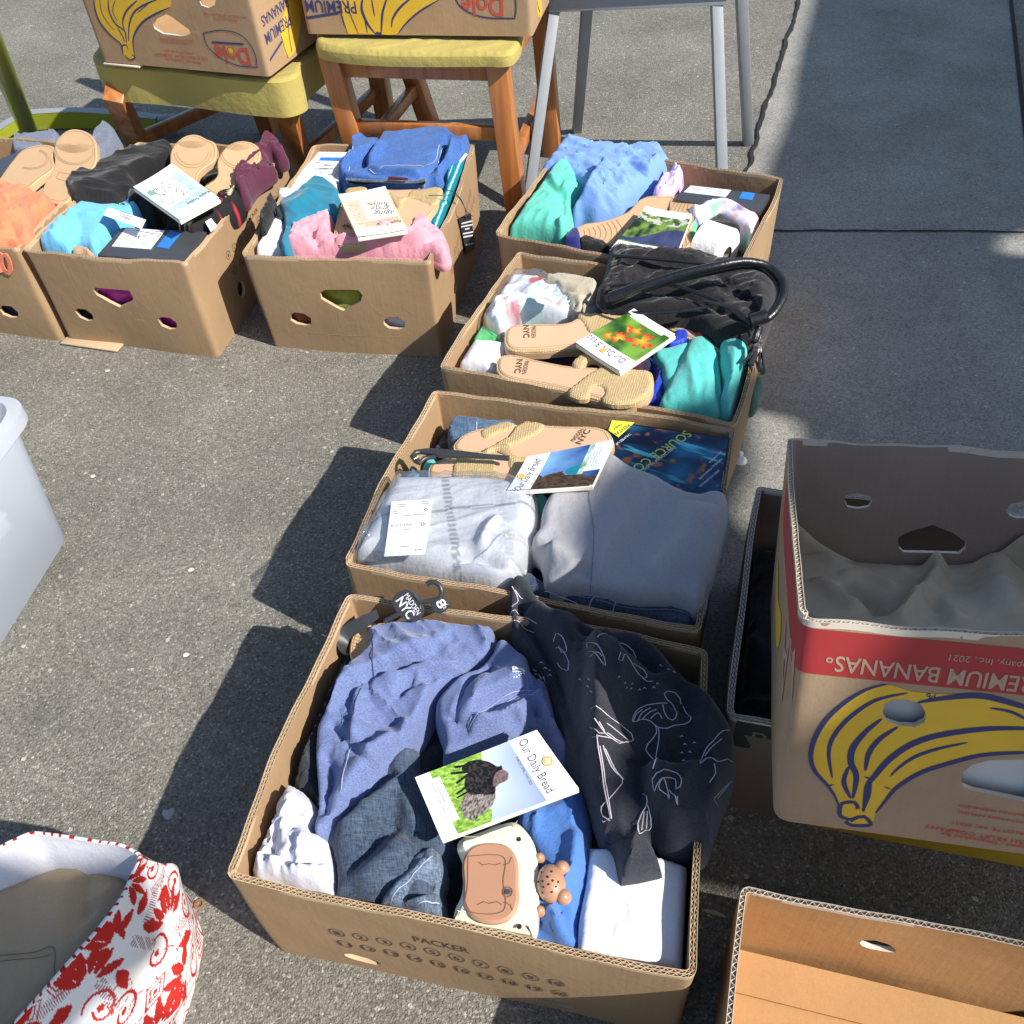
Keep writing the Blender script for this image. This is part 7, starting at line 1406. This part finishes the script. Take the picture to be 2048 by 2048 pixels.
patch('shirt',.235,zz(zd,(362,632),(450,575),(540,500),(600,458),(652,452),(720,480),(785,535),(795,570),(772,620),(775,700),(700,712),(610,725),(520,770),(460,850),(430,940),(412,968),(372,940),(395,820),(392,740)),TEAL,h=.025,edge=.02,s=.004,drop=.06,wr=(.006,.05,-40,2),folds=[([zd(380,742),zd(520,750),zd(640,710),zd(770,700)],.010,.008,'v'),([zd(600,520),zd(520,600),zd(400,650)],.010,.03)],label='dark teal cloth with a folded corner on the left of the jeans box',cat='shirt')
patch('towel',.215,zz(zd,(192,962),(225,880),(262,790),(330,735),(385,738),(412,800),(392,870),(372,940),(386,968),(300,970)),WHF,h=.03,edge=.03,clip=b5,label='white rolled cloth in the near left corner of the jeans box',cat='towel')
patch('shirt',.218,zz(zd,(422,958),(428,890),(475,810),(560,745),(640,712),(752,705),(762,730),(745,800),(755,880),(900,895),(960,880),(1060,825),(1180,850),(1255,880),(1320,790),(1382,742),(1450,800),(1530,845),(1562,930),(1545,1028),(1430,1000),(1420,998),(1100,985),(900,975),(760,972),(600,970)),PINK,h=.030,edge=.024,s=.0036,drop=.018,wr=(.018,.04,20,2),wr2=(.006,.015,10,2),
  folds=[([zd(560,800),zd(620,880),zd(600,960)],.014,.010,'v'),([zd(740,900),zd(900,950),zd(1080,900),(zd(1200,860))],.018,.010,'s',.03),([zd(1120,950),zd(1200,900),zd(1330,910),(zd(1450,880))],.018,.008,'s',.03),([zd(1150,960),zd(1250,940),zd(1400,940)],.012,.006,'v'),([zd(960,890),zd(1000,960)],.012,.008,'v'),([zd(1040,860),zd(1100,940)],.012,.008,'v'),([zd(1250,880),zd(1330,830),zd(1390,790)],.012,.008,'v')],label='pink jersey crumpled along the near wall of the jeans box',cat='shirt')
def reply(col,art):
    def f_(u,v,X,Y):
        C=np.tile(WPR,(len(u),1));C[:]=S(240,241,240);C[(v>.16)&(v<.84)]=S(*col);i=(u>.30)&(u<.93)&(v>.34)&(v<.80) if art=='b' else (u>.06)&(u<.60)&(v>.36)&(v<.78)
        C[i]=S(243,243,240)
        if art=='b':
            n=(vn(u*60,v*85,4)>.72);C[i&n]=S(60,90,90);g=i&(np.hypot((u-.86)/.09,(v-.72)/.06)<1);C[g]=S(130,170,160);lines(u,v,.10,.27,.34,.80,16,C,S(80,110,120),.5);lines(u,v,.08,.92,.20,.31,5,C,S(80,110,120),.5)
        else: lines(u,v,.66,.94,.34,.80,14,C,S(150,100,80),.5);lines(u,v,.06,.94,.20,.32,4,C,S(190,90,60),.6)
        lines(u,v,.50,.85,.88,.95,2,C,S(110,110,100),.5);return C
    return f_
bk,_f=booklet('booklet back cover in pale orange with large curly words, on the gathered raffia sandal',tilt((*zd(915,840),.278),(*zd(1270,790),.280),(*zd(1110,485),.286)),zd(1270,792),zd(915,845),zd(775,542),zd(1112,484),reply((238,205,185),'o'),
  texts=[('Reply Today',zd(1222,722),zd(1045,748),INK,.010),('aging',zd(1178,655),zd(1035,655),INK,.012,1.1),('grate',zd(1140,625),zd(1015,622),INK,.012,1.1),('fully',zd(1135,590),zd(1020,592),INK,.012,1.1)])
mb=MB();q=_f.px(*zd(1010,600))
for k in range(3): poly(mb,_f,oval((q[0]+.004*k-.004,q[1]-.003*k),.0035,.0022,12),MATS['yellow print ink'],off=.0028)
ring(mb,_f,_f.px(*zd(1075,528)),.003,.003,.001,MATS['gold ink'],off=.003);mb.build('emblem',bk)
# black strap over the left rim, hang tag over the right rim
patch('strap',.25,zz(zd,(212,700),(255,630),(288,562),(304,556),(306,600),(300,655),(282,720),(258,772),(238,800),(232,760)),BLK2,h=.016,edge=.010,drop=.03,wr=(.006,.02),label='black cloth strap hanging over the left rim of the jeans box',cat='strap')
mb=MB();mb.tube(spline([un(*zd(*p),z_) for p,z_ in (((340,640),.25),((360,690),.245),((380,715),.235))],.006),.006,BPL);tag(mb.build('hanger_clip'),'small glossy black clip at the edge of the teal cloth','clip')
ht=thing('hang_tag','black hang tag with white lettering dangling outside the jeans box on thin cord','tag',tuple(un(*zd(1690,940),.12)))
rf=b5.face[1];tf2=Face(rf.o+rf.n*.012,rf.ex,rf.ey)
Qp=[tuple(tf2.px(*zd(*p))) for p in((1636,702),(1722,664),(1758,918),(1692,952))];mb=MB();slab(mb,tf2,Qp,.0008,BPL,bev=.0001,bottom=True)
for a,b_,t_ in (((1655,742),(1732,722),'ADJUSTABLE'),((1652,765),(1735,748),'WAISTBAND'),((1680,782),(1712,775),'SIZE'),((1665,815),(1738,800),'SHORTS'),((1668,838),(1735,825),'CUSHION'),((1688,895),(1740,882),'COMFORT')): stroke(mb,tf2,[tf2.px(*zd(*a)),tf2.px(*zd(*b_))],.0030,STRIPW,off=.0006)
mb.build('card',ht)
mb=MB();mb.tube(spline([un(*zd(1420,540),.262),un(*zd(1530,540),.262),un(*zd(1620,540),.250),un(*zd(1680,630),.236),tf2.P(*tf2.px(*zd(1686,705)),.001)],.006),.0009,BPL,5);mb.tube(spline([un(*zd(1530,495),.262),un(*zd(1610,520),.258),un(*zd(1660,580),.246),un(*zd(1690,650),.222),tf2.P(*tf2.px(*zd(1735,690)),.001)],.006),.0009,BPL,5);mb.build('cord',ht)
mb=MB();mb.tube([un(*zd(1645,300),.24),un(*zd(1690,245),.245)],.0035,STRIPW,8);tag(mb.build('hook'),'little white hook by the striped cloth in the jeans box','hook')
# ==================================================== BOX SIX (black trousers)
patch('shirt',.215,zz(zc,(276,832),(290,760),(345,700),(400,620),(450,575),(560,558),(640,585),(720,600),(850,590),(915,572),(935,620),(820,690),(740,740),(680,790),(630,865),(560,850),(500,842),(470,866),(380,860)),CYAN,h=.035,edge=.03,s=.004,drop=.06,clip=b6,wr=(.014,.05,-30,2),folds=[([zc(640,760),zc(700,700),zc(800,680)],.016,.010),([zc(700,770),zc(740,720),zc(800,700)],.012,.008,'v'),([zc(400,640),zc(380,740),zc(300,800)],.010,.014),([zc(470,600),zc(520,680),zc(500,800)],.008,.02,'v')],label='light blue jersey in the near left of the box with black trousers',cat='shirt')
patch('trousers',.236,zz(zc,(440,432),(480,400),(520,368),(680,300),(850,228),(1000,200),(1098,184),(1092,290),(1010,330),(880,415),(900,450),(920,520),(1005,575),(900,572),(790,582),(700,565),(560,548),(480,525),(448,475)),BLK2,h=.03,edge=.025,s=.0045,drop=.05,wr=(.010,.06,-20,3),folds=[([zc(820,440),zc(800,500),zc(850,560)],.014,.010,'v'),([zc(790,440),zc(760,520),zc(800,575)],.012,.008,'v'),([zc(470,450),zc(700,400),zc(1000,260)],.010,.04)],label='black trousers folded across the middle box of the left row',cat='trousers')
sandal('left of two upturned tan sandals with square toes in the black trousers box',tilt((*zc(1100,300),.262),(*zc(1390,200),.275),(*zc(1250,480),.240)),zz(zc,(1092,290),(1100,200),(1145,135),(1200,100),(1262,92),(1330,120),(1382,145),(1394,200),(1385,250),(1310,310),(1272,350),(1262,420),(1225,520),(1120,540),(1060,430)),up=False,rect=1,ribs=arcs(zc,(1240,190),105,125,2,10,170,.95)+arcs(zc,(1240,130),20,100,7,15,165,.5))
sandal('right of two upturned tan sandals with square toes in the black trousers box',tilt((*zc(1400,300),.268),(*zc(1670,220),.274),(*zc(1500,470),.244)),zz(zc,(1312,432),(1340,410),(1392,370),(1400,260),(1440,190),(1490,150),(1560,133),(1640,152),(1674,195),(1664,265),(1590,330),(1545,400),(1515,468),(1420,492),(1345,465)),up=False,rect=1,ribs=arcs(zc,(1530,200),100,115,2,20,170,.95)+arcs(zc,(1530,150),20,90,6,15,165,.5))
patch('shirt',.242,zz(zc,(1600,330),(1640,270),(1672,215),(1735,158),(1790,160),(1820,200),(1842,242),(1800,262),(1750,250),(1745,290),(1772,310),(1720,355),(1660,400),(1610,460),(1570,510),(1535,490),(1525,410),(1560,345)),MAR,h=.03,edge=.018,s=.0036,drop=.03,wr=(.018,.022,40,2.5),wr2=(.008,.010,40,2),folds=[([zc(1700,190),zc(1730,240),zc(1720,310)],.014,.008,'v'),([zc(1640,300),zc(1700,330)],.010,.006,'v')],label='maroon jersey twisted over the right rim of the black trousers box',cat='shirt')
def rose(V,W,f_): 
    C=np.tile(np.array(S(38,36,38)),(len(V),1));n=fbm(V[:,0]*60,V[:,1]*60,5,2);C=mixc(C,S(190,50,70),(n-.74)*14);return mixc(C,S(225,205,170),(fbm(V[:,0]*60+9,V[:,1]*60,15,2)-.74)*14)
patch('shirt',.236,zz(zc,(1352,570),(1430,505),(1500,475),(1545,468),(1562,520),(1520,575),(1460,610),(1400,650),(1330,690),(1248,740),(1180,705),(1150,690),(1080,668),(1200,640),(1300,600)),printmat('rose printed black cloth',rough=.85,spec=.15,bump=.3,bs=150),h=.025,edge=.02,s=.004,drop=.04,colf=rose,wr=(.014,.02,30,2),label='black cloth printed with small red roses beside the booklet',cat='shirt')
root=thing('disc_case','dark plastic disc case with white price label and blue sticker at the near wall','disc case',tuple(un(*zc(1000,800),.21)))
f=tilt((*zc(785,690),.240),(*zc(1360,720),.240),(*zc(1190,920),.233));mb=MB();slab(mb,f,clipto(f,np.array([f.px(*zc(*p)) for p in ((785,690),(1362,720),(1190,918),(622,872))]),b6),.016,CASE,CASE,bev=.002,bottom=True);mb.build('shell',root)
mb=MB();slab(mb,f,[tuple(f.px(*zc(*p))) for p in ((812,695),(1062,715),(970,834),(722,815))],.0008,STRIPW,bev=.0001,off=.0012)
for a,b_ in (((880,715),(1010,740)),((900,740),(890,775)),((1040,735),(1010,760)),((860,760),(950,745)),((835,745),(820,760)),((950,790),(910,805)),((1000,720),(1040,722)),((850,800),(870,795)),((770,790),(750,800))): stroke(mb,f,[f.px(*zc(*a)),f.px(*zc(*b_))],.0024,GREYI,off=.0016)
mb.build('price_label',root);mb=MB();slab(mb,f,[tuple(f.px(*zc(*p))) for p in ((1098,712),(1165,733),(1085,830),(1008,820))],.0008,BLUL,bev=.0001,off=.0012);mb.build('blue_sticker',root)
patch('clothing',.222,zz(zc,(470,864),(490,842),(540,838),(590,852),(600,872),(540,868)),FB('beige cloth',(.55,.36,.22),scale=300),h=.015,edge=.01,clip=b6,label='bit of beige cloth at the near rim of the black trousers box',cat='clothing')
def papertag(label,zf,pts,z,lines_,cat='tag',name='paper_tag'):
    f=tilt(*[(*zf(*p),z_) for p,z_ in zip(pts[:3],z)]);mb=MB();slab(mb,f,smooth([(*f.px(*zf(*p)),1) for p in pts],.004),.0008,PAPER,bev=.0001,bottom=True)
    for a,b_ in lines_: stroke(mb,f,[f.px(*zf(*a)),f.px(*zf(*b_))],.0016,GREYI,off=.0006)
    return tag(mb.build(name),label,cat)
papertag('long white paper tag lying on the light blue jersey',zc,[(695,560),(940,642),(910,700),(665,612)],(.268,.266,.266),[((780,590),(850,610)),((775,602),(860,628)),((770,615),(850,640)),((800,632),(840,645)),((905,662),(925,668)),((700,590),(712,600))])
papertag('small white price tag at the right rim by the rose printed cloth',zc,[(1320,655),(1360,630),(1400,682),(1358,720)],(.252,.254,.250),[((1345,665),(1370,675)),((1350,680),(1365,690))])
bk,_f=booklet('pale blue booklet back cover with a dotted square drawing, on the black trousers',tilt((*zc(865,440),.290),(*zc(1110,290),.292),(*zc(1415,512),.292)),zc(1417,512),zc(1160,652),zc(862,440),zc(1110,288),reply((200,226,232),'b'),
  texts=[('Reply Today',zc(1338,462),zc(1200,540),INK,.008)])
mb=MB();ring(mb,_f,_f.px(*zc(1108,332)),.003,.003,.001,MATS['gold ink'],off=.003);mb.build('emblem',bk)
# ==================================================== BOX SEVEN (coral)
patch('clothing',.225,zz(zc,(615,140),(650,105),(690,70),(745,92),(775,165),(735,235),(660,292),(622,270)),GRYJ,h=.04,edge=.03,wr=(.010,.03,60,2),label='blue grey knit bundle at the far right corner of the coral cloth box',cat='clothing')
patch('clothing',.222,zz(zc,(545,375),(580,315),(640,275),(668,300),(620,340)),YELC,h=.015,edge=.01,clip=b7,label='pale yellow cloth next to the blue grey knit bundle',cat='clothing')
patch('clothing',.205,zz(zc,(100,180),(130,130),(200,150),(380,122),(400,180),(300,220),(150,260)),GRYJ,h=.03,edge=.02,wr=(.012,.03,0,2),label='slate blue garment with black straps along the far wall of the coral cloth box',cat='clothing')
root=thing('disc_case','dark glossy disc case half hidden at the left edge','disc case',tuple(un(*zc(60,280),.22)))
f=tilt((*zc(0,250),.236),(*zc(170,180),.240),(*zc(0,380),.230));mb=MB();slab(mb,f,[tuple(f.px(*zc(*p))) for p in ((-120,300),(170,178),(100,275),(-120,450))],.014,CASE,CASE,bev=.002,bottom=True);mb.build('shell',root)
patch('clothing',.215,zz(zc,(115,495),(160,450),(220,405),(285,415),(262,495)),LGRY,h=.012,edge=.01,label='pale grey knit between the upturned sandals and the coral cloth',cat='clothing')
patch('clothing',.21,zz(zc,(262,655),(300,620),(350,600),(392,560),(372,550),(395,575),(330,650),(270,692)),RBLU,h=.015,edge=.01,clip=b7,label='royal blue nylon beside the coral cloth',cat='clothing')
sandal('leaning upturned tan sandal cut by the left edge in the coral cloth box',tilt((*zc(0,400),.246),(*zc(335,200),.262),(*zc(335,310),.258)),zz(zc,(-80,480),(0,370),(80,262),(150,190),(250,160),(342,170),(336,240),(342,312),(260,372),(180,440),(100,500),(-60,560)),up=False,rect=1,ribs=arcs(zc,(200,250),100,112,2,-60,120,.6))
sandal('upright upturned tan sandal, tallest thing in the coral cloth box',tilt((*zc(345,200),.268),(*zc(620,240),.272),(*zc(350,530),.236)),zz(zc,(345,200),(372,120),(420,75),(462,58),(560,76),(606,120),(622,200),(620,260),(570,345),(500,402),(470,470),(420,532),(330,530),(270,490),(282,420),(340,330),(350,262)),up=False,rect=1,ribs=arcs(zc,(480,190),120,132,2,0,180,.75)+arcs(zc,(480,150),30,120,9,10,170,.5)+[[zc(382,338),zc(480,360),zc(470,395),zc(370,378),zc(382,338)]])
patch('shirt',.222,zz(zc,(-60,505),(100,492),(180,500),(250,520),(310,545),(365,565),(345,610),(285,650),(258,680),(245,740),(205,832),(130,840),(60,838),(0,850),(-60,880)),CORAL,h=.04,edge=.03,s=.004,drop=.04,wr=(.020,.045,20,2.5),wr2=(.008,.018,10,2.5),folds=[([zc(0,700),zc(130,650),zc(260,610),zc(350,590)],.016,.012),([zc(10,640),zc(150,600),zc(300,570)],.012,.010,'v'),([zc(150,740),zc(190,800)],.012,.010,'v'),([zc(80,700),zc(120,780)],.01,.01,'v')],label='coral cotton top spilling over the near rim of the leftmost box',cat='shirt')
mb=MB();cf=b7.face[0]
P_=[un(*zc(20,840),.250),un(*zc(8,880),.232)];F3=Face(cf.o+cf.n*.006,cf.ex,cf.ey)
for pts in (((15,862),(5,900),(18,950),(48,985),(66,965),(62,920),(45,880),(30,860)),):
    Q=spline([F3.P(*F3.px(*zc(*p)),0) for p in pts],.004)
    for i in range(len(Q)-1): mb.bar(Q[i],Q[i+1],.010,.003,CORAL,up=tuple(cf.n),bev=0)
tag(mb.build('coral_strap'),'thin coral loop strap hanging down the front of the leftmost box',cat='strap')
# ==================================================== small things on the ground
def scrap(label,pts,m,cat,name,z=.0065,h=.003): return patch(name,z,pts,m,h=h,edge=.004,drop=.001,s=.003,label=label,cat=cat,wr=(.002,.01))
scrap('scrap of white paper on the ground beside the disc case box',zz(zs,(112,1352),(135,1345),(140,1375),(158,1385),(158,1418),(130,1425),(95,1405),(118,1385)),PAPER,'litter','paper_scrap')
scrap('chewed pale blob stuck to the shaded asphalt near the tote bag',[(328,1622),(336,1624),(345,1618),(342,1628),(336,1636),(330,1630)],plain('pale gum',(.35,.4,.45)),'litter','gum',z=.001)
mb=MB();fg=flat(.002);q=fg.px(399,1808);ring(mb,fg,q,.0055,.0055,.003,plain('rusty metal',(.28,.13,.05),rough=.8,noise=.3),off=.001);tag(mb.build('washer'),'small rusty ring on the asphalt above the tote bag flap','washer')
mb=MB();mb.tube([un(1404,1820,.004),un(1430,1826,.005),un(1452,1834,.004)],[.002,.0035,.001],plain('dry twig',(.55,.50,.32)),6);tag(mb.build('twig'),'short dry twig between the nearest box and the empty box','twig')
mb=MB();A_=un(*zc(415,1420),.004);B2=un(*zc(775,1470),.004);e=(B2-A_)/np.linalg.norm(B2-A_);mb.box((A_+B2)/2+V3(0,0,.001),e*np.linalg.norm(B2-A_)/2,np.array([-e[1],e[0],0])*.014,V3(0,0,.002),EDGE,.0008);tag(mb.build('cardboard_flap'),'thin cardboard flap under the near edge of the middle left box','cardboard flap')
r=np.random.RandomState(3)
for lab,px in (('pale leaf lying on the asphalt left of the nearest box in its shadow',(448,1530)),):
    pass
0 and scrap('pale teardrop leaf lying on the asphalt in the shadow left of the nearest box',[(452,1490),(458,1515),(463,1545),(452,1558),(438,1556),(433,1542),(440,1515)],plain('pale dry leaf',(.42,.40,.30)),'leaf','dry_leaf',z=.001,h=.002)
for i,(lab,px) in enumerate((('tiny white flake near the top middle of the frosted bin side',(186,953)),('tiny pale chip left of the middle box shadow',(215,742)),('small pale chip of stone in the open asphalt',(383,1140)),('pale chip of stone lower in the open asphalt',(372,1310)))):
    c=un(*px,0);mb=MB();n=6;V=[c+V3(math.cos(k*1.05)*.005*(1+.4*r.rand()),math.sin(k*1.05)*.004*(1+.4*r.rand()),.001) for k in range(n)]+[c+V3(0,0,.004)];mb.add(V,[(k,(k+1)%n,n) for k in range(n)],plain('pale stone',(.6,.57,.48)));tag(mb.build('stone_chip'),lab,'stone','stone chips on the asphalt')
